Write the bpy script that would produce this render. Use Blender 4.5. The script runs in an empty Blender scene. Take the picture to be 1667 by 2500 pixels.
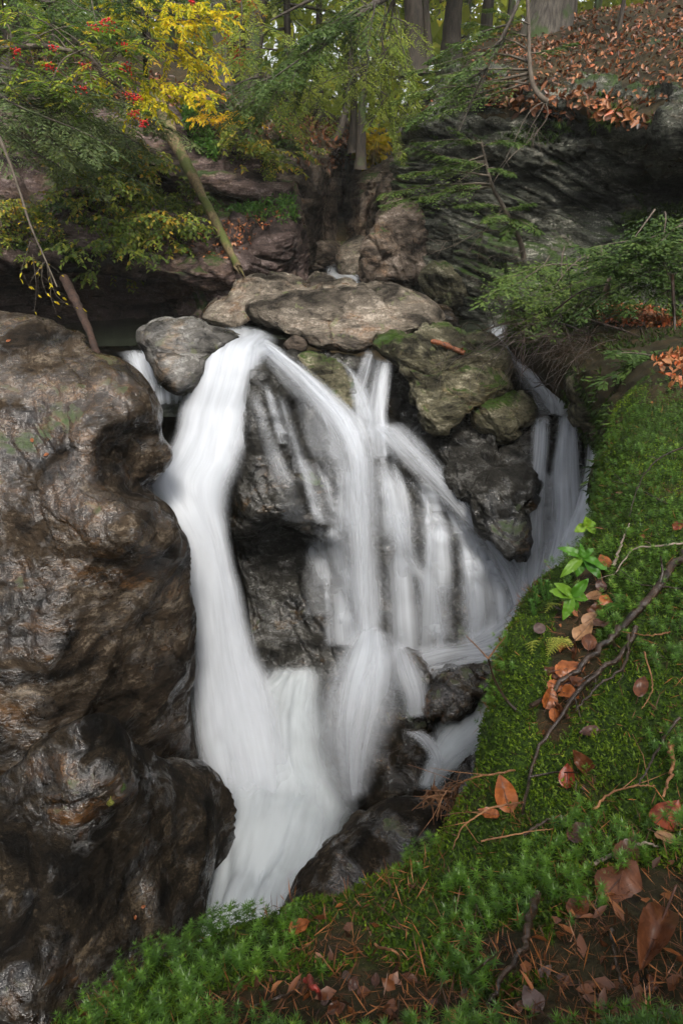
import bpy, math, random
import numpy as np
from mathutils import Vector

random.seed(7)
RNG = np.random.default_rng(7)
scene = bpy.context.scene
COL = scene.collection

# ---------------------------------------------------------------- camera
PITCH = math.radians(28.0)
IW, IH, FPX = 1667.0, 2500.0, 1659.0
cam_data = bpy.data.cameras.new("camera")
cam = bpy.data.objects.new("camera", cam_data)
COL.objects.link(cam)
cam.location = (0, 0, 0)
cam.rotation_euler = (math.pi / 2 - PITCH, 0, 0)
cam_data.sensor_fit = 'VERTICAL'
cam_data.sensor_height = 36.0
cam_data.lens = 36.0 * FPX / IH
cam_data.clip_start = 0.02
cam_data.clip_end = 500
scene.camera = cam

# ---------------------------------------------------------------- light
SUN_EL, SUN_AZ = math.radians(56), math.radians(172)
world = bpy.data.worlds.new("World")
scene.world = world
world.use_nodes = True
wn = world.node_tree
wn.nodes.clear()
w_sky = wn.nodes.new('ShaderNodeTexSky')
w_sky.sky_type = 'NISHITA'
w_sky.sun_disc = False
w_sky.sun_elevation = SUN_EL
w_sky.sun_rotation = SUN_AZ
w_sky.air_density = 1.2
w_sky.dust_density = 3.5
w_hs = wn.nodes.new('ShaderNodeHueSaturation')
w_hs.inputs['Saturation'].default_value = 0.22
w_bg = wn.nodes.new('ShaderNodeBackground')
w_bg.inputs['Strength'].default_value = 0.125
w_out = wn.nodes.new('ShaderNodeOutputWorld')
wn.links.new(w_sky.outputs[0], w_hs.inputs['Color'])
wn.links.new(w_hs.outputs[0], w_bg.inputs['Color'])
wn.links.new(w_bg.outputs[0], w_out.inputs['Surface'])

sun_d = bpy.data.lights.new("sun", 'SUN')
sun_d.energy = 1.5
sun_d.angle = math.radians(16)
sun_d.color = (1.0, 0.93, 0.82)
sun = bpy.data.objects.new("sun", sun_d)
COL.objects.link(sun)
sd = Vector((math.sin(SUN_AZ) * math.cos(SUN_EL), math.cos(SUN_AZ) * math.cos(SUN_EL), math.sin(SUN_EL)))
sun.rotation_euler = sd.to_track_quat('Z', 'Y').to_euler()
sun.location = sd * 30

vs = scene.view_settings
vs.view_transform = 'Standard'
vs.look = 'None'
vs.exposure = 1.1
vs.gamma = 1.0
vs.use_curve_mapping = False
scene.cycles.transparent_max_bounces = 24
scene.cycles.max_bounces = 5
scene.cycles.diffuse_bounces = 3
scene.cycles.glossy_bounces = 2
scene.cycles.use_adaptive_sampling = True
scene.cycles.adaptive_threshold = 0.05
scene.cycles.use_denoising = True

# ---------------------------------------------------------------- pixel helpers
CP, SP = math.cos(PITCH), math.sin(PITCH)


def Wp(px, py, Y):
    """the place that the photograph shows at (px, py), Y metres in front of the tripod"""
    a = (px - IW / 2) / FPX
    b = (IH / 2 - py) / FPX
    dx, dy, dz = a, CP + b * SP, -SP + b * CP
    t = Y / dy
    return np.array([dx * t, Y, dz * t])


def Wd(px, py, dist):
    a = (px - IW / 2) / FPX
    b = (IH / 2 - py) / FPX
    d = np.array([a, CP + b * SP, -SP + b * CP])
    return d / np.linalg.norm(d) * dist


def project(P):
    P = np.asarray(P)
    z = P[..., 1] * CP - P[..., 2] * SP
    return P[..., 0] / z * FPX + IW / 2, IH / 2 - (P[..., 1] * SP + P[..., 2] * CP) / z * FPX, z


def inside(px, py, poly):
    r = np.zeros(np.shape(px), bool)
    n = len(poly)
    for i in range(n):
        (x0, y0), (x1, y1) = poly[i], poly[(i + 1) % n]
        c = ((y0 > py) != (y1 > py)) & (px < (x1 - x0) * (py - y0) / (y1 - y0 + 1e-9) + x0)
        r ^= c
    return r


def on_surf(key, px, py):
    """point and normal of a built surface seen at a place of the photograph"""
    G, N = SURF[key]
    x, y, z = project(G)
    d = (x - px) ** 2 + (y - py) ** 2
    d = np.where(z > 0, d, 1e12)
    near = d < max(d.min() * 1.5, 90.0)
    k = np.argmin(np.where(near, z, 1e9))
    i = np.unravel_index(k, x.shape)
    return G[i], N[i]


def scatter(key, n, poly, rng, up=-1.0, jitter=0.5):
    """random points of a built surface that lie inside an outline, weighted by area"""
    G, N = SURF[key]
    x, y, z = project(G)
    a = np.linalg.norm(np.cross(np.gradient(G, axis=0), np.gradient(G, axis=1)), axis=-1)
    w = a * (z > 0) * inside(x, y, poly) * (N[..., 2] > up)
    w = w[:-1, :-1].ravel()
    if w.sum() == 0:
        return np.zeros((0, 3)), np.zeros((0, 3))
    idx = rng.choice(len(w), n, p=w / w.sum())
    i, j = np.unravel_index(idx, (G.shape[0] - 1, G.shape[1] - 1))
    fu, fv = rng.random((n, 1)), rng.random((n, 1))
    p = (G[i, j] * (1 - fu) + G[i + 1, j] * fu) * (1 - fv) + (G[i, j + 1] * (1 - fu) + G[i + 1, j + 1] * fu) * fv
    return p, N[i, j]


# ---------------------------------------------------------------- noise
def _hash(ix, iy, iz, seed):
    h = (ix.astype(np.uint32) * np.uint32(374761393) + iy.astype(np.uint32) * np.uint32(668265263)
         + iz.astype(np.uint32) * np.uint32(2147483647) + np.uint32(seed * 974711 + 12345))
    h = (h ^ (h >> np.uint32(13))) * np.uint32(1274126177)
    h = h ^ (h >> np.uint32(16))
    h = h * np.uint32(2246822519)
    h = h ^ (h >> np.uint32(15))
    return (h & np.uint32(0xFFFFFF)).astype(np.float64) / float(0xFFFFFF)


def vnoise(p, seed=0):
    """value noise, -1..1"""
    with np.errstate(over='ignore'):
        i = np.floor(p).astype(np.int64)
        f = p - i
        u = f * f * f * (f * (f * 6 - 15) + 10)
        r = 0
        for dx in (0, 1):
            wx = u[..., 0] if dx else 1 - u[..., 0]
            for dy in (0, 1):
                wy = u[..., 1] if dy else 1 - u[..., 1]
                for dz in (0, 1):
                    wz = u[..., 2] if dz else 1 - u[..., 2]
                    r = r + wx * wy * wz * _hash(i[..., 0] + dx, i[..., 1] + dy, i[..., 2] + dz, seed)
    return r * 2 - 1


def fbm(p, octs=4, seed=0, gain=0.5):
    a, s, r, n = 1.0, 1.0, 0.0, 0.0
    for o in range(octs):
        r = r + a * vnoise(p * s + 17.3 * o, seed + o)
        n += a
        a *= gain
        s *= 2.03
    return r / n


def unit(v):
    v = np.asarray(v, float)
    return v / (np.linalg.norm(v, axis=-1, keepdims=True) + 1e-12)


def layers(p, nrm, thick, seed=0, warp=0.5):
    """stepped slabs of foliated rock: height 0..1 by layer, with a notch between layers"""
    n = unit(nrm)
    s = (p @ n) / thick + warp * fbm(p * 0.9, 3, seed + 50)
    k = np.floor(s)
    f = s - k
    z = np.zeros_like(k)
    q = np.stack([k, np.floor(fbm(p * 0.55, 2, seed + 70) * 4), z], -1)
    with np.errstate(over='ignore'):
        h0 = _hash(q[..., 0].astype(np.int64), q[..., 1].astype(np.int64), z.astype(np.int64), seed)
    edge = np.minimum(f, 1 - f)
    notch = np.clip(1 - edge / 0.14, 0, 1) ** 2
    return h0 * np.clip(edge / 0.12, 0, 1) ** 0.5 - 0.6 * notch


# ---------------------------------------------------------------- mesh helpers
class MB:
    """collects vertices and faces of one mesh"""
    def __init__(self):
        self.v, self.t, self.q, self.r, self.uv = [], [], [], [], []
        self.n = 0

    def add(self, v, tris=None, quads=None, rnd=None):
        v = np.asarray(v, float).reshape(-1, 3)
        if tris is not None and len(tris):
            self.t.append(np.asarray(tris, np.int64) + self.n)
        if quads is not None and len(quads):
            self.q.append(np.asarray(quads, np.int64) + self.n)
        self.v.append(v)
        if rnd is None:
            rnd = 0.5
        self.r.append(np.broadcast_to(np.asarray(rnd, float), (len(v),)))
        self.n += len(v)

    def arrays(self):
        v = np.concatenate(self.v) if self.v else np.zeros((0, 3))
        t = np.concatenate(self.t) if self.t else np.zeros((0, 3), np.int64)
        q = np.concatenate(self.q) if self.q else np.zeros((0, 4), np.int64)
        r = np.concatenate(self.r) if self.r else np.zeros(0)
        return v, t, q, r


def mesh_from(name, v, t, q, attrs=None, smooth=True):
    me = bpy.data.meshes.new(name)
    nt, nq = len(t), len(q)
    me.vertices.add(len(v))
    me.vertices.foreach_set('co', np.ascontiguousarray(v, np.float32).ravel())
    me.loops.add(nt * 3 + nq * 4)
    me.loops.foreach_set('vertex_index', np.concatenate([np.asarray(t).ravel(), np.asarray(q).ravel()]).astype(np.int32))
    me.polygons.add(nt + nq)
    st = np.concatenate([np.arange(nt) * 3, nt * 3 + np.arange(nq) * 4]).astype(np.int32)
    me.polygons.foreach_set('loop_start', st)
    if smooth:
        me.polygons.foreach_set('use_smooth', np.ones(nt + nq, bool))
    for k, a in (attrs or {}).items():
        at = me.attributes.new(k, 'FLOAT', 'POINT')
        at.data.foreach_set('value', np.ascontiguousarray(a, np.float32))
    me.update(calc_edges=True)
    me.validate()
    return me


def link(name, me, mat, parent=None, origin=None):
    """link a world-space mesh as one object whose origin sits at the thing's base"""
    o = bpy.data.objects.new(name, me)
    COL.objects.link(o)
    if mat is not None:
        me.materials.append(mat)
    if origin is None and parent is None and len(me.vertices):
        co = np.empty(len(me.vertices) * 3, np.float32)
        me.vertices.foreach_get('co', co)
        co = co.reshape(-1, 3)
        origin = (co[:, 0].mean(), co[:, 1].mean(), co[:, 2].min())
    if parent is not None:
        origin = parent.location if parent.parent is None else parent.parent.location
        o.parent = parent
    if origin is not None:
        me.transform(__import__('mathutils').Matrix.Translation(-Vector(origin)))
        if parent is None:
            o.location = origin
    return o


def empty(name, loc):
    o = bpy.data.objects.new(name, None)
    COL.objects.link(o)
    o.location = tuple(loc)
    o.empty_display_size = 0.1
    return o


def tag(o, label=None, cat=None, group=None, kind=None):
    if label:
        o['label'] = label
    if cat:
        o['category'] = cat
    if group:
        o['group'] = group
    if kind:
        o['kind'] = kind
    return o


def build(name, mb, mat, parent=None, smooth=True, origin=None):
    v, t, q, r = mb.arrays()
    me = mesh_from(name, v, t, q, {'rnd': r}, smooth)
    return link(name, me, mat, parent, origin)


def cr(P, n, axis=0):
    """Catmull-Rom resample along an axis"""
    P = np.moveaxis(np.asarray(P, float), axis, 0)
    m = len(P)
    E = np.concatenate([[2 * P[0] - P[1]], P, [2 * P[-1] - P[-2]]])
    x = np.linspace(0, m - 1, n)
    i = np.minimum(x.astype(int), m - 2)
    f = (x - i).reshape((-1,) + (1,) * (P.ndim - 1))
    a, b, c, d = E[i], E[i + 1], E[i + 2], E[i + 3]
    out = 0.5 * (2 * b + (c - a) * f + (2 * a - 5 * b + 4 * c - d) * f ** 2 + (3 * b - a - 3 * c + d) * f ** 3)
    return np.moveaxis(out, 0, axis)


def grid_quads(nu, nv, wrap_v=False):
    a = np.arange(nu * nv).reshape(nu, nv)
    if wrap_v:
        b = np.concatenate([a, a[:, :1]], 1)
    else:
        b = a
    return np.stack([b[:-1, :-1], b[1:, :-1], b[1:, 1:], b[:-1, 1:]], -1).reshape(-1, 4)


def grid_normals(G):
    du = np.gradient(G, axis=0)
    dv = np.gradient(G, axis=1)
    n = unit(np.cross(du, dv))
    # towards the viewer's side of the gorge
    if np.mean(np.sum(n * -unit(G), -1)) < 0:
        n = -n
    return n


def loft_points(rows, nu, nv):
    P = np.array([[Wp(*c) for c in r] for r in rows])
    return cr(cr(P, nu, 0), nv, 1)


def worley(p, seed=0):
    """nearest two cell distances, a random value and the offset vector of the nearest cell"""
    sh = p.shape[:-1]
    p = p.reshape(-1, 3)
    i = np.floor(p).astype(np.int64)
    f1 = np.full(len(p), 9.0)
    f2 = np.full(len(p), 9.0)
    rid = np.zeros(len(p))
    vec = np.zeros_like(p)
    with np.errstate(over='ignore'):
        for dx in (-1, 0, 1):
            for dy in (-1, 0, 1):
                for dz in (-1, 0, 1):
                    c = i + np.array([dx, dy, dz])
                    o = np.stack([_hash(c[:, 0], c[:, 1], c[:, 2], seed + k) for k in (1, 2, 3)], -1)
                    v = c + o - p
                    d = np.sqrt((v * v).sum(-1))
                    near = d < f1
                    f2 = np.where(near, f1, np.minimum(f2, d))
                    f1 = np.where(near, d, f1)
                    rid = np.where(near, o[:, 0] * 0.5 + o[:, 1] * 0.5, rid)
                    vec = np.where(near[:, None], v, vec)
    return f1.reshape(sh), f2.reshape(sh), rid.reshape(sh), vec.reshape(sh + (3,)), None


def facets(p, fol, size, aniso, seed, k=0.5, crack=0.25):
    """broken planar faces: each cell has its own offset and its own tilt"""
    n = unit(fol)
    q = p + 0.10 * size * np.stack([fbm(p * 2.2 / size, 3, seed + 5), fbm(p * 2.2 / size + 7, 3, seed + 6), fbm(p * 2.2 / size + 3, 3, seed + 7)], -1)
    q = q / size
    q = q + ((q.reshape(-1, 3) @ n)[:, None] * n).reshape(q.shape) * (aniso - 1)
    f1, f2, rid, vec, _ = worley(q, seed)
    ang = rid * 40.0
    tilt = vec[..., 0] * np.cos(ang) + vec[..., 1] * np.sin(ang) + vec[..., 2] * np.cos(ang * 1.7)
    return (rid - 0.5) * 1.2 + k * tilt - crack * np.exp(-(f2 - f1) / 0.05)


def rock_disp(p, amp=0.08, freq=1.4, fol=(0.3, 0.2, 0.9), thick=0.16, lay=0.05, seed=1, fine=0.012, cell=0.0, csize=0.6, aniso=2.0, warp=0.08, lwarp=0.3, crack=0.25, flute=None):
    d = amp * fbm(p * freq, 4, seed)
    if flute:
        fd, fa, ff = flute
        fd = unit(fd)
        qf = p - 0.86 * (p.reshape(-1, 3) @ fd).reshape(p.shape[:-1])[..., None] * fd
        rdg = 1 - 2 * np.abs(fbm(qf * ff, 3, seed + 80))
        d = d + fa * rdg * smooth(-0.3, 0.4, fbm(p * 0.9, 2, seed + 81))
    w = p + warp * np.stack([fbm(p * 1.1, 2, seed + 9), fbm(p * 1.1 + 5, 2, seed + 11), fbm(p * 1.1 + 9, 2, seed + 13)], -1)
    if cell:
        d = d + cell * facets(p, fol, csize, aniso, seed + 30, crack=crack) + 0.35 * cell * facets(p, fol, csize * 0.37, aniso, seed + 40, crack=crack)
    if lay:
        m = smooth(-0.25, 0.3, fbm(p * 0.8, 2, seed + 60)) * 0.8 + 0.2
        d = d + m * lay * (layers(w, fol, thick, seed, lwarp) + 0.45 * layers(w, fol, thick * 0.31, seed + 3, lwarp))
    if fine:
        n = unit(fol)
        ps = p * 9 + np.outer((p.reshape(-1, 3) @ n), n).reshape(p.shape) * 14
        d = d + fine * fbm(ps, 4, seed + 21, 0.6)
    return d


def smooth(a, b, x):
    t = np.clip((x - a) / (b - a), 0, 1)
    return t * t * (3 - 2 * t)


SURF = {}


def loft_rock(name, rows, nu, nv, mat, key=None, **kw):
    G = loft_points(rows, nu, nv)
    N = grid_normals(G)
    G = G + N * rock_disp(G, **kw)[..., None]
    if key:
        SURF[key] = (G, grid_normals(G))
    me = mesh_from(name, G.reshape(-1, 3), np.zeros((0, 3), np.int64), grid_quads(nu, nv))
    return link(name, me, mat)


def blob_rock(name, outline, Y, depth, mat, tilt=0.0, pw=0.7, n=(90, 120), lean=0.0, flat=0.0, key=None, **kw):
    """a closed boulder: silhouette in the photograph, its own distance Y, half thickness `depth`;
    tilt leans its top away from the viewer, so that its upper face can be seen"""
    P = np.array(outline, float)
    c2 = P.mean(0)
    C = Wp(c2[0], c2[1], Y)
    f = unit(C)
    r = unit(np.cross(f, [0, 0, 1.0]))
    u = np.cross(r, f)
    dist = np.linalg.norm(C)
    # outline in metres on the plane through C
    Q = []
    for (x, y) in P:
        d = Wp(x, y, 1.0)
        d = d * (C @ f) / (d @ f)
        Q.append([(d - C) @ r, (d - C) @ u])
    Q = np.array(Q)
    ang = np.arctan2(Q[:, 1], Q[:, 0])
    o = np.argsort(ang)
    ang, rad = ang[o], np.linalg.norm(Q, axis=1)[o]
    nu, nv = n
    ph = np.linspace(-math.pi, math.pi, nv, endpoint=False)
    A = np.concatenate([ang - 2 * math.pi, ang, ang + 2 * math.pi])
    R = np.interp(ph, A, np.tile(rad, 3))
    k = np.exp(-0.5 * (np.arange(-6, 7) / 1.4) ** 2)
    R = np.convolve(np.concatenate([R[-6:], R, R[:6]]), k / k.sum(), 'valid')
    th = np.linspace(0.001, math.pi - 0.001, nu)
    s, c = np.sin(th), np.cos(th)
    s = np.sign(s) * np.abs(s) ** pw
    c = np.sign(c) * np.abs(c) ** (pw if flat == 0 else flat)
    x = s[:, None] * (R * np.cos(ph))[None]
    y = s[:, None] * (R * np.sin(ph))[None]
    d = -depth * c[:, None] * np.ones(nv)[None] + tilt * y + lean * x
    G = C + x[..., None] * r + y[..., None] * u + d[..., None] * f
    N = unit(np.cross(np.gradient(G, axis=0), np.roll(G, -1, 1) - np.roll(G, 1, 1)))
    if np.mean(np.sum(N * (G - C), -1)) < 0:
        N = -N
    N[0], N[-1] = -f, f
    dd = rock_disp(G, **kw)
    G = G + N * dd[..., None]
    G[0] = G[0].mean(0)
    G[-1] = G[-1].mean(0)
    if key:
        SURF[key] = (G, N)
    me = mesh_from(name, G.reshape(-1, 3), np.zeros((0, 3), np.int64), grid_quads(nu, nv, True))
    return link(name, me, mat)


def tube(mb, pts, radii, sides=7, rnd=0.5, cap=True):
    P = np.asarray(pts, float)
    R = np.broadcast_to(np.asarray(radii, float), (len(P),))
    T = unit(np.gradient(P, axis=0))
    ref = np.array([0, 0, 1.0]) if abs(T[0][2]) < 0.8 else np.array([1.0, 0, 0])
    a = unit(np.cross(T, ref))
    b = np.cross(T, a)
    ph = np.linspace(0, 2 * math.pi, sides, endpoint=False)
    V = P[:, None] + R[:, None, None] * (np.cos(ph)[None, :, None] * a[:, None] + np.sin(ph)[None, :, None] * b[:, None])
    q = grid_quads(len(P), sides, True)
    v = V.reshape(-1, 3)
    tris = []
    if cap:
        v = np.concatenate([v, P[:1], P[-1:]])
        n0 = len(P) * sides
        for j in range(sides):
            tris.append((n0, (j + 1) % sides, j))
            tris.append((n0 + 1, n0 - sides + j, n0 - sides + (j + 1) % sides))
    mb.add(v, tris, q, rnd)


def curve_pts(ctrl, n):
    return cr(np.asarray(ctrl, float), n, 0)


def add_leaves(mb, pos, d, nrm, L, Wd_, rnd, fold=0.18, shape='leaf', curl=0.0):
    """one folded leaf per row: two halves hinged on the midrib"""
    pos, d, nrm = np.asarray(pos, float), unit(d), np.asarray(nrm, float)
    nrm = unit(nrm - np.sum(nrm * d, -1, keepdims=True) * d)
    s = np.cross(d, nrm)
    L, Wd_ = np.broadcast_to(L, (len(pos),))[:, None], np.broadcast_to(Wd_, (len(pos),))[:, None]
    N = len(pos)
    if shape == 'tri':
        V = np.stack([pos - s * Wd_ * 0.5, pos + s * Wd_ * 0.5, pos + d * L], 1)
        T = np.array([[0, 1, 2]])
        nv = 3
    elif shape == 'strip':
        V = np.stack([pos, pos + d * L * 0.45 + s * Wd_ * 0.5, pos + d * L - nrm * L * curl, pos + d * L * 0.45 - s * Wd_ * 0.5], 1)
        T = np.array([[0, 1, 2], [0, 2, 3]])
        nv = 4
    else:
        up = nrm * Wd_ * fold
        V = np.stack([pos, pos + d * L * 0.35 + s * Wd_ * 0.5 + up, pos + d * L * 0.72 + s * Wd_ * 0.33 + up - nrm * L * curl * .5,
                      pos + d * L - nrm * L * curl, pos + d * L * 0.72 - s * Wd_ * 0.33 + up - nrm * L * curl * .5,
                      pos + d * L * 0.35 - s * Wd_ * 0.5 + up], 1)
        T = np.array([[0, 1, 2], [0, 2, 3], [0, 3, 4], [0, 4, 5]])
        nv = 6
    t = (T[None] + (np.arange(N) * nv)[:, None, None]).reshape(-1, 3)
    mb.add(V.reshape(-1, 3), t, None, np.repeat(np.broadcast_to(rnd, (N,)), nv))


# ---------------------------------------------------------------- materials
def new_mat(name):
    m = bpy.data.materials.new(name)
    m.use_nodes = True
    nt = m.node_tree
    nt.nodes.clear()
    return m, nt, nt.nodes, nt.links


def ramp(nodes, stops, interp='LINEAR'):
    r = nodes.new('ShaderNodeValToRGB')
    r.color_ramp.interpolation = interp
    e = r.color_ramp.elements
    while len(e) > 1:
        e.remove(e[0])
    e[0].position, e[0].color = stops[0][0], tuple(stops[0][1]) + (1,)
    for p, c in stops[1:]:
        x = e.new(p)
        x.color = tuple(c) + (1,)
    return r


def g(v):
    return (v, v, v)


def noise_node(nodes, links, vec, scale, detail=5, rough=0.55, dist=0.0):
    n = nodes.new('ShaderNodeTexNoise')
    n.inputs['Scale'].default_value = scale
    n.inputs['Detail'].default_value = detail
    n.inputs['Roughness'].default_value = rough
    n.inputs['Distortion'].default_value = dist
    links.new(vec, n.inputs['Vector'])
    return n


def mixc(nodes, links, fac, a, b, mode='MIX'):
    m = nodes.new('ShaderNodeMix')
    m.data_type = 'RGBA'
    m.blend_type = mode
    for sock, val in ((m.inputs['Factor'], fac), (m.inputs['A'], a), (m.inputs['B'], b)):
        pass
    ins = [s for s in m.inputs if s.enabled]
    fs = m.inputs[0]
    As, Bs = m.inputs[6], m.inputs[7]
    for s, val in ((fs, fac), (As, a), (Bs, b)):
        if hasattr(val, 'is_output') or isinstance(val, bpy.types.NodeSocket):
            links.new(val, s)
        elif isinstance(val, (int, float)):
            s.default_value = val
        else:
            s.default_value = tuple(val) + (1,)
    return m.outputs[2]


def mathn(nodes, links, op, a, b=None, clamp=False):
    m = nodes.new('ShaderNodeMath')
    m.operation = op
    m.use_clamp = clamp
    for s, val in ((m.inputs[0], a), (m.inputs[1], b)):
        if val is None:
            continue
        if isinstance(val, bpy.types.NodeSocket):
            links.new(val, s)
        else:
            s.default_value = val
    return m.outputs[0]


def rock_mat(name, dark, mid, light, ochre, fol=(0.3, 0.2, 0.9), moss=0.0, wet=0.6, ochre_amt=0.5, aniso=3.0,
             rough_dry=0.65, rough_wet=0.14, scale=1.0, bump=0.6, moss_col=((0.010, 0.024, 0.003), (0.045, 0.085, 0.010)), vein=0.35, spec=0.6,
             lichen=0.0, wet_dark=0.5):
    m, nt, N, L = new_mat(name)
    out = N.new('ShaderNodeOutputMaterial')
    b = N.new('ShaderNodeBsdfPrincipled')
    L.new(b.outputs[0], out.inputs[0])
    geo = N.new('ShaderNodeNewGeometry')
    P = geo.outputs['Position']
    q = Vector(fol).normalized().rotation_difference(Vector((0, 0, 1)))

    def folmap(a, c):
        mp = N.new('ShaderNodeMapping')
        mp.inputs['Rotation'].default_value = q.to_euler()
        mp.inputs['Scale'].default_value = (a * scale, a * scale, c * scale)
        L.new(P, mp.inputs[0])
        return mp.outputs[0]
    nb = noise_node(N, L, folmap(1.3, 1.3 * aniso), 1.0, 5, 0.66, 0.9)
    nf = noise_node(N, L, folmap(7, 7 * aniso), 1.0, 5, 0.68, 0.6)
    nl = noise_node(N, L, P, 0.8 * scale, 3, 0.6, 0.5)
    nm = noise_node(N, L, folmap(2.6, 2.6 * (1 + aniso) / 2), 1.0, 5, 0.68, 0.7)
    ng = noise_node(N, L, P, 34 * scale, 3, 0.75, 0.2)
    nc = noise_node(N, L, folmap(3.0, 3.0 * aniso), 1.7, 3, 0.6, 1.5)
    mixv = mathn(N, L, 'ADD', mathn(N, L, 'MULTIPLY', nb.outputs[0], 0.40), mathn(N, L, 'MULTIPLY', nf.outputs[0], 0.35))
    mixv = mathn(N, L, 'ADD', mixv, mathn(N, L, 'MULTIPLY', ng.outputs[0], 0.25))
    r1 = ramp(N, [(0.405, dark), (0.475, mid), (0.53, mid), (0.60, light)])
    L.new(mixv, r1.inputs[0])
    col = r1.outputs[0]
    ro = ramp(N, [(0.60 - 0.16 * ochre_amt, g(0)), (0.70 - 0.16 * ochre_amt, g(1))])
    osrc = mathn(N, L, 'ADD', mathn(N, L, 'MULTIPLY', nl.outputs[0], 0.45), mathn(N, L, 'MULTIPLY', nm.outputs[0], 0.55))
    L.new(osrc, ro.inputs[0])
    och = mixc(N, L, 1.0, ochre, ramp_out(N, L, nf.outputs[0], [(0.32, g(0.25)), (0.5, g(0.9)), (0.68, g(1.7))]), 'MULTIPLY')
    col = mixc(N, L, mathn(N, L, 'MULTIPLY', ro.outputs[0], 0.8), col, och)
    # thin dark seams along the layers, pale quartz veins and speckle
    seam = ramp_out(N, L, nc.outputs[0], [(0.46, g(1)), (0.488, g(0.15)), (0.51, g(1))])
    col = mixc(N, L, 0.75, col, seam, 'MULTIPLY')
    rv = ramp_out(N, L, ng.outputs[0], [(0.58, g(0)), (0.66, g(1))])
    rvm = ramp_out(N, L, nm.outputs[0], [(0.50, g(0)), (0.58, g(1))])
    col = mixc(N, L, mathn(N, L, 'MULTIPLY', mathn(N, L, 'MULTIPLY', rv, rvm), vein), col, light)
    # dark stains
    col = mixc(N, L, 1.0, col, ramp_out(N, L, nb.outputs[0], [(0.40, g(0.28)), (0.53, g(1))]), 'MULTIPLY')
    col = mixc(N, L, 0.8, col, ramp_out(N, L, nl.outputs[0], [(0.36, g(0.45)), (0.5, g(1)), (0.64, g(1.35))]), 'MULTIPLY')
    if lichen:
        nlc = noise_node(N, L, P, 5.5 * scale, 6, 0.6, 0.3)
        col = mixc(N, L, mathn(N, L, 'MULTIPLY', ramp_out(N, L, nlc.outputs[0], [(0.62, g(0)), (0.66, g(1))]), lichen), col, (0.16, 0.18, 0.08))
    # wetness
    wsrc = mathn(N, L, 'ADD', mathn(N, L, 'MULTIPLY', nl.outputs[0], 0.5), mathn(N, L, 'MULTIPLY', nm.outputs[0], 0.5))
    wetm = ramp_out(N, L, wsrc, [(0.62 - 0.24 * wet, g(0)), (0.68 - 0.24 * wet, g(1))])
    mr = N.new('ShaderNodeMapRange')
    mr.inputs['To Min'].default_value = rough_dry
    mr.inputs['To Max'].default_value = rough_wet
    L.new(wetm, mr.inputs[0])
    rough = mr.outputs[0]
    col = mixc(N, L, mathn(N, L, 'MULTIPLY', wetm, wet_dark), col, mixc(N, L, 1.0, col, g(0.4), 'MULTIPLY'))
    # relief
    hb = mathn(N, L, 'ADD', mathn(N, L, 'MULTIPLY', nf.outputs[0], 0.8), mathn(N, L, 'MULTIPLY', ng.outputs[0], 0.5))
    hb = mathn(N, L, 'ADD', hb, mathn(N, L, 'MULTIPLY', nm.outputs[0], 1.3))
    hb = mathn(N, L, 'ADD', hb, mathn(N, L, 'MULTIPLY', seam, 0.12))
    bp = N.new('ShaderNodeBump')
    bp.inputs['Strength'].default_value = bump
    bp.inputs['Distance'].default_value = 0.045 / scale
    L.new(hb, bp.inputs['Height'])
    L.new(bp.outputs[0], b.inputs['Normal'])
    if moss > 0:
        sx = N.new('ShaderNodeSeparateXYZ')
        L.new(geo.outputs['Normal'], sx.inputs[0])
        s = mathn(N, L, 'ADD', mathn(N, L, 'MULTIPLY', sx.outputs[2], 0.16), mathn(N, L, 'MULTIPLY', nl.outputs[0], 0.55))
        s = mathn(N, L, 'ADD', s, mathn(N, L, 'MULTIPLY', nm.outputs[0], 0.3))
        rm = ramp_out(N, L, s, [(0.64 - 0.20 * moss, g(0)), (0.69 - 0.20 * moss, g(1))])
        rc = ramp_out(N, L, ng.outputs[0], [(0.3, moss_col[0]), (0.7, moss_col[1])])
        col = mixc(N, L, mathn(N, L, 'MULTIPLY', rm, 0.92), col, rc)
        mr2 = N.new('ShaderNodeMix')
        mr2.data_type = 'FLOAT'
        L.new(rm, mr2.inputs[0])
        L.new(rough, mr2.inputs[2])
        mr2.inputs[3].default_value = 0.85
        rough = mr2.outputs[0]
    L.new(col, b.inputs['Base Color'])
    L.new(rough, b.inputs['Roughness'])
    ms = N.new('ShaderNodeMapRange')
    ms.inputs['To Min'].default_value = 0.12
    ms.inputs['To Max'].default_value = spec
    L.new(wetm, ms.inputs[0])
    L.new(ms.outputs[0], b.inputs['Specular IOR Level'])
    return m


def ramp_out(nodes, links, src, stops):
    r = ramp(nodes, stops)
    links.new(src, r.inputs[0])
    return r.outputs[0]


def leaf_mat(name, stops, trans=0.35, rough=0.5, spec=0.3, back=1.15):
    m, nt, N, L = new_mat(name)
    out = N.new('ShaderNodeOutputMaterial')
    b = N.new('ShaderNodeBsdfPrincipled')
    t = N.new('ShaderNodeBsdfTranslucent')
    mx = N.new('ShaderNodeMixShader')
    mx.inputs[0].default_value = trans
    a = N.new('ShaderNodeAttribute')
    a.attribute_name = 'rnd'
    r = ramp(N, stops)
    L.new(a.outputs['Fac'], r.inputs[0])
    L.new(r.outputs[0], b.inputs['Base Color'])
    tc = mixc(N, L, 1.0, r.outputs[0], (back, back, back * 0.8), 'MULTIPLY')
    L.new(tc, t.inputs['Color'])
    b.inputs['Roughness'].default_value = rough
    b.inputs['Specular IOR Level'].default_value = spec
    L.new(b.outputs[0], mx.inputs[1])
    L.new(t.outputs[0], mx.inputs[2])
    L.new(mx.outputs[0], out.inputs[0])
    return m


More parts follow.
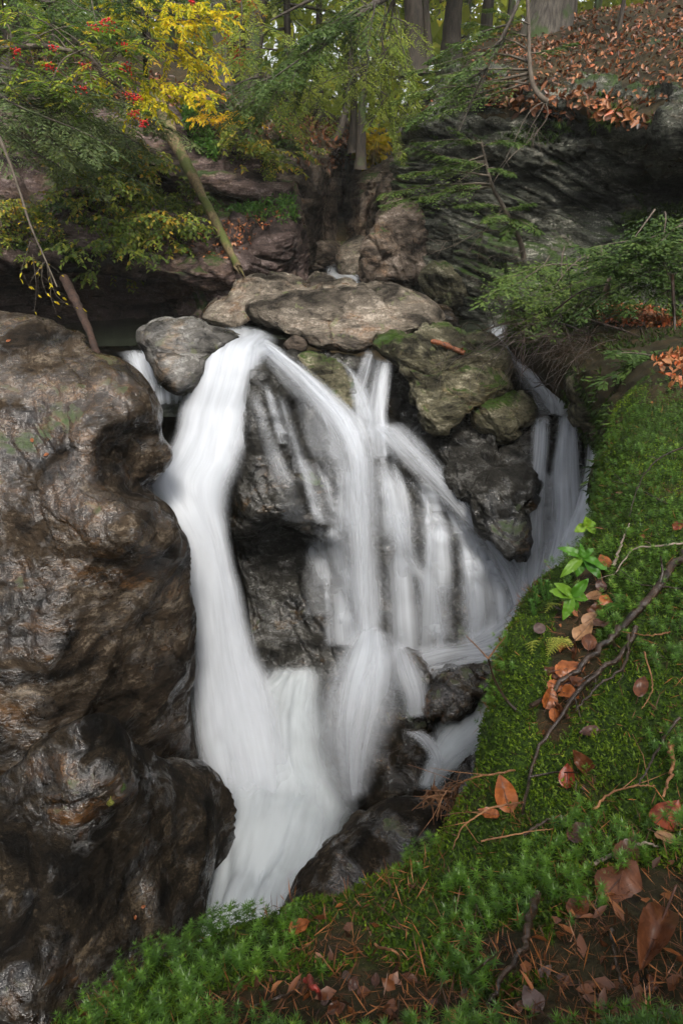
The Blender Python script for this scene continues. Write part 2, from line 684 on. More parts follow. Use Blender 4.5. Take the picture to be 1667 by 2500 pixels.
def bark_mat(name, dark, light, moss=0.0, mosscol=(0.05, 0.09, 0.015), rough=0.8, scale=1.0, lich=0.0):
    m, nt, N, L = new_mat(name)
    out = N.new('ShaderNodeOutputMaterial')
    b = N.new('ShaderNodeBsdfPrincipled')
    L.new(b.outputs[0], out.inputs[0])
    geo = N.new('ShaderNodeNewGeometry')
    mp = N.new('ShaderNodeMapping')
    mp.inputs['Scale'].default_value = (14 * scale, 14 * scale, 2.5 * scale)
    L.new(geo.outputs['Position'], mp.inputs[0])
    n1 = noise_node(N, L, mp.outputs[0], 1.6, 6, 0.65, 0.8)
    n2 = noise_node(N, L, geo.outputs['Position'], 2.5, 4)
    r = ramp(N, [(0.35, dark), (0.65, light)])
    L.new(n1.outputs[0], r.inputs[0])
    col = r.outputs[0]
    if moss:
        rm = ramp(N, [(0.62 - 0.3 * moss, g(0)), (0.70 - 0.3 * moss, g(1))])
        L.new(n2.outputs[0], rm.inputs[0])
        col = mixc(N, L, mathn(N, L, 'MULTIPLY', rm.outputs[0], 0.85), col, mosscol)
    L.new(col, b.inputs['Base Color'])
    b.inputs['Roughness'].default_value = rough
    bp = N.new('ShaderNodeBump')
    bp.inputs['Strength'].default_value = 0.7
    bp.inputs['Distance'].default_value = 0.02
    L.new(n1.outputs[0], bp.inputs['Height'])
    L.new(bp.outputs[0], b.inputs['Normal'])
    return m

# ================================================================ materials of the gorge
FOL_L = (0.42, -0.25, 0.85)
FOL_R = (0.50, 0.15, 0.85)
FOL_B = (0.80, 0.25, 0.45)
M_boulder = rock_mat('wet_brown_schist', (0.007, 0.005, 0.004), (0.046, 0.032, 0.020), (0.17, 0.135, 0.098), (0.14, 0.068, 0.022),
                     fol=FOL_B, wet=0.68, ochre_amt=0.6, moss=0.10, scale=1.3, bump=0.55, rough_wet=0.13, rough_dry=0.8, vein=0.55, aniso=2.2, spec=0.85)
M_dark = rock_mat('wet_dark_schist', (0.005, 0.004, 0.003), (0.021, 0.015, 0.009), (0.10, 0.075, 0.048), (0.15, 0.068, 0.02),
                  fol=FOL_B, wet=0.56, ochre_amt=0.38, moss=0.04, scale=1.5, bump=0.6, rough_dry=0.85, rough_wet=0.10, vein=0.3, aniso=2.4, spec=1.0)
M_slab = rock_mat('grey_tan_schist', (0.035, 0.029, 0.022), (0.145, 0.122, 0.096), (0.33, 0.285, 0.235), (0.21, 0.12, 0.06),
                  fol=(0.22, -0.45, 0.85), wet=0.35, ochre_amt=0.42, moss=0.0, scale=1.3, bump=0.6, aniso=2.8, lichen=0.5)
M_grey = rock_mat('smooth_grey_schist', (0.025, 0.024, 0.021), (0.115, 0.108, 0.098), (0.28, 0.27, 0.25), (0.20, 0.13, 0.07),
                  fol=(0.22, -0.45, 0.85), wet=0.55, ochre_amt=0.35, moss=0.0, scale=1.3, bump=0.5, aniso=2.8, lichen=0.3)
M_mossy = rock_mat('mossy_green_schist', (0.022, 0.020, 0.012), (0.115, 0.105, 0.066), (0.32, 0.29, 0.21), (0.20, 0.135, 0.045),
                   fol=(0.62, 0.1, 0.7), wet=0.25, ochre_amt=0.4, moss=0.46, scale=1.4, bump=0.7, aniso=2.8, lichen=0.4)
M_wall = rock_mat('wet_grey_fall_rock', (0.007, 0.007, 0.006), (0.036, 0.034, 0.029), (0.15, 0.145, 0.135), (0.15, 0.08, 0.02),
                  fol=(0.75, -0.2, 0.5), wet=0.6, ochre_amt=0.32, moss=0.2, scale=1.4, bump=0.6, rough_wet=0.10, aniso=2.4, spec=1.0)
M_left = rock_mat('purple_brown_cliff', (0.018, 0.013, 0.011), (0.11, 0.078, 0.070), (0.25, 0.195, 0.18), (0.16, 0.09, 0.04),
                  fol=FOL_L, wet=0.3, ochre_amt=0.45, moss=0.26, scale=1.0, bump=0.8, rough_dry=0.7, rough_wet=0.28, aniso=3.5)
M_right = rock_mat('dark_layered_cliff', (0.014, 0.016, 0.013), (0.085, 0.088, 0.070), (0.32, 0.31, 0.26), (0.12, 0.08, 0.034),
                   fol=FOL_R, wet=0.35, ochre_amt=0.36, moss=0.42, scale=1.0, bump=0.9, rough_dry=0.65, rough_wet=0.25, aniso=4.0)
M_tan = rock_mat('tan_gorge_rock', (0.03, 0.024, 0.018), (0.16, 0.125, 0.098), (0.34, 0.28, 0.235), (0.23, 0.125, 0.06),
                 fol=(0.8, 0.2, 0.4), wet=0.25, ochre_amt=0.45, moss=0.30, scale=1.2, bump=0.8, aniso=2.5)


def soil_mat(name, stops, scale=6.0, rough=0.9):
    m, nt, N, L = new_mat(name)
    out = N.new('ShaderNodeOutputMaterial')
    b = N.new('ShaderNodeBsdfPrincipled')
    L.new(b.outputs[0], out.inputs[0])
    geo = N.new('ShaderNodeNewGeometry')
    n1 = noise_node(N, L, geo.outputs['Position'], scale, 7, 0.65, 0.5)
    n2 = noise_node(N, L, geo.outputs['Position'], scale * 7, 4, 0.6)
    v = mathn(N, L, 'ADD', mathn(N, L, 'MULTIPLY', n1.outputs[0], 0.6), mathn(N, L, 'MULTIPLY', n2.outputs[0], 0.4))
    r = ramp(N, stops)
    L.new(v, r.inputs[0])
    L.new(r.outputs[0], b.inputs['Base Color'])
    b.inputs['Roughness'].default_value = rough
    b.inputs['Specular IOR Level'].default_value = 0.2
    bp = N.new('ShaderNodeBump')
    bp.inputs['Strength'].default_value = 0.9
    bp.inputs['Distance'].default_value = 0.15 / scale
    L.new(v, bp.inputs['Height'])
    L.new(bp.outputs[0], b.inputs['Normal'])
    return m


M_floor = soil_mat('forest_floor', [(0.35, (0.012, 0.010, 0.006)), (0.5, (0.035, 0.028, 0.014)), (0.62, (0.07, 0.045, 0.02))], 3.0)
M_ledge = soil_mat('mossy_soil', [(0.35, (0.010, 0.007, 0.004)), (0.5, (0.024, 0.020, 0.008)), (0.65, (0.055, 0.032, 0.014))], 11.0)

# ================================================================ ground that carries everything
def ground_z(x, y):
    xl = -3.6 - 0.42 * np.maximum(0, y - 3)
    xr = np.where(y < 3, 1.1 + 0.35 * np.maximum(y, 0), 2.2 + 0.30 * (y - 3))
    floor = np.where(y < 6.6, -5.4, -2.6)
    floor = -5.4 + 2.8 * smooth(6.6, 7.2, y) + 1.2 * smooth(13, 17, y) + 1.6 * smooth(17, 24, y)
    left = -2.6 + 0.55 * np.maximum(0, xl - x) + 1.6 * smooth(13, 18, y)
    zl = floor + (left - floor) * smooth(0.0, 1.2, xl - x)
    right = -1.5 + 0.45 * np.maximum(0, x - xr - 0.4) + 0.6 * smooth(9, 16, y)
    z = zl + (right - zl) * smooth(0.0, 0.7, x - xr)
    back = -1.45 + 0.40 * np.maximum(0, -y - 1.0) + 0.15 * np.maximum(0, np.abs(x) - 2)  # unseen slope behind the viewpoint, raised to cut off low sky light
    z = z + (back - z) * smooth(0.0, 0.6, -y + 0.1)
    far = 0.05 * np.maximum(0, y - 24) + 0.02 * np.abs(x)
    z = z + (far + 0.2 - z) * smooth(20, 27, y)
    return np.minimum(z, 11.0)


xs = np.concatenate([-np.geomspace(70, 12, 20), np.linspace(-11.5, 11.5, 70), np.geomspace(12, 70, 20)])
ys = np.concatenate([-np.geomspace(50, 8, 14), np.linspace(-7.5, 27, 90), np.geomspace(28, 90, 16)])
GX, GY = np.meshgrid(xs, ys, indexing='ij')
GZ = ground_z(GX, GY)
GP = np.stack([GX, GY, GZ], -1)
GP[..., 2] += 0.10 * fbm(GP * 0.9, 3, 4)
me = mesh_from('ground', GP.reshape(-1, 3), np.zeros((0, 3), np.int64), grid_quads(len(xs), len(ys)))
tag(link('ground', me, M_floor, origin=(0, 0, 0)), 'forest floor and gorge bed under the rocks and trees', kind='structure')

# ================================================================ cliffs and slopes
LS = [
 [(-300,900,8.2),(0,880,8.2),(150,870,8.2),(300,850,8.3),(420,820,8.4),(520,780,8.5),(620,740,8.8),(700,700,9.2),(760,680,10)],
 [(-300,760,8.8),(0,770,9.0),(150,770,9.2),(300,770,9.2),(420,760,9.0),(520,740,8.8),(620,700,9.0),(700,670,9.4),(760,650,10.3)],
 [(-300,680,8.8),(0,690,9.0),(150,690,9.2),(300,690,9.3),(420,700,9.1),(520,700,8.9),(620,670,9.0),(700,650,9.4),(755,630,10.3)],
 [(-300,640,7.6),(0,650,7.9),(150,640,8.1),(260,640,8.3),(400,668,8.4),(520,672,8.55),(620,652,8.9),(700,630,9.3),(752,600,10.3)],
 [(-300,560,7.6),(0,590,7.9),(150,580,8.2),(260,590,8.5),(400,620,8.7),(540,635,8.75),(620,612,9.0),(700,590,9.4),(745,560,10.5)],
 [(-300,480,7.8),(0,510,8.2),(150,520,8.6),(280,540,9.0),(420,560,9.2),(540,570,9.3),(640,560,9.5),(712,540,9.8),(735,510,10.8)],
 [(-300,400,8.2),(0,430,8.8),(150,440,9.2),(280,470,9.5),(420,505,9.6),(540,520,9.7),(640,530,9.8),(718,515,10.0),(730,470,11.2)],
 [(-300,370,8.9),(0,400,9.5),(150,410,9.9),(300,430,10.2),(420,478,10.3),(540,500,10.4),(620,512,10.5),(700,495,10.7),(724,440,11.5)],
 [(-300,320,9.0),(0,350,9.6),(150,360,10.0),(300,370,10.2),(420,420,10.2),(540,448,10.3),(630,468,10.4),(700,460,10.8),(724,420,11.8)],
 [(-300,280,9.4),(0,310,10),(150,320,10.4),(300,330,10.7),(420,360,10.9),(540,405,11.0),(640,432,11.1),(700,430,11.4),(727,405,12.2)],
 [(-300,200,10.2),(0,240,11),(150,250,11.2),(300,255,11.4),(400,250,11.5),(500,300,11.7),(600,350,11.9),(700,365,12.3),(790,375,13.5)],
 [(-300,120,11.5),(0,170,12.2),(150,180,12.4),(300,200,12.6),(420,215,12.8),(540,240,13.2),(640,290,13.6),(740,330,14.2),(850,375,15.5)],
 [(-400,20,15),(0,100,16),(150,110,16.2),(300,120,16.5),(420,140,17),(540,170,17.5),(660,220,18),(780,290,19),(900,350,21)],
]
tag(loft_rock('cliff', LS, 240, 210, M_left, key='left', amp=0.16, freq=0.8, fol=FOL_L, thick=0.34, lay=0.14, seed=3, fine=0.03, cell=0.12, csize=1.3, aniso=2.6),
    'purple brown layered rock slope with a dark overhang along the far bank, fallen log on it', kind='structure')

GB = [
 [(640,690,10.5),(700,665,11),(745,655,12),(790,645,13),(840,645,13.8),(900,650,13),(960,660,12),(1040,660,11.5)],
 [(640,570,10.8),(690,565,11.2),(740,560,11.8),(775,560,12.6),(830,560,16.4),(890,560,14.0),(960,560,12),(1040,560,11.4)],
 [(640,490,11),(690,480,11.3),(745,472,11.8),(790,470,12.5),(835,462,17.5),(905,460,14.8),(965,460,12),(1040,460,11.4)],
 [(640,430,11.3),(690,420,11.5),(745,405,12.2),(790,392,13),(845,402,18),(915,415,16.5),(975,400,13),(1040,390,12)],
 [(640,385,13),(690,380,13),(745,365,13.8),(795,368,14.5),(850,395,20),(925,402,19),(985,360,14.5),(1040,340,13)],
]
tag(loft_rock('cliff', GB, 120, 110, M_tan, key='slot', amp=0.12, freq=0.9, fol=(0.85, 0.2, 0.3), thick=0.5, lay=0.05, seed=8, fine=0.025, cell=0.10, csize=1.3, aniso=2.0),
    'brown rock walls of the narrow slot where the stream enters', kind='structure')

RC = [
 [(960,700,10),(1040,730,9),(1110,770,8.4),(1190,800,7.8),(1290,840,7.3),(1400,870,6.8),(1500,870,6.4),(1600,860,6.0),(1750,850,5.6),(2000,850,5.2)],
 [(960,600,10.2),(1040,620,9.3),(1110,650,8.7),(1200,690,8.1),(1300,700,7.7),(1400,720,7.4),(1500,720,7.1),(1600,700,6.8),(1750,700,6.4),(2000,700,6)],
 [(965,520,10.4),(1040,540,9.5),(1110,560,9.0),(1200,590,8.5),(1300,600,8.2),(1400,610,8.0),(1500,600,7.7),(1600,560,7.4),(1750,540,7),(2000,540,6.6)],
 [(970,460,10.5),(1040,470,9.6),(1110,490,9.1),(1200,510,8.7),(1300,520,8.45),(1400,520,8.3),(1500,490,8.2),(1600,470,8.2),(1750,440,7.8),(2000,440,7.3)],
 [(975,400,10.6),(1040,400,9.7),(1110,410,9.2),(1200,420,8.8),(1300,430,8.5),(1400,430,8.3),(1500,410,8.1),(1600,400,7.8),(1750,370,7.3),(2000,370,6.8)],
 [(985,360,10.7),(1050,330,9.8),(1120,300,9.35),(1200,285,9.0),(1300,280,8.6),(1400,300,8.25),(1500,318,7.9),(1600,330,7.6),(1750,310,6.7),(2000,300,6.2)],
 [(995,350,11.5),(1060,290,10.5),(1130,240,9.9),(1200,215,9.5),(1300,212,8.9),(1400,245,8.3),(1500,285,7.8),(1600,295,7.4),(1750,260,7.0),(2000,240,6.5)],
 [(1000,345,13),(1070,260,12),(1150,190,11.3),(1220,160,10.9),(1300,150,10.4),(1400,160,10),(1500,150,9.7),(1600,130,9.4),(1750,90,9),(2000,60,8.5)],
 [(1010,340,16),(1080,230,15),(1160,150,14),(1230,115,13.5),(1300,100,13),(1400,80,12.7),(1500,60,12.4),(1600,45,12.1),(1750,0,11.8),(2000,-40,11)],
 [(1020,335,22),(1090,250,21),(1170,180,20),(1240,140,19),(1300,120,19),(1400,100,19),(1500,75,18),(1600,60,18),(1750,20,18),(2000,-20,18)],
]
tag(loft_rock('cliff', RC, 225, 210, M_right, key='right', amp=0.14, freq=0.8, fol=FOL_R, thick=0.24, lay=0.15, seed=14, fine=0.03, cell=0.14, csize=1.0, aniso=3.4, warp=0.03, lwarp=0.12),
    'dark overhanging cliff of thin tilted layers under the leaf-covered hill', kind='structure')

HILL = [[(c[0], c[1] - 34, c[2]) for c in r] for r in RC[6:]]
HILL[0] = [(c[0], c[1] - 14, c[2] - 0.1) for c in RC[6]]
HILL = [[(c[0], c[1] + 8, c[2] + 0.05) for c in RC[5]]] + HILL
HILL = HILL + [[(1030, 335, 30), (1100, 270, 30), (1180, 220, 30), (1250, 180, 30), (1310, 160, 30), (1400, 140, 30), (1500, 110, 30), (1600, 90, 30), (1750, 60, 30), (2000, 20, 30)]]
tag(loft_rock('hill', HILL, 90, 100, M_floor, key='hill', amp=0.07, freq=0.9, lay=0, seed=15, fine=0.03),
    'hillside of brown soil and fallen leaves above the dark cliff', kind='structure')
HILL2 = [[(c[0], c[1] - 26, c[2]) for c in r] for r in LS[10:]]
HILL2[0] = [(c[0], c[1] + 6, c[2] + 0.15) for c in LS[10]]
HILL2 = HILL2 + [[(-500, -60, 26), (0, 40, 27), (150, 60, 27), (300, 80, 27), (420, 100, 27), (540, 140, 27), (660, 190, 28), (780, 260, 29), (900, 330, 30)]]
tag(loft_rock('hill', HILL2, 80, 100, M_floor, key='hill2', amp=0.12, freq=0.9, lay=0, seed=16, fine=0.03),
    'wooded slope of brown soil above the layered rock on the far bank', kind='structure')

RB = [
 [(1130,1000,8.2),(1165,900,7.7),(1200,810,7.4),(1300,770,7.3),(1450,745,7.2),(1700,740,7.0),(2100,740,6.8)],
 [(1190,1050,7.0),(1225,930,6.9),(1225,815,6.8),(1330,770,6.7),(1480,750,6.6),(1700,750,6.4),(2100,750,6.2)],
 [(1345,1060,6.4),(1330,960,6.2),(1300,850,6.0),(1390,795,6),(1500,770,6),(1700,775,5.8),(2100,770,5.5)],
 [(1490,1160,5.4),(1445,1050,5.15),(1390,920,5.0),(1450,850,5.0),(1560,815,5),(1700,805,4.9),(2100,790,4.7)],
 [(1510,1250,4.5),(1482,1140,4.3),(1448,1010,4.1),(1500,905,4.0),(1600,860,4),(1750,845,4),(2200,830,3.9)],
 [(1475,1350,3.4),(1470,1230,3.25),(1472,1090,3.1),(1535,965,3.0),(1640,905,3),(1800,890,3),(2300,880,3)],
 [(1480,1450,2.8),(1470,1300,2.7),(1470,1170,2.6),(1540,1040,2.55),(1660,990,2.5),(1850,970,2.5),(2300,950,2.5)],
]
for _r in RB:
    _r.append((833 + (_r[-1][0] - 833) * 1.6, _r[-1][1], _r[-1][2] * 0.97))
tag(loft_rock('bank', RB, 100, 90, M_ledge, key='bank', amp=0.10, freq=1.6, fol=FOL_R, thick=0.15, lay=0.02, seed=24, fine=0.02),
    'brushy dark bank above the right-hand falls, under overhanging twigs', kind='structure')

ML = [
 [(1490,1400,3.5),(1480,1300,3.3),(1470,1180,3.2),(1475,1085,3.1),(1530,965,3.05),(1640,905,3.05),(2000,880,3.05)],
 [(1500,1560,2.7),(1490,1420,2.5),(1465,1300,2.4),(1462,1190,2.35),(1520,1080,2.3),(1640,1030,2.3),(2100,1000,2.3)],
 [(1460,1700,2.2),(1450,1560,2.0),(1440,1400,1.95),(1440,1310,1.9),(1530,1220,1.85),(1660,1180,1.85),(2200,1150,1.8)],
 [(1330,1850,1.95),(1310,1700,1.75),(1295,1560,1.65),(1300,1455,1.6),(1450,1390,1.55),(1660,1330,1.5),(2300,1300,1.45)],
 [(1270,2050,1.6),(1255,1900,1.45),(1242,1680,1.35),(1248,1565,1.32),(1420,1520,1.28),(1680,1480,1.22),(2400,1430,1.15)],
 [(1200,2250,1.35),(1195,2050,1.2),(1192,1850,1.12),(1207,1750,1.1),(1420,1700,1.03),(1700,1660,.98),(2500,1600,.9)],
 [(1120,2450,1.1),(1125,2250,1.0),(1142,2090,.92),(1167,1980,.88),(1420,1920,.82),(1720,1870,.78),(2600,1800,.72)],
 [(950,2600,.95),(960,2400,.85),(980,2260,.75),(1010,2145,.72),(1380,2110,.66),(1740,2080,.62),(2700,2000,.56)],
 [(660,2650,.9),(680,2480,.8),(700,2360,.68),(720,2245,.64),(1200,2250,.56),(1750,2250,.5),(2700,2200,.45)],
 [(420,2750,.82),(430,2580,.72),(440,2460,.62),(475,2325,.58),(1000,2400,.46),(1700,2430,.40),(2700,2400,.35)],
 [(150,2950,.72),(165,2750,.6),(185,2620,.5),(212,2500,.46),(900,2600,.34),(1700,2650,.28),(2700,2600,.25)],
 [(60,3200,.55),(80,3000,.4),(100,2900,.33),(130,2800,.28),(800,2900,.18),(1700,2950,.12),(2700,2900,.08)],
]
for _r in ML:
    _r.append((833 + (_r[-1][0] - 833) * 1.9, _r[-1][1], _r[-1][2] * 0.97))
ML_NU, ML_NV = 170, 150
ML_G = loft_points(ML, ML_NU, ML_NV)
ML_N = grid_normals(ML_G)
ML_G = ML_G + ML_N * (0.035 * fbm(ML_G * 3.2, 3, 31) + 0.014 * fbm(ML_G * 14, 3, 33))[..., None]
ML_N = grid_normals(ML_G)
SURF['ledge'] = (ML_G, ML_N)
me = mesh_from('ledge', ML_G.reshape(-1, 3), np.zeros((0, 3), np.int64), grid_quads(ML_NU, ML_NV))
LEDGE = tag(link('ledge', me, M_ledge), 'foreground ledge of dark soil under green moss and wet leaves', kind='structure')

# rock wall that carries the ledge, down to the gorge floor
_top = ML_G[::2, 4] + np.array([0.05, 0.0, -0.02])
_lv = np.linspace(0, 1, 60)[None, :, None]
UW = _top[:, None] * (1 - _lv) + (_top * [1, 1, 0] + np.array([0.10, -0.05, -5.3]))[:, None] * _lv
UN = grid_normals(UW)
UN = np.where(np.sum(UN * np.array([-0.7, 0.6, 0.1]), -1, keepdims=True) < 0, -UN, UN)
UW = UW + UN * ((rock_disp(UW, amp=0.10, freq=1.4, fol=FOL_B, thick=0.2, lay=0.03, seed=38, fine=0.012, cell=0.06, csize=0.6) - 0.12) * smooth(0.0, 0.15, _lv[..., 0]))[..., None]
me = mesh_from('cliff', UW.reshape(-1, 3), np.zeros((0, 3), np.int64), grid_quads(*UW.shape[:2]))
tag(link('cliff', me, M_dark), 'dark rock wall under the mossy ledge', kind='structure')

# rock of the falls
CW = [
 [(520,845,6.9),(620,840,6.9),(690,850,6.8),(770,862,6.9),(850,872,6.9),(930,882,6.8),(1020,905,6.8),(1120,945,6.8),(1220,965,6.6),(1330,985,6.3),(1440,1015,6.2)],
 [(530,905,6.25),(628,900,6.05),(695,915,6.25),(770,920,6.45),(850,975,6.4),(930,1010,6.35),(1020,1050,6.5),(1120,1060,6.3),(1220,1030,6.1),(1330,1012,5.95),(1440,1045,5.9)],
 [(540,1010,6.25),(625,990,5.75),(690,995,5.80),(770,1020,6.0),(860,1055,5.95),(930,1090,5.9),(1020,1130,6.2),(1120,1150,6.4),(1220,1120,6.1),(1330,1090,5.85),(1440,1115,5.75)],
 [(545,1130,6.1),(612,1115,5.6),(690,1105,5.55),(770,1130,5.75),(860,1150,5.65),(930,1170,5.65),(1020,1195,5.8),(1120,1230,6.1),(1220,1215,6.0),(1330,1190,5.75),(1440,1195,5.65)],
 [(555,1225,5.95),(600,1225,5.45),(690,1210,5.35),(770,1235,5.45),(860,1240,5.55),(930,1260,5.5),(1020,1275,5.5),(1120,1305,5.7),(1220,1315,5.8),(1330,1290,5.6),(1440,1275,5.5)],
 [(565,1290,5.95),(600,1295,5.50),(690,1262,5.42),(765,1290,5.46),(860,1330,5.5),(930,1340,5.45),(1020,1350,5.4),(1120,1370,5.45),(1220,1400,5.55),(1330,1380,5.5),(1440,1365,5.4)],
 [(575,1330,6.1),(620,1325,6.0),(690,1300,6.0),(775,1330,5.9),(860,1400,5.5),(930,1410,5.4),(1020,1430,5.35),(1120,1440,5.35),(1220,1480,5.4),(1330,1450,5.4),(1440,1445,5.3)],
 [(600,1450,5.75),(645,1445,5.75),(705,1440,5.75),(780,1450,5.65),(860,1490,5.45),(930,1500,5.35),(1020,1500,5.3),(1120,1520,5.25),(1220,1545,5.25),(1330,1520,5.3),(1440,1505,5.2)],
 [(620,1580,5.4),(655,1590,5.4),(715,1590,5.45),(785,1590,5.4),(860,1585,5.3),(930,1585,5.25),(1020,1575,5.25),(1120,1595,5.1),(1220,1605,5.05),(1330,1600,5.1),(1440,1600,5.0)],
 [(620,1700,5.2),(655,1700,5.2),(715,1700,5.2),(785,1700,5.2),(860,1700,5.1),(930,1700,5.1),(1020,1700,5.0),(1120,1700,4.9),(1220,1700,4.85),(1330,1700,4.9),(1440,1700,4.8)],
]
tag(loft_rock('fall_rock', CW, 230, 240, M_wall, key='wall', amp=0.08, freq=1.4, fol=(0.75, -0.2, 0.5), thick=0.22, lay=0.03, seed=42, fine=0.014, cell=0.045, csize=0.5, aniso=2.0),
    'dark wet rock face behind the falls with a hollow below its fin', kind='structure')

# ================================================================ boulders
def boulder(o, label, cat='boulder', group=None):
    return tag(o, label, cat, group)


LB = [
 [(-500,860,7.4),(0,860,6.9),(120,880,6.7),(200,930,6.5),(260,960,6.3),(300,990,6.2),(320,1020,6.6)],
 [(-500,735,6.0),(0,756,5.7),(110,776,5.7),(190,815,5.6),(225,866,5.4),(290,882,5.25),(335,925,5.6)],
 [(-500,850,5.2),(0,850,5.0),(130,868,5.0),(200,885,4.95),(262,900,4.88),(335,945,4.85),(388,998,5.25)],
 [(-500,1000,4.6),(0,1000,4.55),(130,1000,4.5),(200,1005,4.45),(265,1005,4.42),(335,1010,4.60),(386,1040,5.05)],
 [(-500,1060,4.4),(0,1060,4.42),(130,1060,4.35),(210,1060,4.28),(265,1055,4.38),(320,1055,4.66),(392,1068,5.0)],
 [(-500,1110,4.3),(0,1110,4.3),(130,1110,4.25),(210,1100,4.22),(265,1105,4.45),(325,1105,4.66),(408,1110,4.9)],
 [(-500,1160,4.15),(0,1165,4.17),(130,1165,4.10),(210,1155,4.12),(262,1160,4.35),(312,1160,4.55),(378,1160,4.9)],
 [(-500,1210,4.0),(0,1210,4.05),(130,1210,4.0),(215,1200,4.00),(270,1200,4.12),(315,1205,4.40),(348,1200,4.80)],
 [(-500,1260,3.9),(0,1260,3.95),(140,1260,3.9),(225,1250,3.85),(290,1250,3.85),(350,1248,3.98),(405,1243,4.45)],
 [(-500,1320,3.8),(0,1320,3.85),(140,1320,3.82),(230,1310,3.75),(300,1315,3.70),(365,1318,3.80),(446,1322,4.30)],
 [(-500,1390,3.7),(0,1390,3.75),(140,1390,3.75),(230,1375,3.78),(300,1385,3.80),(370,1390,3.95),(451,1391,4.35)],
 [(-500,1500,3.5),(0,1500,3.58),(140,1500,3.58),(235,1490,3.70),(300,1495,3.78),(370,1500,3.92),(457,1500,4.30)],
 [(-500,1640,3.3),(0,1640,3.40),(140,1640,3.42),(235,1635,3.55),(300,1635,3.66),(370,1630,3.80),(459,1620,4.25)],
 [(-500,1760,3.15),(0,1760,3.28),(140,1760,3.32),(240,1760,3.48),(310,1760,3.62),(380,1755,3.80),(459,1740,4.20)],
 [(-500,1900,3.0),(0,1900,3.15),(140,1900,3.2),(240,1890,3.4),(320,1880,3.6),(400,1875,3.8),(485,1880,4.10)],
 [(-500,2100,2.9),(0,2100,3.05),(140,2100,3.1),(240,2080,3.3),(320,2060,3.5),(400,2050,3.7),(500,2050,3.85)],
]
LB = [r + [(r[-1][0] - 40, r[-1][1] + 30, r[-1][2] + 0.8), (r[-1][0] - 160, r[-1][1] + 60, r[-1][2] + 1.6)] for r in LB]
boulder(loft_rock('boulder', LB, 260, 225, M_boulder, key='bigrock', amp=0.045, freq=1.1, fol=FOL_B, thick=0.20, lay=0.014, seed=51, fine=0.010, cell=0.022, csize=0.7, aniso=2.2, crack=0.6, flute=((-0.42, -0.5, -0.75), 0.055, 2.8)),
        'huge wet brown boulder with scooped sides beside the main chute')

LL = [
 [(-400,2060,3.7),(0,1990,3.6),(100,1910,3.6),(200,1860,3.6),(290,1860,3.65),(400,1920,3.7),(455,1900,4.1)],
 [(-400,1990,2.9),(0,1895,2.95),(95,1812,3.0),(190,1756,3.05),(262,1755,3.1),(340,1830,3.35),(478,1872,3.85)],
 [(-400,2050,2.7),(0,1960,2.75),(95,1880,2.8),(190,1830,2.83),(280,1840,2.90),(385,1890,3.2),(528,1930,3.62)],
 [(-400,2120,2.55),(0,2060,2.55),(100,2000,2.6),(200,1960,2.62),(300,1960,2.75),(420,1975,3.05),(548,1985,3.45)],
 [(-400,2200,2.4),(0,2180,2.35),(100,2130,2.4),(200,2090,2.48),(310,2070,2.66),(420,2065,2.88),(538,2070,3.22)],
 [(-400,2320,2.15),(0,2300,2.1),(100,2260,2.15),(200,2220,2.28),(310,2190,2.48),(410,2170,2.68),(512,2175,2.98)],
 [(-400,2450,1.9),(0,2430,1.85),(100,2400,1.9),(200,2370,2.03),(300,2330,2.2),(390,2300,2.4),(485,2300,2.64)],
 [(-400,2700,1.6),(0,2700,1.55),(100,2660,1.6),(200,2630,1.7),(300,2590,1.85),(380,2550,2.0),(450,2500,2.25)],
 [(-400,3000,1.3),(0,3000,1.25),(100,2960,1.3),(200,2930,1.4),(300,2890,1.55),(380,2850,1.7),(450,2800,1.9)],
]
LL = [r + [(r[-1][0] - 30, r[-1][1] + 40, r[-1][2] + 0.5), (r[-1][0] - 120, r[-1][1] + 80, r[-1][2] + 0.9)] for r in LL]
boulder(loft_rock('boulder', LL, 205, 190, M_dark, key='lowrock', amp=0.08, freq=1.7, fol=FOL_B, thick=0.20, lay=0.010, seed=61, fine=0.010, cell=0.02, csize=0.6, aniso=2.0, crack=0.4, flute=((-0.35, -0.5, -0.8), 0.09, 2.4)),
        'dark dripping rock at lower left with glossy wet streaks')

boulder(blob_rock('boulder', [(597,742),(619,730),(683,716),(746,720),(810,702),(874,696),(938,691),(1002,702),(1046,724),(1084,760),
        (1094,782),(1053,805),(990,812),(938,820),(900,838),(870,856),(823,845),(746,826),(683,802),(636,782),(606,764)],
        7.7, 0.60, M_slab, tilt=1.1, pw=0.5, n=(110, 160), amp=0.05, freq=1.7, fol=(0.22, -0.45, 0.85), thick=0.13, lay=0.03, seed=71, fine=0.012, cell=0.07, csize=0.8, aniso=3),
        'big flat tan slab lying across the stream above the falls')
boulder(blob_rock('boulder', [(333,803),(364,785),(428,779),(472,776),(512,797),(568,808),(600,826),(565,850),(530,872),(512,886),(480,935),
        (430,962),(398,935),(377,894),(357,862),(338,838)],
        6.45, 0.45, M_grey, tilt=0.75, pw=0.6, n=(110, 150), amp=0.05, freq=2.4, fol=(0.22, -0.45, 0.85), thick=0.14, lay=0.012, seed=73, fine=0.008, cell=0.05, csize=0.5),
        'smooth grey rock on the left of the falls crest')
boulder(blob_rock('boulder', [(487,775),(510,748),(555,722),(574,703),(657,686),(740,688),(752,716),(700,740),(640,770),(619,790),(536,797)],
        8.45, 0.5, M_slab, tilt=0.8, pw=0.5, n=(100, 140), amp=0.08, freq=1.9, fol=(0.22, -0.45, 0.85), thick=0.15, lay=0.025, seed=75, fine=0.010, cell=0.06, csize=0.6),
        'brown lichen-spotted rock tucked behind the flat slab on its left')
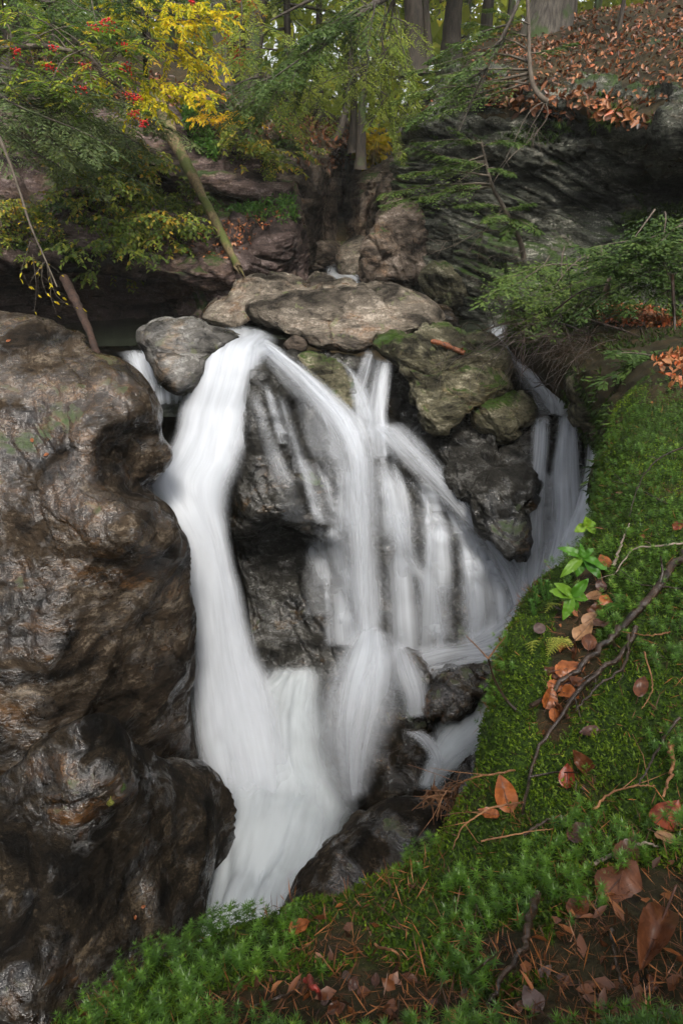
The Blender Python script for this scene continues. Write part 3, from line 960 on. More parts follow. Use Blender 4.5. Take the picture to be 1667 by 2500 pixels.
boulder(blob_rock('boulder', [(738,718),(748,692),(762,677),(804,673),(824,694),(816,716),(780,724)],
        8.8, 0.3, M_slab, tilt=0.3, pw=0.6, n=(60, 90), amp=0.05, freq=3, thick=0.12, lay=0.015, seed=77, fine=0.008, cell=0.04, csize=0.35),
        'small tan rock by the white water behind the flat slab')
boulder(blob_rock('boulder', [(896,838),(938,822),(1002,826),(1021,815),(1065,812),(1129,822),(1161,821),(1195,836),(1231,894),(1262,950),
        (1206,968),(1180,987),(1132,1014),(1075,1054),(1047,1042),(1015,985),(1008,925),(962,893),(924,867)],
        6.55, 0.50, M_mossy, key='mossy', tilt=0.45, pw=0.5, n=(110, 140), amp=0.07, freq=2.2, fol=(0.62, 0.1, 0.7), thick=0.10, lay=0.03, seed=79, fine=0.012, cell=0.09, csize=0.6, aniso=2.2),
        'angular moss-patched boulder with an orange stick on top')
boulder(blob_rock('boulder', [(1156,1000),(1206,968),(1262,962),(1290,980),(1310,1010),(1281,1050),(1228,1084),(1196,1064)],
        6.1, 0.32, M_mossy, tilt=0.2, pw=0.55, n=(80, 110), amp=0.06, freq=2.6, fol=(0.62, 0.1, 0.7), thick=0.11, lay=0.02, seed=81, fine=0.010, cell=0.06, csize=0.4, aniso=2.2),
        'greenish block wedged below the moss-patched boulder')
boulder(blob_rock('boulder', [(1030,1045),(1110,1015),(1190,1040),(1260,1040),(1315,1015),(1308,1120),(1285,1240),(1255,1350),(1225,1330),(1150,1225),(1080,1130)],
        5.98, 0.36, M_wall, tilt=0.6, pw=0.42, n=(100, 140), amp=0.06, freq=2.0, fol=(0.75, -0.2, 0.5), thick=0.2, lay=0.03, seed=83, fine=0.012, cell=0.11, csize=0.5, aniso=2.6),
        'dark wedge of wet rock between the fan of falls and the right-hand falls')
boulder(blob_rock('boulder', [(690,842),(705,826),(734,821),(755,838),(745,858),(710,862)],
        7.0, 0.16, M_tan, tilt=0.1, pw=0.8, n=(50, 70), amp=0.02, freq=4, lay=0.0, seed=85, fine=0.006),
        'round reddish cobble under the edge of the flat slab')
boulder(blob_rock('boulder', [(700,880),(740,862),(800,880),(850,910),(870,960),(880,1020),(850,1030),(800,985),(750,940),(710,915)],
        6.55, 0.25, M_mossy, tilt=0.5, pw=0.6, n=(80, 110), amp=0.05, freq=3, fol=(0.5, 0.1, 0.8), thick=0.10, lay=0.02, seed=86, fine=0.010, cell=0.04, csize=0.3),
        'mossy orange-stained rock between the two crests')
boulder(blob_rock('boulder', [(1027,668),(1065,652),(1123,662),(1140,700),(1150,745),(1112,770),(1078,752),(1046,712)],
        8.6, 0.35, M_mossy, tilt=0.25, pw=0.6, n=(80, 110), amp=0.08, freq=2.6, fol=(0.9, 0.1, 0.3), thick=0.10, lay=0.04, seed=87, fine=0.012, cell=0.06, csize=0.4, aniso=2),
        'knobbly rounded rock at the cliff foot behind the flat slab')
boulder(blob_rock('boulder', [(1040,765),(1075,745),(1110,770),(1122,800),(1080,815),(1046,800)],
        7.9, 0.25, M_dark, tilt=0.1, pw=0.6, n=(60, 80), amp=0.05, freq=3, thick=0.1, lay=0.03, seed=88, fine=0.01),
        'small dark rock in the water at the right end of the slab')
boulder(blob_rock('boulder', [(884,690),(886,620),(905,560),(925,515),(960,492),(1010,488),(1028,540),(1040,600),(1045,660),(1035,700),(960,705)],
        9.8, 0.55, M_tan, tilt=0.25, pw=0.55, n=(110, 140), amp=0.10, freq=1.8, fol=(0.85, 0.3, 0.25), thick=0.22, lay=0.03, seed=89, fine=0.015, cell=0.10, csize=0.6, aniso=1.6),
        'upright rust-brown rock fin with a moss edge at the slot mouth')
boulder(blob_rock('boulder', [(838,600),(862,583),(888,578),(898,614),(886,660),(872,680),(832,676),(822,645)],
        10.7, 0.4, M_slab, tilt=0.5, pw=0.7, n=(70, 90), amp=0.06, freq=2, thick=0.2, lay=0.03, seed=91, fine=0.012),
        'smooth grey rock ramp beside the stream at the slot mouth')
boulder(blob_rock('boulder', [(740,655),(752,600),(790,590),(830,600),(838,640),(800,652)],
        13.0, 0.5, M_tan, tilt=0.3, pw=0.65, n=(60, 80), amp=0.08, freq=1.8, thick=0.2, lay=0.04, seed=92, fine=0.02),
        'rounded dark rock inside the slot behind the stream')
boulder(blob_rock('boulder', [(1385,905),(1410,890),(1440,940),(1470,1010),(1490,1060),(1465,1090),(1430,1050),(1400,980)],
        5.0, 0.25, M_mossy, tilt=0.2, pw=0.6, n=(70, 100), amp=0.05, freq=2.6, fol=(0.7, 0.1, 0.6), thick=0.1, lay=0.03, seed=93, fine=0.010, cell=0.05, csize=0.4, aniso=2),
        'olive brown rock between the right-hand stream and the mossy bank')
# rocks at the foot of the falls
base = [
 ([(968,1605),(993,1583),(1020,1594),(1048,1640),(1046,1690),(1010,1710),(975,1665)], 4.95, 0.25, 101, 'rounded dark rock at the foot of the middle falls'),
 ([(1028,1605),(1063,1580),(1105,1598),(1150,1628),(1110,1668),(1045,1668)], 5.05, 0.28, 102, 'smooth wet hump in the white water below the fan of falls'),
 ([(1036,1715),(1058,1668),(1110,1642),(1164,1618),(1206,1610),(1260,1612),(1290,1660),(1240,1690),(1153,1696),(1105,1718),(1070,1762),(1045,1755)], 4.6, 0.30, 103, 'long black rock above the lower right pool'),
 ([(800,1660),(840,1640),(900,1650),(962,1700),(1010,1690),(1041,1702),(1055,1755),(1050,1872),(1042,1935),(985,1945),(905,1968),(862,1975),(832,1930),(808,1850),(792,1750)], 4.72, 0.30, 104, 'veiled rock ridge in the splash of the middle falls'),
 ([(1080,1940),(1121,1872),(1164,1829),(1222,1805),(1320,1820),(1330,1960),(1220,2080),(1110,2060)], 3.5, 0.40, 105, 'dark rock leaning against the mossy bank beside the lower stream'),
 ([(690,2290),(712,2205),(745,2135),(780,2082),(834,2032),(895,1978),(940,1945),(985,1935),(1040,1945),(1090,1960),(1180,2000),(1200,2120),(1100,2260),(900,2330),(760,2340)], 3.05, 0.55, 106, 'near black wet rock just beyond the mossy front rim'),
]
for ol, Y, dp, sd_, lab in base:
    boulder(blob_rock('boulder', ol, Y, dp, M_dark, tilt=0.35 if sd_ < 106 else 0.45, pw=0.65, n=(110, 140), amp=0.06, freq=2.2, fol=FOL_B, thick=0.14, lay=0.012,
                      seed=sd_, fine=0.009, cell=0.025, csize=0.4, crack=0.3), lab)

# ================================================================ water
def water_mat(name, colr=(0.70, 0.73, 0.78), streak_u=17.0, streak_v=0.55, contrast=(0.38, 0.68), floor=0.03, trans=0.35):
    m, nt, N, L = new_mat(name)
    out = N.new('ShaderNodeOutputMaterial')
    b = N.new('ShaderNodeBsdfPrincipled')
    b.inputs['Base Color'].default_value = tuple(colr) + (1,)
    b.inputs['Roughness'].default_value = 0.45
    b.inputs['Specular IOR Level'].default_value = 0.25
    tl = N.new('ShaderNodeBsdfTranslucent')
    tl.inputs[0].default_value = tuple(colr) + (1,)
    mx0 = N.new('ShaderNodeMixShader')
    mx0.inputs[0].default_value = trans
    L.new(b.outputs[0], mx0.inputs[1])
    L.new(tl.outputs[0], mx0.inputs[2])
    tr = N.new('ShaderNodeBsdfTransparent')
    mx = N.new('ShaderNodeMixShader')
    L.new(tr.outputs[0], mx.inputs[1])
    L.new(mx0.outputs[0], mx.inputs[2])
    L.new(mx.outputs[0], out.inputs[0])

    def at(n):
        a = N.new('ShaderNodeAttribute')
        a.attribute_name = n
        return a.outputs['Fac']
    cb = N.new('ShaderNodeCombineXYZ')
    L.new(mathn(N, L, 'MULTIPLY', at('fu'), streak_u), cb.inputs[0])
    L.new(mathn(N, L, 'MULTIPLY', at('fv'), streak_v), cb.inputs[1])
    L.new(mathn(N, L, 'MULTIPLY', at('rnd'), 31.0), cb.inputs[2])
    n1 = noise_node(N, L, cb.outputs[0], 1.0, 4, 0.6, 0.15)
    cb2 = N.new('ShaderNodeCombineXYZ')
    L.new(mathn(N, L, 'MULTIPLY', at('fu'), streak_u * 0.22), cb2.inputs[0])
    L.new(mathn(N, L, 'MULTIPLY', at('fv'), streak_v * 1.6), cb2.inputs[1])
    L.new(mathn(N, L, 'MULTIPLY', at('rnd'), 57.0), cb2.inputs[2])
    n2 = noise_node(N, L, cb2.outputs[0], 1.0, 3, 0.5, 0.1)
    s = mathn(N, L, 'ADD', mathn(N, L, 'MULTIPLY', n1.outputs[0], 0.55), mathn(N, L, 'MULTIPLY', n2.outputs[0], 0.45))
    r = ramp(N, [(contrast[0], g(floor)), (contrast[1], g(1.0))], 'EASE')
    L.new(s, r.inputs[0])
    st = r.outputs[0]
    # thick water is opaque, thin water shows its threads
    d = at('dens')
    a1 = mathn(N, L, 'MULTIPLY', d, mathn(N, L, 'ADD', mathn(N, L, 'MULTIPLY', st, 1.3), mathn(N, L, 'MULTIPLY', d, 0.55)), True)
    L.new(a1, mx.inputs[0])
    bp = N.new('ShaderNodeBump')
    bp.inputs['Strength'].default_value = 0.25
    bp.inputs['Distance'].default_value = 0.03
    L.new(s, bp.inputs['Height'])
    L.new(bp.outputs[0], b.inputs['Normal'])
    return m


M_fall = water_mat('silky_white_water')
M_chute = water_mat('thick_white_water', streak_u=8.0, streak_v=0.4, contrast=(0.28, 0.62), floor=0.3)
M_veil = water_mat('thin_veil_water', streak_u=22.0, streak_v=0.35, contrast=(0.25, 0.72), floor=0.15)
M_foam = water_mat('foaming_pool_water', colr=(0.70, 0.74, 0.77), streak_u=5.5, streak_v=0.8, contrast=(0.30, 0.62), floor=0.22)


def flow_arrays(P, dens, nu, nv, nl, gap, edge, seed, bulge, ripple, soft, tails=(0.05, 0.06)):
    P = np.asarray(P, float)
    G0 = cr(P, nu, 0)
    w = np.linspace(0, 1, nv)[None, :, None]
    G0 = G0[:, :1] * (1 - w) + G0[:, 1:] * w
    N = grid_normals(G0)
    u = np.linspace(0, 1, nv)
    width = np.linalg.norm(G0[:, -1] - G0[:, 0], axis=-1)
    mid = G0[:, nv // 2]
    fv = np.concatenate([[0], np.cumsum(np.linalg.norm(np.diff(mid, axis=0), axis=-1))])
    FU = np.broadcast_to(u[None] * width.mean(), (nu, nv))
    FV = np.broadcast_to(fv[:, None], (nu, nv))
    D = cr(np.array(dens, float)[:, None], nu, 0)[:, 0][:, None]
    pu = np.stack([FU * 7, FV * 1.2, np.full_like(FU, seed * 3.7)], -1)
    out = []
    for l in range(nl):
        e = 0.5 - np.abs(u - 0.5)
        wob = 0.10 * fbm(np.stack([fv * 2.0, np.full_like(fv, l * 5.1 + seed), np.zeros_like(fv)], -1), 3, seed)
        fade = smooth(0.0, edge, e[None] + wob[:, None] * (e[None] < edge))
        fade = fade * smooth(0, 0.03, e[None])
        arch = bulge * width[:, None] * (1 - (2 * u[None] - 1) ** 2)
        off = arch + l * gap + ripple * fbm(pu + l * 9.0, 3, seed + l)
        G = G0 + N * off[..., None]
        dd = np.clip(D, 0, 1.4) * fade ** soft
        tail = smooth(0, tails[0], np.linspace(0, 1, nu)) * smooth(0, tails[1], 1 - np.linspace(0, 1, nu))
        out.append((G.reshape(-1, 3), (dd * tail[:, None] * (1.0 if l == 0 else 0.62)).ravel(), FU.ravel(), FV.ravel(),
                    np.full(nu * nv, (seed * 0.37 + l * 0.71) % 1.0 + 0.001), grid_quads(nu, nv)))
    return out


def flow_build(name, parts, label, mat):
    n, Q = 0, []
    for p in parts:
        Q.append(p[5] + n)
        n += len(p[0])
    c = lambda k: np.concatenate([p[k] for p in parts])
    me = mesh_from(name, c(0), np.zeros((0, 3), np.int64), np.concatenate(Q), {'dens': np.clip(c(1), 0, 1.4), 'fu': c(2), 'fv': c(3), 'rnd': c(4)})
    return tag(link(name, me, mat or M_fall), label, kind='structure')


def flow(name, secs, dens, label, mat=None, nu=110, nv=36, nl=3, gap=0.03, edge=0.35, seed=0, bulge=0.06, ripple=0.025, soft=1.0):
    """a sheet of falling water: cross-sections (left, right) in flow order, with thickness from nested sheets"""
    P = [[Wp(*c) for c in s] for s in secs]
    return flow_build(name, flow_arrays(P, dens, nu, nv, nl, gap, edge, seed, bulge, ripple, soft), label, mat)


def threads(name, paths, label, mat=None, copies=3, seed=0, wid=(10, 26), den=(0.35, 0.8), jit=9):
    """thin threads of water that cling to the rock face on their way down"""
    r = np.random.default_rng(seed)
    G, N = SURF['wall']
    x, y, z = project(G)
    parts = []
    k = 0
    for path in paths:
        for c in range(copies):
            pts = cr(np.array(path, float), 16, 0)
            pts[:, 0] += r.normal(0, jit) + np.cumsum(r.normal(0, 1.2, 16))
            if c:
                a, b = sorted(r.uniform(0, 1, 2))
                b = max(b, a + 0.35)
                pts = cr(pts[int(a * 8):max(int(b * 16), int(a * 8) + 5)], 16, 0)
            w = r.uniform(*wid) * (0.6 + 0.8 * np.linspace(0, 1, 16))
            sec = []
            ds = []
            for (px, py), ww in zip(pts, w):
                i = np.unravel_index(np.argmin((x - px) ** 2 + (y - py) ** 2), x.shape)
                ds.append(G[i][1])
            ds = np.array(ds)
            # water leaps off what juts out and never sinks into the rock
            sm = np.convolve(np.pad(ds, 2, 'edge'), np.ones(5) / 5, 'valid')
            ds = np.minimum(sm, ds) - 0.07 - 0.02 * r.random()
            for (px, py), ww, Y in zip(pts, w, ds):
                sec.append([Wp(px - ww, py, Y), Wp(px + ww, py, Y)])
            d0 = r.uniform(*den)
            dens = d0 * np.clip(1 + 0.35 * r.normal(0, 1, 8), 0.4, 1.5)
            parts += flow_arrays(sec, dens, 40, 10, 1, 0.02, 0.5, seed + k, 0.05, 0.006, 1.0, tails=(0.25, 0.03))
            k += 1
    return flow_build(name, parts, label, mat)


# still and gliding water
def pool_mat():
    m, nt, N, L = new_mat('dark_pool_water')
    out = N.new('ShaderNodeOutputMaterial')
    b = N.new('ShaderNodeBsdfPrincipled')
    b.inputs['Base Color'].default_value = (0.022, 0.026, 0.018, 1)
    b.inputs['Roughness'].default_value = 0.12
    geo = N.new('ShaderNodeNewGeometry')
    n = noise_node(N, L, geo.outputs['Position'], 3.0, 3)
    bp = N.new('ShaderNodeBump')
    bp.inputs['Strength'].default_value = 0.15
    bp.inputs['Distance'].default_value = 0.05
    L.new(n.outputs[0], bp.inputs['Height'])
    L.new(bp.outputs[0], b.inputs['Normal'])
    L.new(b.outputs[0], out.inputs[0])
    return m


M_pool = pool_mat()


def sheet(name, rows, nu, nv, mat, label, amp=0.01):
    G = loft_points(rows, nu, nv)
    G[..., 2] += amp * fbm(G * 3.0, 3, 5)
    me = mesh_from(name, G.reshape(-1, 3), np.zeros((0, 3), np.int64), grid_quads(nu, nv))
    return tag(link(name, me, mat), label, kind='structure')


sheet('pool', [[(150,850,7.4),(420,840,7.2),(640,825,7.0),(800,845,7.0)], [(150,790,9.0),(420,770,9.0),(640,765,8.9),(800,775,8.9)]], 20, 30, M_pool,
      'dark upper pool under the slab')
_fx, _fy = np.meshgrid(np.linspace(-3.2, 3.0, 40), np.linspace(0.3, 5.6, 40), indexing='ij')
_fz = -5.22 + 0.012 * fbm(np.stack([_fx, _fy, _fx * 0], -1) * 3, 2, 6)
me = mesh_from('pool', np.stack([_fx, _fy, _fz], -1).reshape(-1, 3), np.zeros((0, 3), np.int64), grid_quads(40, 40))
tag(link('pool', me, M_pool), 'dark water on the gorge floor below the falls', kind='structure')
sheet('pool', [[(1040,850,7.0),(1150,845,6.9),(1240,850,6.8)], [(1040,790,8.1),(1150,780,8.1),(1240,785,8.0)]], 14, 20, M_pool,
      'small dark pool behind the moss-patched boulder')
sheet('pool', [[(250,1010,6.5),(360,1015,6.3),(480,1020,6.1)], [(250,900,7.3),(360,880,7.4),(480,880,7.3)]], 14, 20, M_pool,
      'greenish plunge pool between the huge boulder and the main chute')

# ---------------------------------------------------------------- the falls
flow('waterfall', [[(500,832,7.0),(680,836,7.0)],[(505,852,6.6),(690,856,6.62)],[(482,880,6.22),(655,884,6.15)],[(458,935,6.05),(640,945,5.98)],
     [(440,1000,5.95),(618,1015,5.85)],[(428,1065,5.8),(606,1085,5.65)],[(385,1130,5.55),(598,1150,5.5)],[(340,1195,5.3),(578,1205,5.35)],
     [(385,1262,5.1),(562,1265,5.25)],[(432,1330,5.0),(566,1330,5.15)],[(448,1440,4.85),(592,1440,5.0)],[(455,1600,4.65),(640,1580,4.75)],
     [(462,1750,4.4),(690,1715,4.5)],[(478,1880,4.1),(720,1850,4.2)],[(495,2000,3.7),(720,1980,3.85)],[(505,2130,3.25),(700,2120,3.35)]],
     [.55,.8,1.1,1.1,1.15,1.2,1.2,1.1,1.25,1.3,1.2,1.05,.85,.6,.35,.08],
     'main chute of white water sliding down beside the huge boulder', mat=M_chute, nu=150, nv=44, nl=3, gap=0.04, edge=0.34, seed=1, bulge=0.12)
flow('waterfall', [[(650,1615,5.2),(800,1635,5.15)],[(610,1680,5.1),(805,1690,4.9)],[(560,1760,4.85),(820,1770,4.55)],[(510,1850,4.5),(848,1860,4.15)],
     [(490,1950,4.05),(882,1965,3.78)],[(485,2060,3.55),(845,2060,3.42)],[(470,2180,3.1),(785,2170,3.07)],[(440,2320,2.62),(740,2290,2.65)],[(400,2480,2.3),(720,2440,2.3)]],
     [.4,.75,.85,.85,.8,.8,.8,.8,.8], 'boiling white pool at the bottom of the main chute', mat=M_foam, nu=110, nv=56, nl=3, gap=0.06, edge=0.34, seed=2, bulge=0.05, ripple=0.10, soft=1.2)
flow('waterfall', [[(600,852,6.55),(692,858,6.6)],[(632,872,6.2),(712,888,6.35)],[(655,905,6.05),(765,925,6.3)],[(715,975,5.9),(830,975,6.2)],
     [(770,1050,5.72),(900,1040,5.95)],[(800,1130,5.55),(930,1095,5.75)],[(815,1220,5.43),(930,1190,5.6)],[(828,1330,5.35),(934,1310,5.45)],
     [(842,1450,5.25),(936,1440,5.3)],[(852,1560,5.12),(942,1560,5.15)],[(850,1640,4.95),(955,1640,4.95)]],
     [.7,1.0,1.0,.9,1.0,.9,.72,.85,.85,.85,.85], 'white arc of water curving over the fin and dropping in the middle', nu=130, nv=34, nl=3, gap=0.03, edge=0.5, seed=3, bulge=0.10)
flow('waterfall', [[(850,1550,5.12),(960,1550,5.12)],[(800,1615,4.78),(1000,1605,4.78)],[(752,1700,4.48),(1015,1680,4.46)],[(755,1800,4.22),(985,1770,4.2)],[(785,1890,3.98),(945,1860,3.98)],[(820,1980,3.75),(915,1950,3.75)]],
     [.9,.85,.66,.5,.42,.25], 'splash of white water fanning over the veiled ridge', mat=M_veil, nu=80, nv=40, nl=3, gap=0.05, edge=0.5, seed=5, bulge=0.03, ripple=0.06, soft=1.25)
flow('waterfall', [[(888,850,6.65),(925,866,6.62)],[(868,905,6.4),(915,905,6.45)],[(850,960,6.25),(905,960,6.3)],[(850,1030,6.05),(915,1030,6.1)],[(870,1080,5.85),(930,1080,5.9)]],
     [.3,.4,.5,.6,.6], 'pair of thin spouts leaping off the edge of the moss-patched boulder', nu=60, nv=20, nl=2, edge=0.4, seed=6)
flow('waterfall', [[(915,872,6.5),(965,885,6.45)],[(900,930,6.3),(958,930,6.3)],[(890,1000,6.1),(950,1000,6.12)],[(890,1070,5.85),(955,1060,5.9)],[(900,1130,5.7),(960,1120,5.75)]],
     [.4,.65,.7,.8,.7], 'brighter spout falling from the lip of the moss-patched boulder', nu=60, nv=20, nl=2, edge=0.4, seed=7)
flow('waterfall', [[(880,1040,5.9),(990,1040,6.05)],[(920,1090,5.72),(1040,1085,5.9)],[(1000,1165,5.6),(1100,1160,5.8)],[(1070,1235,5.5),(1165,1235,5.75)],
     [(1140,1315,5.42),(1230,1320,5.6)],[(1205,1405,5.3),(1290,1405,5.42)],[(1235,1490,5.15),(1320,1480,5.2)],[(1230,1560,5.0),(1320,1550,5.05)]],
     [.6,.6,.5,.45,.45,.45,.5,.4], 'slanting ribbon of water crossing the rock face to the right', nu=140, nv=34, nl=3, edge=0.42, seed=8)
flow('waterfall', [[(1185,795,7.0),(1250,795,6.9)],[(1198,850,6.65),(1280,845,6.55)],[(1235,900,6.35),(1335,890,6.3)],[(1262,940,6.1),(1395,940,6.0)],[(1290,975,5.95),(1440,985,5.85)],[(1300,1010,5.9),(1440,1025,5.85)]],
     [.5,.8,1.0,1.15,1.0,.6], 'pale stream sliding past the moss-patched boulder to the right-hand falls', nu=80, nv=26, nl=2, edge=0.35, seed=12)
flow('waterfall', [[(1295,1015,5.88),(1345,1015,5.85)],[(1288,1090,5.72),(1345,1090,5.7)],[(1270,1200,5.6),(1340,1200,5.58)],[(1250,1320,5.45),(1340,1320,5.42)],[(1245,1440,5.25),(1340,1430,5.25)],[(1240,1520,5.1),(1330,1500,5.1)]],
     [.5,1.0,1.0,.9,.8,.6], 'left strand of the right-hand falls', nu=100, nv=26, nl=2, edge=0.42, seed=13)
flow('waterfall', [[(1355,1010,5.82),(1410,1015,5.8)],[(1350,1080,5.68),(1415,1080,5.65)],[(1335,1160,5.58),(1425,1165,5.52)],[(1330,1260,5.48),(1435,1260,5.4)],[(1310,1360,5.32),(1420,1350,5.28)],[(1280,1460,5.15),(1380,1450,5.1)]],
     [.7,1.3,1.4,1.3,1.2,.9], 'broad middle strand of the right-hand falls', nu=100, nv=30, nl=3, edge=0.42, seed=14)
flow('waterfall', [[(1430,1020,5.6),(1490,1040,5.5)],[(1430,1130,5.5),(1510,1130,5.3)],[(1400,1230,5.35),(1490,1240,5.2)],[(1350,1330,5.2),(1460,1330,5.08)],[(1300,1430,5.05),(1410,1420,4.95)],[(1260,1520,4.95),(1360,1510,4.85)]],
     [.5,1.1,1.3,1.4,1.4,1.0], 'bright slanting strand of the right-hand falls beside the mossy bank', nu=100, nv=30, nl=3, edge=0.38, seed=15)
flow('waterfall', [[(1290,1450,5.1),(1400,1480,5.0)],[(1150,1540,5.0),(1330,1600,4.85)],[(1020,1570,5.05),(1200,1640,4.8)],[(940,1600,5.0),(1010,1680,4.75)]],
     [.6,.55,.5,.35], 'white water running behind the rocks at the foot of the falls', nu=60, nv=30, nl=2, edge=0.3, seed=16)
flow('waterfall', [[(1190,1670,4.75),(1330,1720,4.5)],[(1120,1700,4.55),(1270,1790,4.2)],[(1060,1770,4.3),(1180,1850,4.0)],[(1035,1850,4.1),(1110,1900,3.85)],[(1010,1930,3.9),(1080,1940,3.75)]],
     [.6,.7,.65,.6,.45], 'soft white stream between the black rock and the leaning rock', mat=M_foam, nu=70, nv=34, nl=2, edge=0.45, seed=17)
flow('waterfall', [[(975,1790,4.05),(1030,1780,4.05)],[(1010,1810,3.98),(1060,1800,4.0)],[(1040,1850,3.9),(1080,1830,3.95)],[(1050,1890,3.85),(1090,1870,3.88)]],
     [.4,.6,.6,.4], 'small curl of water slipping off the veiled ridge', nu=40, nv=18, nl=2, edge=0.4, seed=18)
flow('waterfall', [[(285,865,7.0),(395,870,7.0)],[(300,890,6.8),(400,890,6.75)],[(330,930,6.6),(395,930,6.6)],[(350,960,6.5),(400,960,6.5)]],
     [.5,1.0,.9,.6], 'small cascade behind the huge boulder', nu=40, nv=20, nl=2, edge=0.35, seed=19)
flow('waterfall', [[(365,945,6.55),(460,940,6.5)],[(370,975,6.4),(460,968,6.35)],[(378,995,6.3),(455,990,6.25)]],
     [.3,.7,.3], 'pale run of water across the plunge pool', nu=30, nv=20, nl=1, edge=0.3, seed=20)
flow('waterfall', [[(790,655,11.2),(855,655,11.2)],[(785,675,10.6),(870,672,10.5)],[(800,690,10.0),(900,690,9.9)],[(800,705,9.4),(900,705,9.3)]],
     [.5,.8,.8,.5], 'white water entering the gorge at the slot mouth', nu=40, nv=20, nl=2, edge=0.3, seed=21)
flow('waterfall', [[(775,885,6.7),(830,890,6.7)],[(820,905,6.55),(870,905,6.55)],[(845,960,6.3),(905,950,6.35)],[(880,1040,6.0),(930,1030,6.05)]],
     [.2,.45,.6,.5], 'thin trickle behind the orange-stained rock', nu=40, nv=18, nl=2, edge=0.4, seed=22)

flow('waterfall', [[(700,925,6.05),(790,945,6.25)],[(760,1030,5.85),(850,1020,6.05)],[(800,1140,5.6),(890,1120,5.72)],[(850,1250,5.45),(930,1240,5.52)],[(880,1380,5.3),(960,1370,5.35)],[(900,1540,5.15),(975,1540,5.15)]],
     [.3,.35,.35,.3,.3,.25], 'gauzy water beside the white arc', nu=100, nv=28, nl=1, edge=0.42, seed=31)
flow('waterfall', [[(1300,1150,5.62),(1380,1150,5.58)],[(1300,1240,5.5),(1390,1240,5.46)],[(1290,1340,5.35),(1380,1340,5.32)],[(1270,1450,5.15),(1360,1440,5.12)]],
     [.2,.45,.5,.4], 'gauzy water between the strands of the right-hand falls', nu=100, nv=28, nl=2, edge=0.42, seed=36)
threads('waterfall', [[(930,1085),(945,1180),(960,1290),(985,1370),(1030,1440),(1050,1620)], [(945,1100),(975,1200),(985,1300),(990,1420),(1000,1620)],
    [(1000,1150),(1045,1200),(1060,1260),(1065,1350),(1060,1620)], [(1030,1180),(1085,1270),(1095,1350),(1095,1620)], [(1070,1220),(1110,1270),(1140,1340),(1155,1420),(1165,1620)],
    [(1100,1250),(1140,1300),(1165,1370),(1180,1450),(1185,1620)], [(960,1060),(1030,1120),(1100,1200),(1160,1280),(1220,1360),(1280,1440),(1295,1510)],
    [(980,1050),(1060,1110),(1130,1190),(1190,1270),(1250,1350),(1300,1430)], [(1150,1290),(1200,1380),(1230,1460),(1240,1620)], [(1010,1090),(1080,1160),(1150,1250),(1210,1330),(1255,1420),(1270,1540)]],
    'fan of thin water threads spreading over the dark face to the right', mat=M_veil, copies=5, seed=201, wid=(12, 42), den=(0.22, 0.62), jit=14)
threads('waterfall', [[(830,1150),(835,1300),(850,1430),(860,1580)], [(800,1240),(815,1380),(835,1580)], [(765,1285),(790,1400),(812,1580)], [(900,1100),(890,1250),(905,1400),(915,1580)], [(870,1080),(860,1250),(870,1420),(885,1580)]],
    'thin threads either side of the middle drop', mat=M_veil, copies=4, seed=202, wid=(10, 32), den=(0.2, 0.5), jit=12)
threads('waterfall', [[(680,945),(720,1070),(760,1190),(790,1280)], [(710,950),(765,1090),(805,1220),(825,1330)], [(740,970),(800,1100),(835,1210)], [(650,930),(690,1060),(735,1180),(775,1275)]],
    'gauze of threads over the right flank of the fin', mat=M_veil, copies=4, seed=203, wid=(12, 36), den=(0.12, 0.32), jit=14)

flow('waterfall', [[(935,1580,5.0),(1010,1575,5.0)],[(945,1640,4.68),(1040,1630,4.68)],[(965,1700,4.5),(1060,1690,4.5)],[(975,1760,4.35),(1060,1750,4.35)]],
     [.4,.55,.5,.3], 'thin apron of water over the rounded dark rock beside the splash', mat=M_veil, nu=50, nv=24, nl=2, edge=0.5, seed=41, soft=1.2)

# ================================================================ vegetation
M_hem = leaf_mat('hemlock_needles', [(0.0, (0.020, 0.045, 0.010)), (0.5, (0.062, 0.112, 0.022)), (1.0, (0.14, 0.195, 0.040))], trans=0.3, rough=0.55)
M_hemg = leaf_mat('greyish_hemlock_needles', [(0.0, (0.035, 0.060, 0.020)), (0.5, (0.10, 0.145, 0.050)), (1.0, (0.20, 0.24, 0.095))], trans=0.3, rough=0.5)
M_hemy = leaf_mat('sunlit_tinted_hemlock_needles', [(0.0, (0.055, 0.095, 0.012)), (0.5, (0.145, 0.205, 0.028)), (1.0, (0.28, 0.32, 0.045))], trans=0.4, rough=0.55)  # brighter, yellower copy of the needles: sunlit glow put into the colour
M_birch = leaf_mat('yellow_birch_leaves', [(0.0, (0.24, 0.30, 0.015)), (0.35, (0.56, 0.50, 0.015)), (0.75, (0.76, 0.60, 0.02)), (1.0, (0.70, 0.42, 0.02))], trans=0.5)
M_ash = leaf_mat('mountain_ash_leaves', [(0.0, (0.06, 0.13, 0.02)), (0.45, (0.18, 0.27, 0.03)), (0.75, (0.38, 0.38, 0.03)), (1.0, (0.50, 0.27, 0.03))], trans=0.4)
M_shrub = leaf_mat('hobblebush_leaves', [(0.0, (0.035, 0.075, 0.018)), (0.5, (0.13, 0.19, 0.028)), (0.85, (0.29, 0.31, 0.04)), (1.0, (0.42, 0.27, 0.03))], trans=0.35)
M_herb = leaf_mat('ledge_herbs', [(0.0, (0.03, 0.085, 0.015)), (0.6, (0.07, 0.17, 0.025)), (1.0, (0.16, 0.26, 0.04))], trans=0.35)
M_far = leaf_mat('far_woodland_leaves', [(0.0, (0.09, 0.14, 0.015)), (0.45, (0.24, 0.29, 0.03)), (0.8, (0.46, 0.42, 0.035)), (1.0, (0.62, 0.44, 0.03))], trans=0.5)  # leaf colours, lifted to carry the glow of the far wood
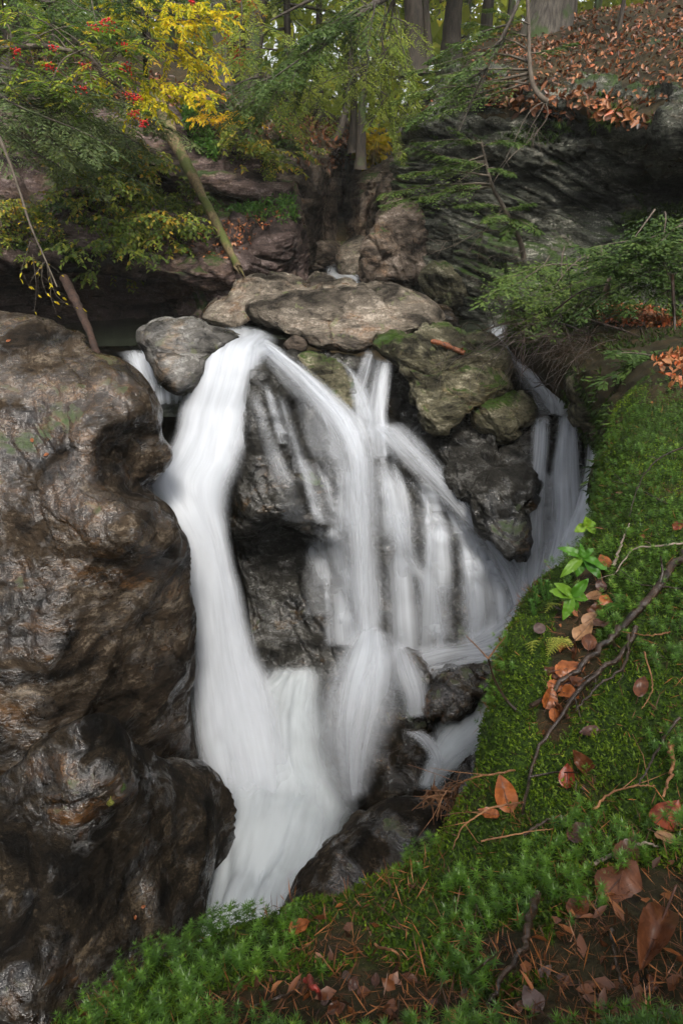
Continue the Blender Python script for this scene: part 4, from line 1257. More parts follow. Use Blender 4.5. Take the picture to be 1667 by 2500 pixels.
M_litter = leaf_mat('fallen_beech_leaves', [(0.0, (0.035, 0.018, 0.010)), (0.3, (0.11, 0.038, 0.014)), (0.6, (0.24, 0.085, 0.028)), (0.85, (0.38, 0.165, 0.065)), (1.0, (0.40, 0.09, 0.025))], trans=0.08, rough=0.4, spec=0.5)
M_bark = bark_mat('dark_bark', (0.018, 0.014, 0.010), (0.075, 0.058, 0.042), moss=0.2)
M_barkg = bark_mat('grey_bark', (0.05, 0.042, 0.034), (0.17, 0.145, 0.115), moss=0.15)
M_twig = bark_mat('grey_twigs', (0.05, 0.038, 0.028), (0.15, 0.12, 0.09), rough=0.8)
M_stick = bark_mat('wet_dark_twigs', (0.010, 0.007, 0.005), (0.05, 0.030, 0.020), rough=0.3)
M_berry, _nt, _N, _L = new_mat('red_berries')
_b = _N.new('ShaderNodeBsdfPrincipled'); _o = _N.new('ShaderNodeOutputMaterial'); _L.new(_b.outputs[0], _o.inputs[0])
_b.inputs['Base Color'].default_value = (0.55, 0.012, 0.012, 1); _b.inputs['Roughness'].default_value = 0.3

Z = np.array([0, 0, 1.0])


def bough(leaf, wood, p0, d, L, rng, droop=0.25, nt=22, m=7, tl=0.42, nl=0.07, nw=0.022, tone=0.5, wr=0.012, sides=4, flat=0.9):
    """one flat hemlock spray: an axis, side twigs in a plane, short needled shoots on every twig"""
    d = unit(d)
    s = unit(np.cross(d, Z))
    t = np.linspace(0.1, 1, nt) + rng.normal(0, 0.01, nt)
    wob = rng.normal(0, 0.03, 3)
    axis = lambda t: p0 + d * (L * t)[:, None] - Z * (droop * L * t ** 2)[:, None] + wob * (L * np.sin(t * 5))[:, None]
    P = axis(t)
    T = unit(d - Z * (2 * droop * t)[:, None])
    sgn = np.where(np.arange(nt) % 2 == 0, 1.0, -1.0)
    S = s * sgn[:, None]
    tw = L * tl * (1.02 - t) ** 0.7 * rng.uniform(0.65, 1.15, nt) + 0.05 * L
    D = unit(T * 0.75 + S * 0.8 + Z * rng.normal(-0.12, 0.14, nt)[:, None])
    f = np.linspace(0.12, 1, m)
    Q = P[:, None] + D[:, None] * (tw[:, None] * f)[..., None] - Z * (0.18 * tw[:, None] * f ** 2)[..., None]
    Dp = unit(np.cross(D, Z))
    QQ = np.repeat(Q.reshape(-1, 3), 2, 0)
    sg = np.tile([1.0, -1.0], nt * m)[:, None]
    DD = np.repeat(np.repeat(D, m, 0), 2, 0)
    PP = np.repeat(np.repeat(Dp, m, 0), 2, 0)
    n = len(QQ)
    dirs = unit(DD * 0.75 + PP * sg * 0.7 + rng.normal(0, 0.13, (n, 3)))
    sc = np.repeat(np.tile(1.15 - 0.55 * f, nt), 2) * rng.uniform(0.6, 1.25, n)
    nr = Z * flat + rng.normal(0, 0.35, (n, 3))
    add_leaves(leaf, QQ, dirs, nr, nl * sc, nw * (0.6 + 0.5 * sc), np.clip(tone + rng.normal(0, 0.16, n), 0, 1), shape='strip', curl=0.12)
    if wood is not None:
        tt = np.linspace(0, 1, 7)
        tube(wood, axis(tt), wr * (1.1 - tt), sides, cap=False)


def spray(leaf, wood, ctrl, rng, n=26, L=0.075, W=0.04, tone=0.6, tv=0.2, twigs=6, tl=0.35, wr=0.006, droop=0.3):
    """a deciduous branch: curved axis, side twigs, leaves set alternately"""
    A = curve_pts(ctrl, 13)
    tube(wood, A, np.linspace(wr, wr * 0.3, 13), 4, cap=False)
    T = unit(np.gradient(A, axis=0))
    axes = [(A, 1.0)]
    for k in range(twigs):
        i = int((0.2 + 0.78 * (k + rng.random()) / twigs) * 12)
        sg = 1 if k % 2 else -1
        s = unit(np.cross(T[i], Z)) * sg
        dd = unit(T[i] * 0.7 + s * 0.75 + Z * rng.normal(0.0, 0.2))
        f = np.linspace(0, 1, 5)[:, None]
        l = tl * rng.uniform(0.6, 1.2) * (1.15 - 0.6 * i / 12)
        B = A[i] + dd * l * f - Z * droop * l * f ** 2
        tube(wood, B, np.linspace(wr * 0.45, wr * 0.2, 5), 3, cap=False)
        axes.append((B, l / tl))
    for B, w in axes:
        k = max(2, int(n * w)) if n < 5 else max(5, int(n * w))
        t = np.linspace(0.12, 1, k)
        x = t * (len(B) - 1)
        i = np.minimum(x.astype(int), len(B) - 2)
        p = B[i] + (B[i + 1] - B[i]) * (x - i)[:, None]
        tn = unit(B[i + 1] - B[i])
        sg = np.where(np.arange(k) % 2 == 0, 1.0, -1.0)[:, None]
        s = unit(np.cross(tn, Z)) * sg
        dd = unit(tn * 0.55 + s * 0.8 + np.array([0, 0, -0.25]) + rng.normal(0, 0.25, (k, 3)))
        nr = Z + rng.normal(0, 0.4, (k, 3))
        sc = rng.uniform(0.65, 1.15, k)
        add_leaves(leaf, p, dd, nr, L * sc, W * sc, np.clip(tone + rng.normal(0, tv, k), 0, 1), curl=0.12)


def pinnate(leaf, wood, p0, d, L, rng, n=6, tone=0.4):
    """one compound mountain-ash leaf"""
    d = unit(d)
    s = unit(np.cross(d, Z))
    t = np.linspace(0.22, 1, n)
    P = p0 + d * (L * t)[:, None] - Z * (0.35 * L * t ** 2)[:, None]
    tube(wood, p0 + d * (L * np.linspace(0, 1, 5))[:, None] - Z * (0.35 * L * np.linspace(0, 1, 5) ** 2)[:, None], 0.0018, 3, cap=False)
    tn = unit(d - Z * (0.7 * t)[:, None])
    for sg in (1, -1):
        add_leaves(leaf, P, unit(tn * 0.45 + s * sg + Z * -0.1), Z + rng.normal(0, 0.25, (n, 3)), L * 0.36 * (1.1 - 0.35 * abs(t - 0.6)), L * 0.115,
                   np.clip(tone + rng.normal(0, 0.1, n), 0, 1))
    add_leaves(leaf, P[-1:], tn[-1:], Z[None], L * 0.33, L * 0.115, tone)


def trunk_tube(ctrl, r0, r1, rng, n=26, sides=12, flare=0.5):
    mb = MB()
    A = curve_pts(ctrl, n)
    t = np.linspace(0, 1, n)
    r = r0 + (r1 - r0) * t + r0 * flare * np.exp(-t * 14)
    A = A + rng.normal(0, r0 * 0.05, A.shape) * (t > 0.05)[:, None]
    tube(mb, A, r, sides)
    v, tt, q, rr = mb.arrays()
    ax = np.repeat(A, sides, 0)
    vv = v[:len(ax)]
    d = vv - ax
    v[:len(ax)] = ax + d * (1 + 0.14 * fbm(vv * np.array([9, 9, 3.0]), 2, int(rng.integers(99))))[:, None]
    out = MB()
    out.add(v, tt, q)
    return out


def hemlock(px, py, Y, r, label, rng, lean=(0, 0), H=7.0, first=1.2, nb=40, bl=1.6, mat=None, ctrl=None, fine=0, group=None, bark=None, name='hemlock_tree', low=None, tone=0.45, drop=0.12, mask=None, base=None, dens=1.0):
    base = Wp(px, py, Y) if base is None else np.array(base, float)
    base[2] -= 0.15
    root = empty(name, base)
    tag(root, label, 'tree', group)
    if ctrl is None:
        ctrl = [base, base + [lean[0] * 0.15, lean[1] * .15, H * 0.2], base + [lean[0] * 0.5, lean[1] * .5, H * 0.55], base + [lean[0], lean[1], H]]
    tb = trunk_tube(ctrl, r, r * 0.25, rng)
    build('trunk', tb, bark or M_bark, root)
    A = curve_pts(ctrl, 60)
    leaf, wood = MB(), MB()
    hs = np.linspace(first, H * 0.98, nb) + rng.normal(0, 0.1, nb)
    az = rng.random() * 6
    for h in hs:
        az += 2.4 + rng.normal(0, 0.3)
        k = np.argmin(np.abs(A[:, 2] - base[2] - h))
        l = bl * (1.08 - 0.75 * (h - first) / (H - first)) * rng.uniform(0.6, 1.2)
        d = np.array([math.cos(az), math.sin(az), rng.normal(0.02, 0.12)])
        p = A[k]
        if mask is not None and not mask(p + d * l * 0.7):
            continue
        vis = (h < 4.2) and base[1] > 5
        if not vis and base[1] > 5 and rng.random() < 0.6:
            continue
        bough(leaf, wood, p, d, l, rng, droop=drop + rng.random() * 0.25, nt=18 if vis else 8, m=6 if vis else 3, tl=0.45,
              nl=(0.085 if vis else 0.20), nw=(0.026 if vis else 0.07), tone=tone + rng.normal(0, 0.1), wr=0.018 * l)
    if leaf.n:
        crown = tag(build('crown', leaf, mat or M_hem, root, smooth=False), kind='stuff')
        tag(build('branches', wood, bark or M_bark, crown), kind='stuff')
    return root


def dead_twigs(wood, p0, d, L, rng, n=5, r=0.006, droop=0.1, spread=0.9):
    t = np.linspace(0, 1, 9)
    w = rng.normal(0, 0.05, 3)
    A = p0 + unit(d) * (L * t)[:, None] - Z * (droop * L * t ** 2)[:, None] + w * (L * np.sin(t * 6))[:, None]
    tube(wood, A, r * (1.05 - 0.8 * t), 4, cap=False)
    for k in range(n):
        i = int(rng.integers(2, 8))
        dd = unit(unit(d) * 0.7 + rng.normal(0, spread * 0.6, 3))
        l = L * rng.uniform(0.2, 0.45)
        tt = np.linspace(0, 1, 5)
        tube(wood, A[i] + dd * (l * tt)[:, None] - Z * (0.2 * l * tt ** 2)[:, None] + rng.normal(0, 0.02 * L, 3) * tt[:, None] ** 2, r * 0.5 * (1 - 0.7 * tt), 3, cap=False)


rt = np.random.default_rng(11)
# ---------------------------------------------------------------- trees on the far bank
hemlock(545, 240, 13.4, 0.17, 'grey hemlock with exposed roots above the rock ledge behind the fallen log', rt, lean=(0.3, 0.3), first=2.0, nb=34, bark=M_barkg)
hemlock(590, 232, 14.2, 0.14, 'dark hemlock close behind the hemlock with exposed roots', rt, lean=(0.2, 0.2), first=1.9, nb=30)
hemlock(607, 238, 13.0, 0.15, 'leaning dark hemlock right of the hemlock with exposed roots', rt, lean=(1.6, 0.4), first=1.6, nb=34)
hemlock(494, 212, 16.5, 0.09, 'slim rust-coloured trunk left of the hemlock with exposed roots', rt, first=2.2, nb=26, bark=bark_mat('rusty_bark', (0.09, 0.05, 0.025), (0.24, 0.14, 0.06)))
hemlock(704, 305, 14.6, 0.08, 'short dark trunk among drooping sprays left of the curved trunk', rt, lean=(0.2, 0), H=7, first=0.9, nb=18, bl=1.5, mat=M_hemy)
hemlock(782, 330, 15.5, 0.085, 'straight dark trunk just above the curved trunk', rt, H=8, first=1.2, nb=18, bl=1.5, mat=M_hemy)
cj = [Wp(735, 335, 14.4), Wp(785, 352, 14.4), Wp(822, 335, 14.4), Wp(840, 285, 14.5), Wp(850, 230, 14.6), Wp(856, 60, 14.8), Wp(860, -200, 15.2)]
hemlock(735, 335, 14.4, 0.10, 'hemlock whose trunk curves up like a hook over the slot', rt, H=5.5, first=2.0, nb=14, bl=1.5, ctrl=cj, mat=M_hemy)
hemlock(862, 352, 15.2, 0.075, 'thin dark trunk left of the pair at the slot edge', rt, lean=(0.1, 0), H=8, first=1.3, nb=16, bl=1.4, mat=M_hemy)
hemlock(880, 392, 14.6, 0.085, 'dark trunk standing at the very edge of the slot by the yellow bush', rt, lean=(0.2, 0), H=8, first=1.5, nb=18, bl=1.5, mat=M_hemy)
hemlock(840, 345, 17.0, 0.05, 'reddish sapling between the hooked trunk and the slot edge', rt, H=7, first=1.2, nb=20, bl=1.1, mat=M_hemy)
hemlock(20, 190, 11.0, 0.13, 'dark trunk at the left edge of the picture behind the mountain ash', rt, lean=(-0.3, 0), first=1.0, nb=36, bl=1.7)
hemlock(70, 215, 12.2, 0.08, 'thin dark trunk beside the mountain ash branches', rt, first=1.4, nb=26)
hemlock(150, 190, 14.0, 0.07, 'slender trunk behind the mountain ash berries', rt, first=1.3, nb=28)
hemlock(255, 185, 15.0, 0.09, 'shaded trunk between the mountain ash and the yellow birch', rt, first=1.3, nb=30, bl=1.6)
hemlock(372, 190, 16.0, 0.08, 'shaded trunk behind the yellow birch', rt, first=1.2, nb=32)
hemlock(430, 180, 17.0, 0.07, 'slim trunk right of the yellow birch stem', rt, first=1.6, nb=26)
# ---------------------------------------------------------------- trees on the right hill
hemlock(1012, 160, 14.6, 0.19, 'dark hemlock on the right hill holding the long drooping branch', rt, lean=(-0.8, 0.2), first=1.6, nb=40, bl=1.9)
hemlock(1048, 135, 15.0, 0.08, 'thin trunk leaning against the dark hemlock with the drooping branch', rt, lean=(-1.3, 0.2), first=1.6, nb=26)
hemlock(1100, 140, 16.0, 0.19, 'broad shaded trunk right of the dark hemlock with the drooping branch', rt, lean=(0.1, 0.2), first=1.5, nb=36, bl=1.8)
hemlock(1182, 122, 16.5, 0.13, 'mossy trunk left of the large grey trunk', rt, first=1.8, nb=30)
hemlock(1238, 120, 15.0, 0.07, 'slender straight trunk just left of the large grey trunk', rt, first=2.0, nb=24)
hemlock(1330, 118, 11.6, 0.30, 'large grey trunk at the top of the leaf-covered hill', rt, lean=(0.1, 0.1), H=11, first=3.2, nb=30, bl=2.4, bark=M_barkg)
hemlock(1383, 75, 14.5, 0.13, 'dark trunk close behind the large grey trunk', rt, first=1.8, nb=28)
hemlock(1502, 128, 9.9, 0.03, 'bare sapling standing alone in the fallen leaves', rt, H=5, first=1.9, nb=18, bl=0.9)
hemlock(1590, 55, 15.0, 0.16, 'stout trunk behind the crest of the leaf-covered hill', rt, first=1.9, nb=28)
hemlock(1622, 40, 16.5, 0.12, 'darker trunk right of the stout trunk on the crest', rt, first=1.9, nb=28)
hemlock(1450, 70, 17.5, 0.09, 'slim trunk left of the stout trunk on the crest', rt, first=1.6, nb=24, mat=M_hemy)
# far trees
fl = 'thin trunk among the far trees behind the slot'
for i, (x, Y) in enumerate([(640, 22), (690, 25), (720, 21), (800, 26), (905, 24), (935, 28), (958, 23), (1000, 26), (1060, 24), (1130, 23), (1210, 25), (1290, 24), (560, 24), (450, 23), (330, 24), (200, 22), (90, 23), (1420, 23), (1530, 24), (1640, 23)]):
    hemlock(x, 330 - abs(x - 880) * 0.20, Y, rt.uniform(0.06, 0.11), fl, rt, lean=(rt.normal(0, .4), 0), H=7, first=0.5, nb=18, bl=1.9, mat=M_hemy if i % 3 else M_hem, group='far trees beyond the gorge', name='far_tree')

# roots of the hemlock above the ledge
mb = MB()
for k, (x1, y1, dy) in enumerate([(520, 290, 12.4), (555, 285, 12.3), (575, 300, 12.2), (500, 265, 12.6), (590, 270, 12.6), (565, 262, 12.8)]):
    a, b = Wp(545, 228, 13.3), Wp(x1, y1, dy)
    m_ = (a + b) / 2 + np.array([0, -0.05, 0.06])
    tube(mb, curve_pts([a, m_, b, b + (b - m_) * 0.5 + [0, 0, -0.15]], 12), np.linspace(0.06, 0.018, 12), 6)
tag(build('exposed_roots', mb, M_barkg), 'bare roots gripping the rock edge below the grey hemlock', 'roots')

# woodland beyond
mb = MB()
n = 46000
fp = np.stack([rt.uniform(-20, 20, n), rt.uniform(18, 34, n), np.zeros(n)], -1)
fp[:, 2] = ground_z(fp[:, 0], fp[:, 1]) + rt.uniform(0.02, 1, n) * 8.0
cl = fbm(fp * np.array([0.5, 0.5, 0.9]), 3, 77)
fp = fp[cl > -0.2]
n = len(fp)
add_leaves(mb, fp, rt.normal(0, 1, (n, 3)), rt.normal(0, 1, (n, 3)) + Z, rt.uniform(0.28, 0.5, n), rt.uniform(0.17, 0.3, n), np.clip(0.45 + 0.4 * fbm(fp * 0.35, 2, 5) + rt.normal(0, 0.15, n), 0, 1), shape='strip')
tag(build('far_foliage', mb, M_far, smooth=False), 'yellow green leaves of the far wood', kind='stuff')

# ---------------------------------------------------------------- leaning hemlock branch across the centre and hanging sprays
def branch_tree(name, label, trunk_ctrl, r0, r1, boughs, mat, cat='branch', twigs=(), bark=None, rng=rt, fine=1.0):
    """a tree or branch given by its stem and by the sprays it carries (from, to, length tone)"""
    A = curve_pts([Wp(*c) for c in trunk_ctrl], 40)
    root = empty(name, A[0])
    tag(root, label, cat)
    mb = MB()
    tube(mb, A, np.linspace(r0, r1, 40), 8)
    build('stem', mb, bark or M_bark, root)
    leaf, wood = MB(), MB()
    for (a, b, tone) in boughs:
        p0, p1 = Wp(*a), Wp(*b)
        d = p1 - p0
        L = np.linalg.norm(d)
        dr = rng.uniform(0.08, 0.2)
        bough(leaf, wood, p0, d + Z * L * dr, L * 1.03, rng, droop=dr, nt=int(14 + 12 * L * fine), m=7, tl=0.42, nl=0.06, nw=0.017, tone=tone, wr=0.009 * L + 0.003)
    for (a, b, k) in twigs:
        p0, p1 = Wp(*a), Wp(*b)
        dead_twigs(wood, p0, p1 - p0, np.linalg.norm(p1 - p0), rng, n=k, r=0.006)
    if leaf.n:
        tag(build('needles', leaf, mat, root, smooth=False), kind='stuff')
    tag(build('twigs', wood, bark or M_bark, root), kind='stuff')
    return root


bs = []
for i in range(34):
    t = rt.uniform(0.05, 1)
    x0, y0, Y0 = 930 - 310 * t + rt.normal(0, 12), -20 + 250 * t + rt.normal(0, 14), 9.6 + rt.normal(0, 0.3)
    bs.append(((x0, y0, Y0), (x0 - rt.uniform(10, 170), y0 + rt.uniform(20, 120), Y0 - rt.uniform(0, 0.9)), rt.uniform(0.3, 0.7)))
tw = [((x, y, 9.6), (x - rt.uniform(-20, 60), y + rt.uniform(60, 190), 9.3), 4) for x, y in [(900, 20), (860, 50), (820, 90), (940, 10), (880, 60), (760, 130), (720, 160), (670, 200)]]
branch_tree('hemlock_branch', 'long dark hemlock branch drooping to the lower left across the centre top', [(1005, -60, 11.5), (960, -20, 10.4), (900, 20, 9.8), (800, 100, 9.6), (690, 200, 9.5), (600, 262, 9.5)], 0.06, 0.012, bs, M_hem, twigs=tw)
bs = []
for i in range(40):
    x0, y0, Y0 = rt.uniform(560, 960), rt.uniform(-40, 240), rt.uniform(10.2, 12.5)
    bs.append(((x0, y0, Y0), (x0 + rt.normal(-10, 90), y0 + rt.uniform(40, 130), Y0 - rt.uniform(0.1, 0.9)), rt.uniform(0.35, 0.95)))
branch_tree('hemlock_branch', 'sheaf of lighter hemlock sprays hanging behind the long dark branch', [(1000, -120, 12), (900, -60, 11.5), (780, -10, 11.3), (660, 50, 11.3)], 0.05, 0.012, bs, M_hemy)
tw = [((960, 0, 10.5), (x, y, 10.3), 5) for x, y in [(850, 330), (880, 300), (905, 350), (930, 270), (830, 260), (960, 300), (990, 240), (890, 220)]]
branch_tree('hemlock_branch', 'bare drooping twigs fanning down left of the dark hemlock on the hill', [(1010, -40, 11.5), (985, -20, 10.8), (960, 0, 10.5), (930, 80, 10.4)], 0.03, 0.01,
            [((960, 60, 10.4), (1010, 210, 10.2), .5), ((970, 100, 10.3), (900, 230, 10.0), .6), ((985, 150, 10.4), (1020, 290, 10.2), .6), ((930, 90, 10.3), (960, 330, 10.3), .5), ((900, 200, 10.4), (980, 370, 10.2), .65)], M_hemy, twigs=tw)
# branch hanging from the large grey trunk
tw = [((1240, 60, 7.4), (1180, 190, 7.2), 4), ((1215, 110, 7.3), (1130, 130, 7.2), 4), ((1190, 170, 7.2), (1120, 300, 7.1), 4), ((1160, 210, 7.2), (1080, 240, 7.1), 3)]
branch_tree('hemlock_branch', 'thin black branch hanging in front of the dark cliff from the top', [(1330, -120, 8), (1275, -20, 7.6), (1250, 40, 7.4), (1210, 120, 7.3), (1180, 180, 7.2), (1150, 250, 7.2), (1120, 320, 7.1)], 0.02, 0.005,
            [((1225, 95, 7.3), (1120, 190, 7.1), .45), ((1190, 165, 7.2), (1010, 300, 7.4), .55), ((1240, 60, 7.4), (1060, 140, 7.6), .5)], M_hem, twigs=tw)
# sapling curving up from the cliff lip
bs = [((1290, 205, 8.5), (1085, 235, 8.4), .6), ((1288, 150, 8.6), (1010, 165, 8.9), .6), ((1288, 170, 8.6), (1060, 190, 8.4), .7), ((1285, 120, 8.6), (1110, 95, 8.8), .55), ((1290, 190, 8.5), (1000, 300, 8.8), .65),
      ((1290, 90, 8.6), (1140, 60, 8.9), .6), ((1290, 200, 8.5), (1080, 280, 8.3), .6), ((1295, 130, 8.5), (1400, 110, 8.4), .5), ((1180, 215, 8.4), (1000, 225, 8.7), .75), ((1292, 60, 8.6), (1180, 20, 8.7), .6), ((1288, 180, 8.5), (980, 250, 9.0), .7)]
branch_tree('hemlock_sapling', 'leaning sapling rooted at the cliff lip with long pale sprays to the left', [(1335, 248, 8.3), (1318, 235, 8.3), (1300, 205, 8.4), (1292, 150, 8.5), (1290, 80, 8.6), (1286, -40, 8.7)], 0.03, 0.018, bs, M_hem, cat='sapling', bark=M_twig,
            twigs=[((1330, 245, 8.3), (1285, 330, 8.1), 4), ((1330, 248, 8.3), (1310, 360, 8.0), 4), ((1325, 250, 8.2), (1200, 400, 7.8), 5)])
# hemlock in front of the dark cliff
bs = [((1174, 350, 7.5), (1020, 345, 7.6), .6), ((1176, 360, 7.5), (1270, 345, 7.3), .55), ((1185, 394, 7.5), (1000, 375, 7.6), .65), ((1180, 380, 7.5), (1060, 420, 7.3), .6), ((1200, 452, 7.4), (935, 470, 7.7), .7), ((1195, 430, 7.4), (985, 425, 7.6), .75),
      ((1205, 455, 7.4), (950, 500, 7.6), .6), ((1190, 410, 7.4), (1250, 425, 7.2), .5), ((1228, 505, 7.4), (1120, 500, 7.2), .55), ((1228, 510, 7.4), (1300, 500, 7.2), .5), ((1230, 520, 7.4), (1190, 540, 7.1), .6),
      ((1240, 530, 7.4), (1310, 560, 7.1), .6), ((1250, 545, 7.4), (1230, 580, 7.2), .5), ((1200, 450, 7.4), (1030, 480, 7.3), .6), ((1180, 350, 7.5), (1100, 320, 7.4), .65), ((1186, 400, 7.5), (1080, 385, 7.3), .6)]
tw = [((1259, 564, 7.4), (1020, 590, 7.4), 6), ((1250, 550, 7.4), (1060, 560, 7.3), 5), ((1228, 505, 7.4), (1130, 620, 7.2), 5), ((1275, 610, 7.4), (1180, 640, 7.3), 4), ((1200, 452, 7.4), (1330, 270, 7.9), 3), ((1190, 400, 7.4), (1100, 440, 7.2), 4)]
branch_tree('hemlock_sapling', 'small twisted hemlock growing out of the dark cliff over the stream', [(1278, 630, 7.5), (1272, 600, 7.45), (1258, 564, 7.4), (1228, 505, 7.4), (1200, 452, 7.4), (1185, 394, 7.5), (1172, 340, 7.5)], 0.03, 0.010, bs, M_hem, cat='sapling', bark=M_twig, twigs=tw)

# ---------------------------------------------------------------- hemlock boughs on the left
bs = []
for i in range(30):
    y0 = rt.uniform(150, 330)
    Y0 = rt.uniform(7.0, 8.2)
    x0 = rt.uniform(-120, 130)
    bs.append(((x0, y0, Y0), (x0 + rt.uniform(90, 260), y0 + rt.uniform(30, 160), Y0 - rt.uniform(0, 0.6)), rt.uniform(0.3, 0.75)))
branch_tree('hemlock_branch', 'grey green hemlock sprays drooping over the dark overhang at left', [(-260, 60, 8.2), (-120, 160, 7.8), (0, 230, 7.6), (120, 300, 7.5), (230, 370, 7.5)], 0.05, 0.01, bs, M_hemg)
bs = []
for i in range(34):
    x0, y0, Y0 = rt.uniform(-40, 300), rt.uniform(-60, 60), rt.uniform(7.8, 10)
    bs.append(((x0, y0, Y0), (x0 + rt.uniform(-40, 150), y0 + rt.uniform(30, 130), Y0 - rt.uniform(0, 0.7)), rt.uniform(0.25, 0.7)))
branch_tree('hemlock_branch', 'deep green hemlock sprays filling the upper left corner', [(-200, -120, 9), (-60, -60, 8.8), (100, 0, 8.6), (250, 50, 8.6)], 0.05, 0.01, bs, M_hem)
bs = []
for i in range(22):
    x0, y0, Y0 = rt.uniform(120, 380), rt.uniform(230, 330), rt.uniform(8.6, 9.8)
    bs.append(((x0, y0, Y0), (x0 + rt.uniform(-20, 130), y0 + rt.uniform(30, 100), Y0 - rt.uniform(0.1, 0.7)), rt.uniform(0.35, 0.8)))
branch_tree('hemlock_branch', 'hemlock sprays hanging below the mountain ash above the shrubs', [(60, 180, 9.8), (180, 225, 9.6), (300, 260, 9.5), (390, 290, 9.4)], 0.035, 0.01, bs, M_hemg)

# ---------------------------------------------------------------- yellow birch
root = empty('yellow_birch', Wp(356, 330, 9.6))
tag(root, 'young birch with bright yellow leaves behind the top of the fallen log', 'tree')
mb = MB()
tube(mb, curve_pts([Wp(356, 330, 9.6), Wp(357, 200, 9.3), Wp(352, 80, 9.1), Wp(345, -120, 9.0)], 20), np.linspace(0.035, 0.02, 20), 8)
build('trunk', mb, M_bark, root)
leaf, wood = MB(), MB()
for c in [[(250, 150, 8.9), (350, 190, 8.6), (440, 205, 8.4), (545, 238, 8.2)], [(300, 165, 8.8), (380, 215, 8.5), (430, 222, 8.4), (520, 248, 8.3)], [(270, 190, 8.7), (330, 220, 8.5), (380, 245, 8.4), (390, 262, 8.3)],
          [(352, 60, 9.1), (420, 90, 8.8), (500, 120, 8.6), (562, 172, 8.5)], [(352, 40, 9.1), (440, 50, 8.7), (520, 40, 8.6), (545, 32, 8.5)], [(350, 10, 9.1), (420, 25, 8.8), (480, 30, 8.6), (540, 20, 8.5)],
          [(350, 20, 9.1), (310, 20, 8.9), (330, 50, 8.6), (400, 62, 8.4)], [(350, -20, 9.1), (400, 0, 8.8), (450, 10, 8.6), (500, 5, 8.5)], [(352, 80, 9.1), (400, 120, 8.7), (450, 130, 8.6), (480, 150, 8.5)],
          [(356, 140, 9.2), (300, 170, 8.8), (250, 200, 8.6), (240, 230, 8.5)], [(356, 120, 9.2), (430, 150, 8.8), (470, 160, 8.7), (500, 190, 8.6)], [(354, 30, 9.1), (410, 50, 8.6), (440, 70, 8.5), (470, 62, 8.4)],
          [(300, 180, 8.7), (400, 205, 8.4), (460, 225, 8.3), (500, 225, 8.2)], [(330, 200, 8.6), (360, 225, 8.4), (350, 250, 8.3), (330, 262, 8.3)], [(345, -10, 9.0), (320, 10, 8.8), (300, 12, 8.7), (290, 25, 8.6)]]:
    spray(leaf, wood, [Wp(*q) for q in c], rt, n=32, L=0.054, W=0.027, tone=rt.uniform(0.2, 0.65), tv=0.24, twigs=10, tl=0.38)
tag(build('foliage', leaf, M_birch, root, smooth=False), kind='stuff')
tag(build('twigs', wood, M_twig, root), kind='stuff')

# ---------------------------------------------------------------- mountain ash
root = empty('mountain_ash', Wp(-30, 330, 7.6))
tag(root, 'mountain ash with feathery green leaves and red berries at upper left', 'tree')
mb = MB()
main = curve_pts([Wp(-40, 330, 7.6), Wp(-25, 200, 7.4), Wp(0, 127, 7.3), Wp(50, 116, 7.2), Wp(105, 113, 7.1), Wp(160, 122, 7.0), Wp(214, 136, 6.95), Wp(255, 175, 6.9), Wp(290, 210, 6.85), Wp(325, 240, 6.8)], 50)
tube(mb, main, np.linspace(0.035, 0.006, 50), 7)
build('trunk', mb, M_twig, root)
wood, leaf = MB(), MB()
ends = []
for i, (x, y) in enumerate([(110, 90), (60, 95), (20, 100), (150, 170), (120, 215), (85, 160), (185, 165), (200, 215), (150, 245), (230, 110), (270, 60), (300, 100), (330, 120), (350, 105), (290, 140), (250, 160), (310, 180), (60, 190), (30, 240), (90, 225), (170, 265), (240, 250), (215, 70), (265, 80), (45, 30), (130, 60)]):
    k = int(rt.integers(14, 46))
    b = Wp(x, y, 6.9 + rt.normal(0, 0.25))
    m_ = (main[k] + b) / 2 + np.array([0, 0, 0.06])
    B = curve_pts([main[k], m_, b], 10)
    tube(wood, B, np.linspace(0.007, 0.003, 10), 4, cap=False)
    ends.append(b)
    for j in range(6):
        az = rt.random() * 6.28
        pinnate(leaf, wood, b + rt.normal(0, 0.04, 3), [math.cos(az), math.sin(az) * 0.7, rt.normal(0.05, 0.25)], rt.uniform(0.15, 0.22), rt, tone=np.clip(rt.normal(0.45, 0.22), 0, 1))
for k in range(12, 48, 2):
    pinnate(leaf, wood, main[k], [rt.normal(0, 1), rt.normal(0, 0.6), rt.normal(0.1, .4)], rt.uniform(0.15, 0.22), rt, tone=np.clip(rt.normal(0.45, 0.22), 0, 1))
# slim pale shoots hanging in front
for (a, b) in [((20, 60), (25, 190)), ((10, 130), (40, 220)), ((105, 125), (150, 230)), ((180, 145), (175, 190)), ((60, 150), (75, 220)), ((150, 245), (190, 380)), ((0, 190), (100, 280)), ((225, 0), (235, 60)), ((140, 130), (110, 170)), ((240, 175), (330, 260))]:
    dead_twigs(wood, Wp(a[0], a[1], 7.0), Wp(b[0], b[1], 6.8) - Wp(a[0], a[1], 7.0), np.linalg.norm(Wp(b[0], b[1], 6.8) - Wp(a[0], a[1], 7.0)), rt, n=3, r=0.005, droop=0.0)
tag(build('foliage', leaf, M_ash, root, smooth=False), kind='stuff')
tag(build('twigs', wood, M_twig, root), kind='stuff')


def sphere_pts(nu=5, nv=7):
    th = np.linspace(0, math.pi, nu)[:, None]
    ph = np.linspace(0, 2 * math.pi, nv, endpoint=False)[None]
    return np.stack([np.sin(th) * np.cos(ph), np.sin(th) * np.sin(ph), np.cos(th) * np.ones_like(ph)], -1).reshape(-1, 3), grid_quads(nu, nv, True)


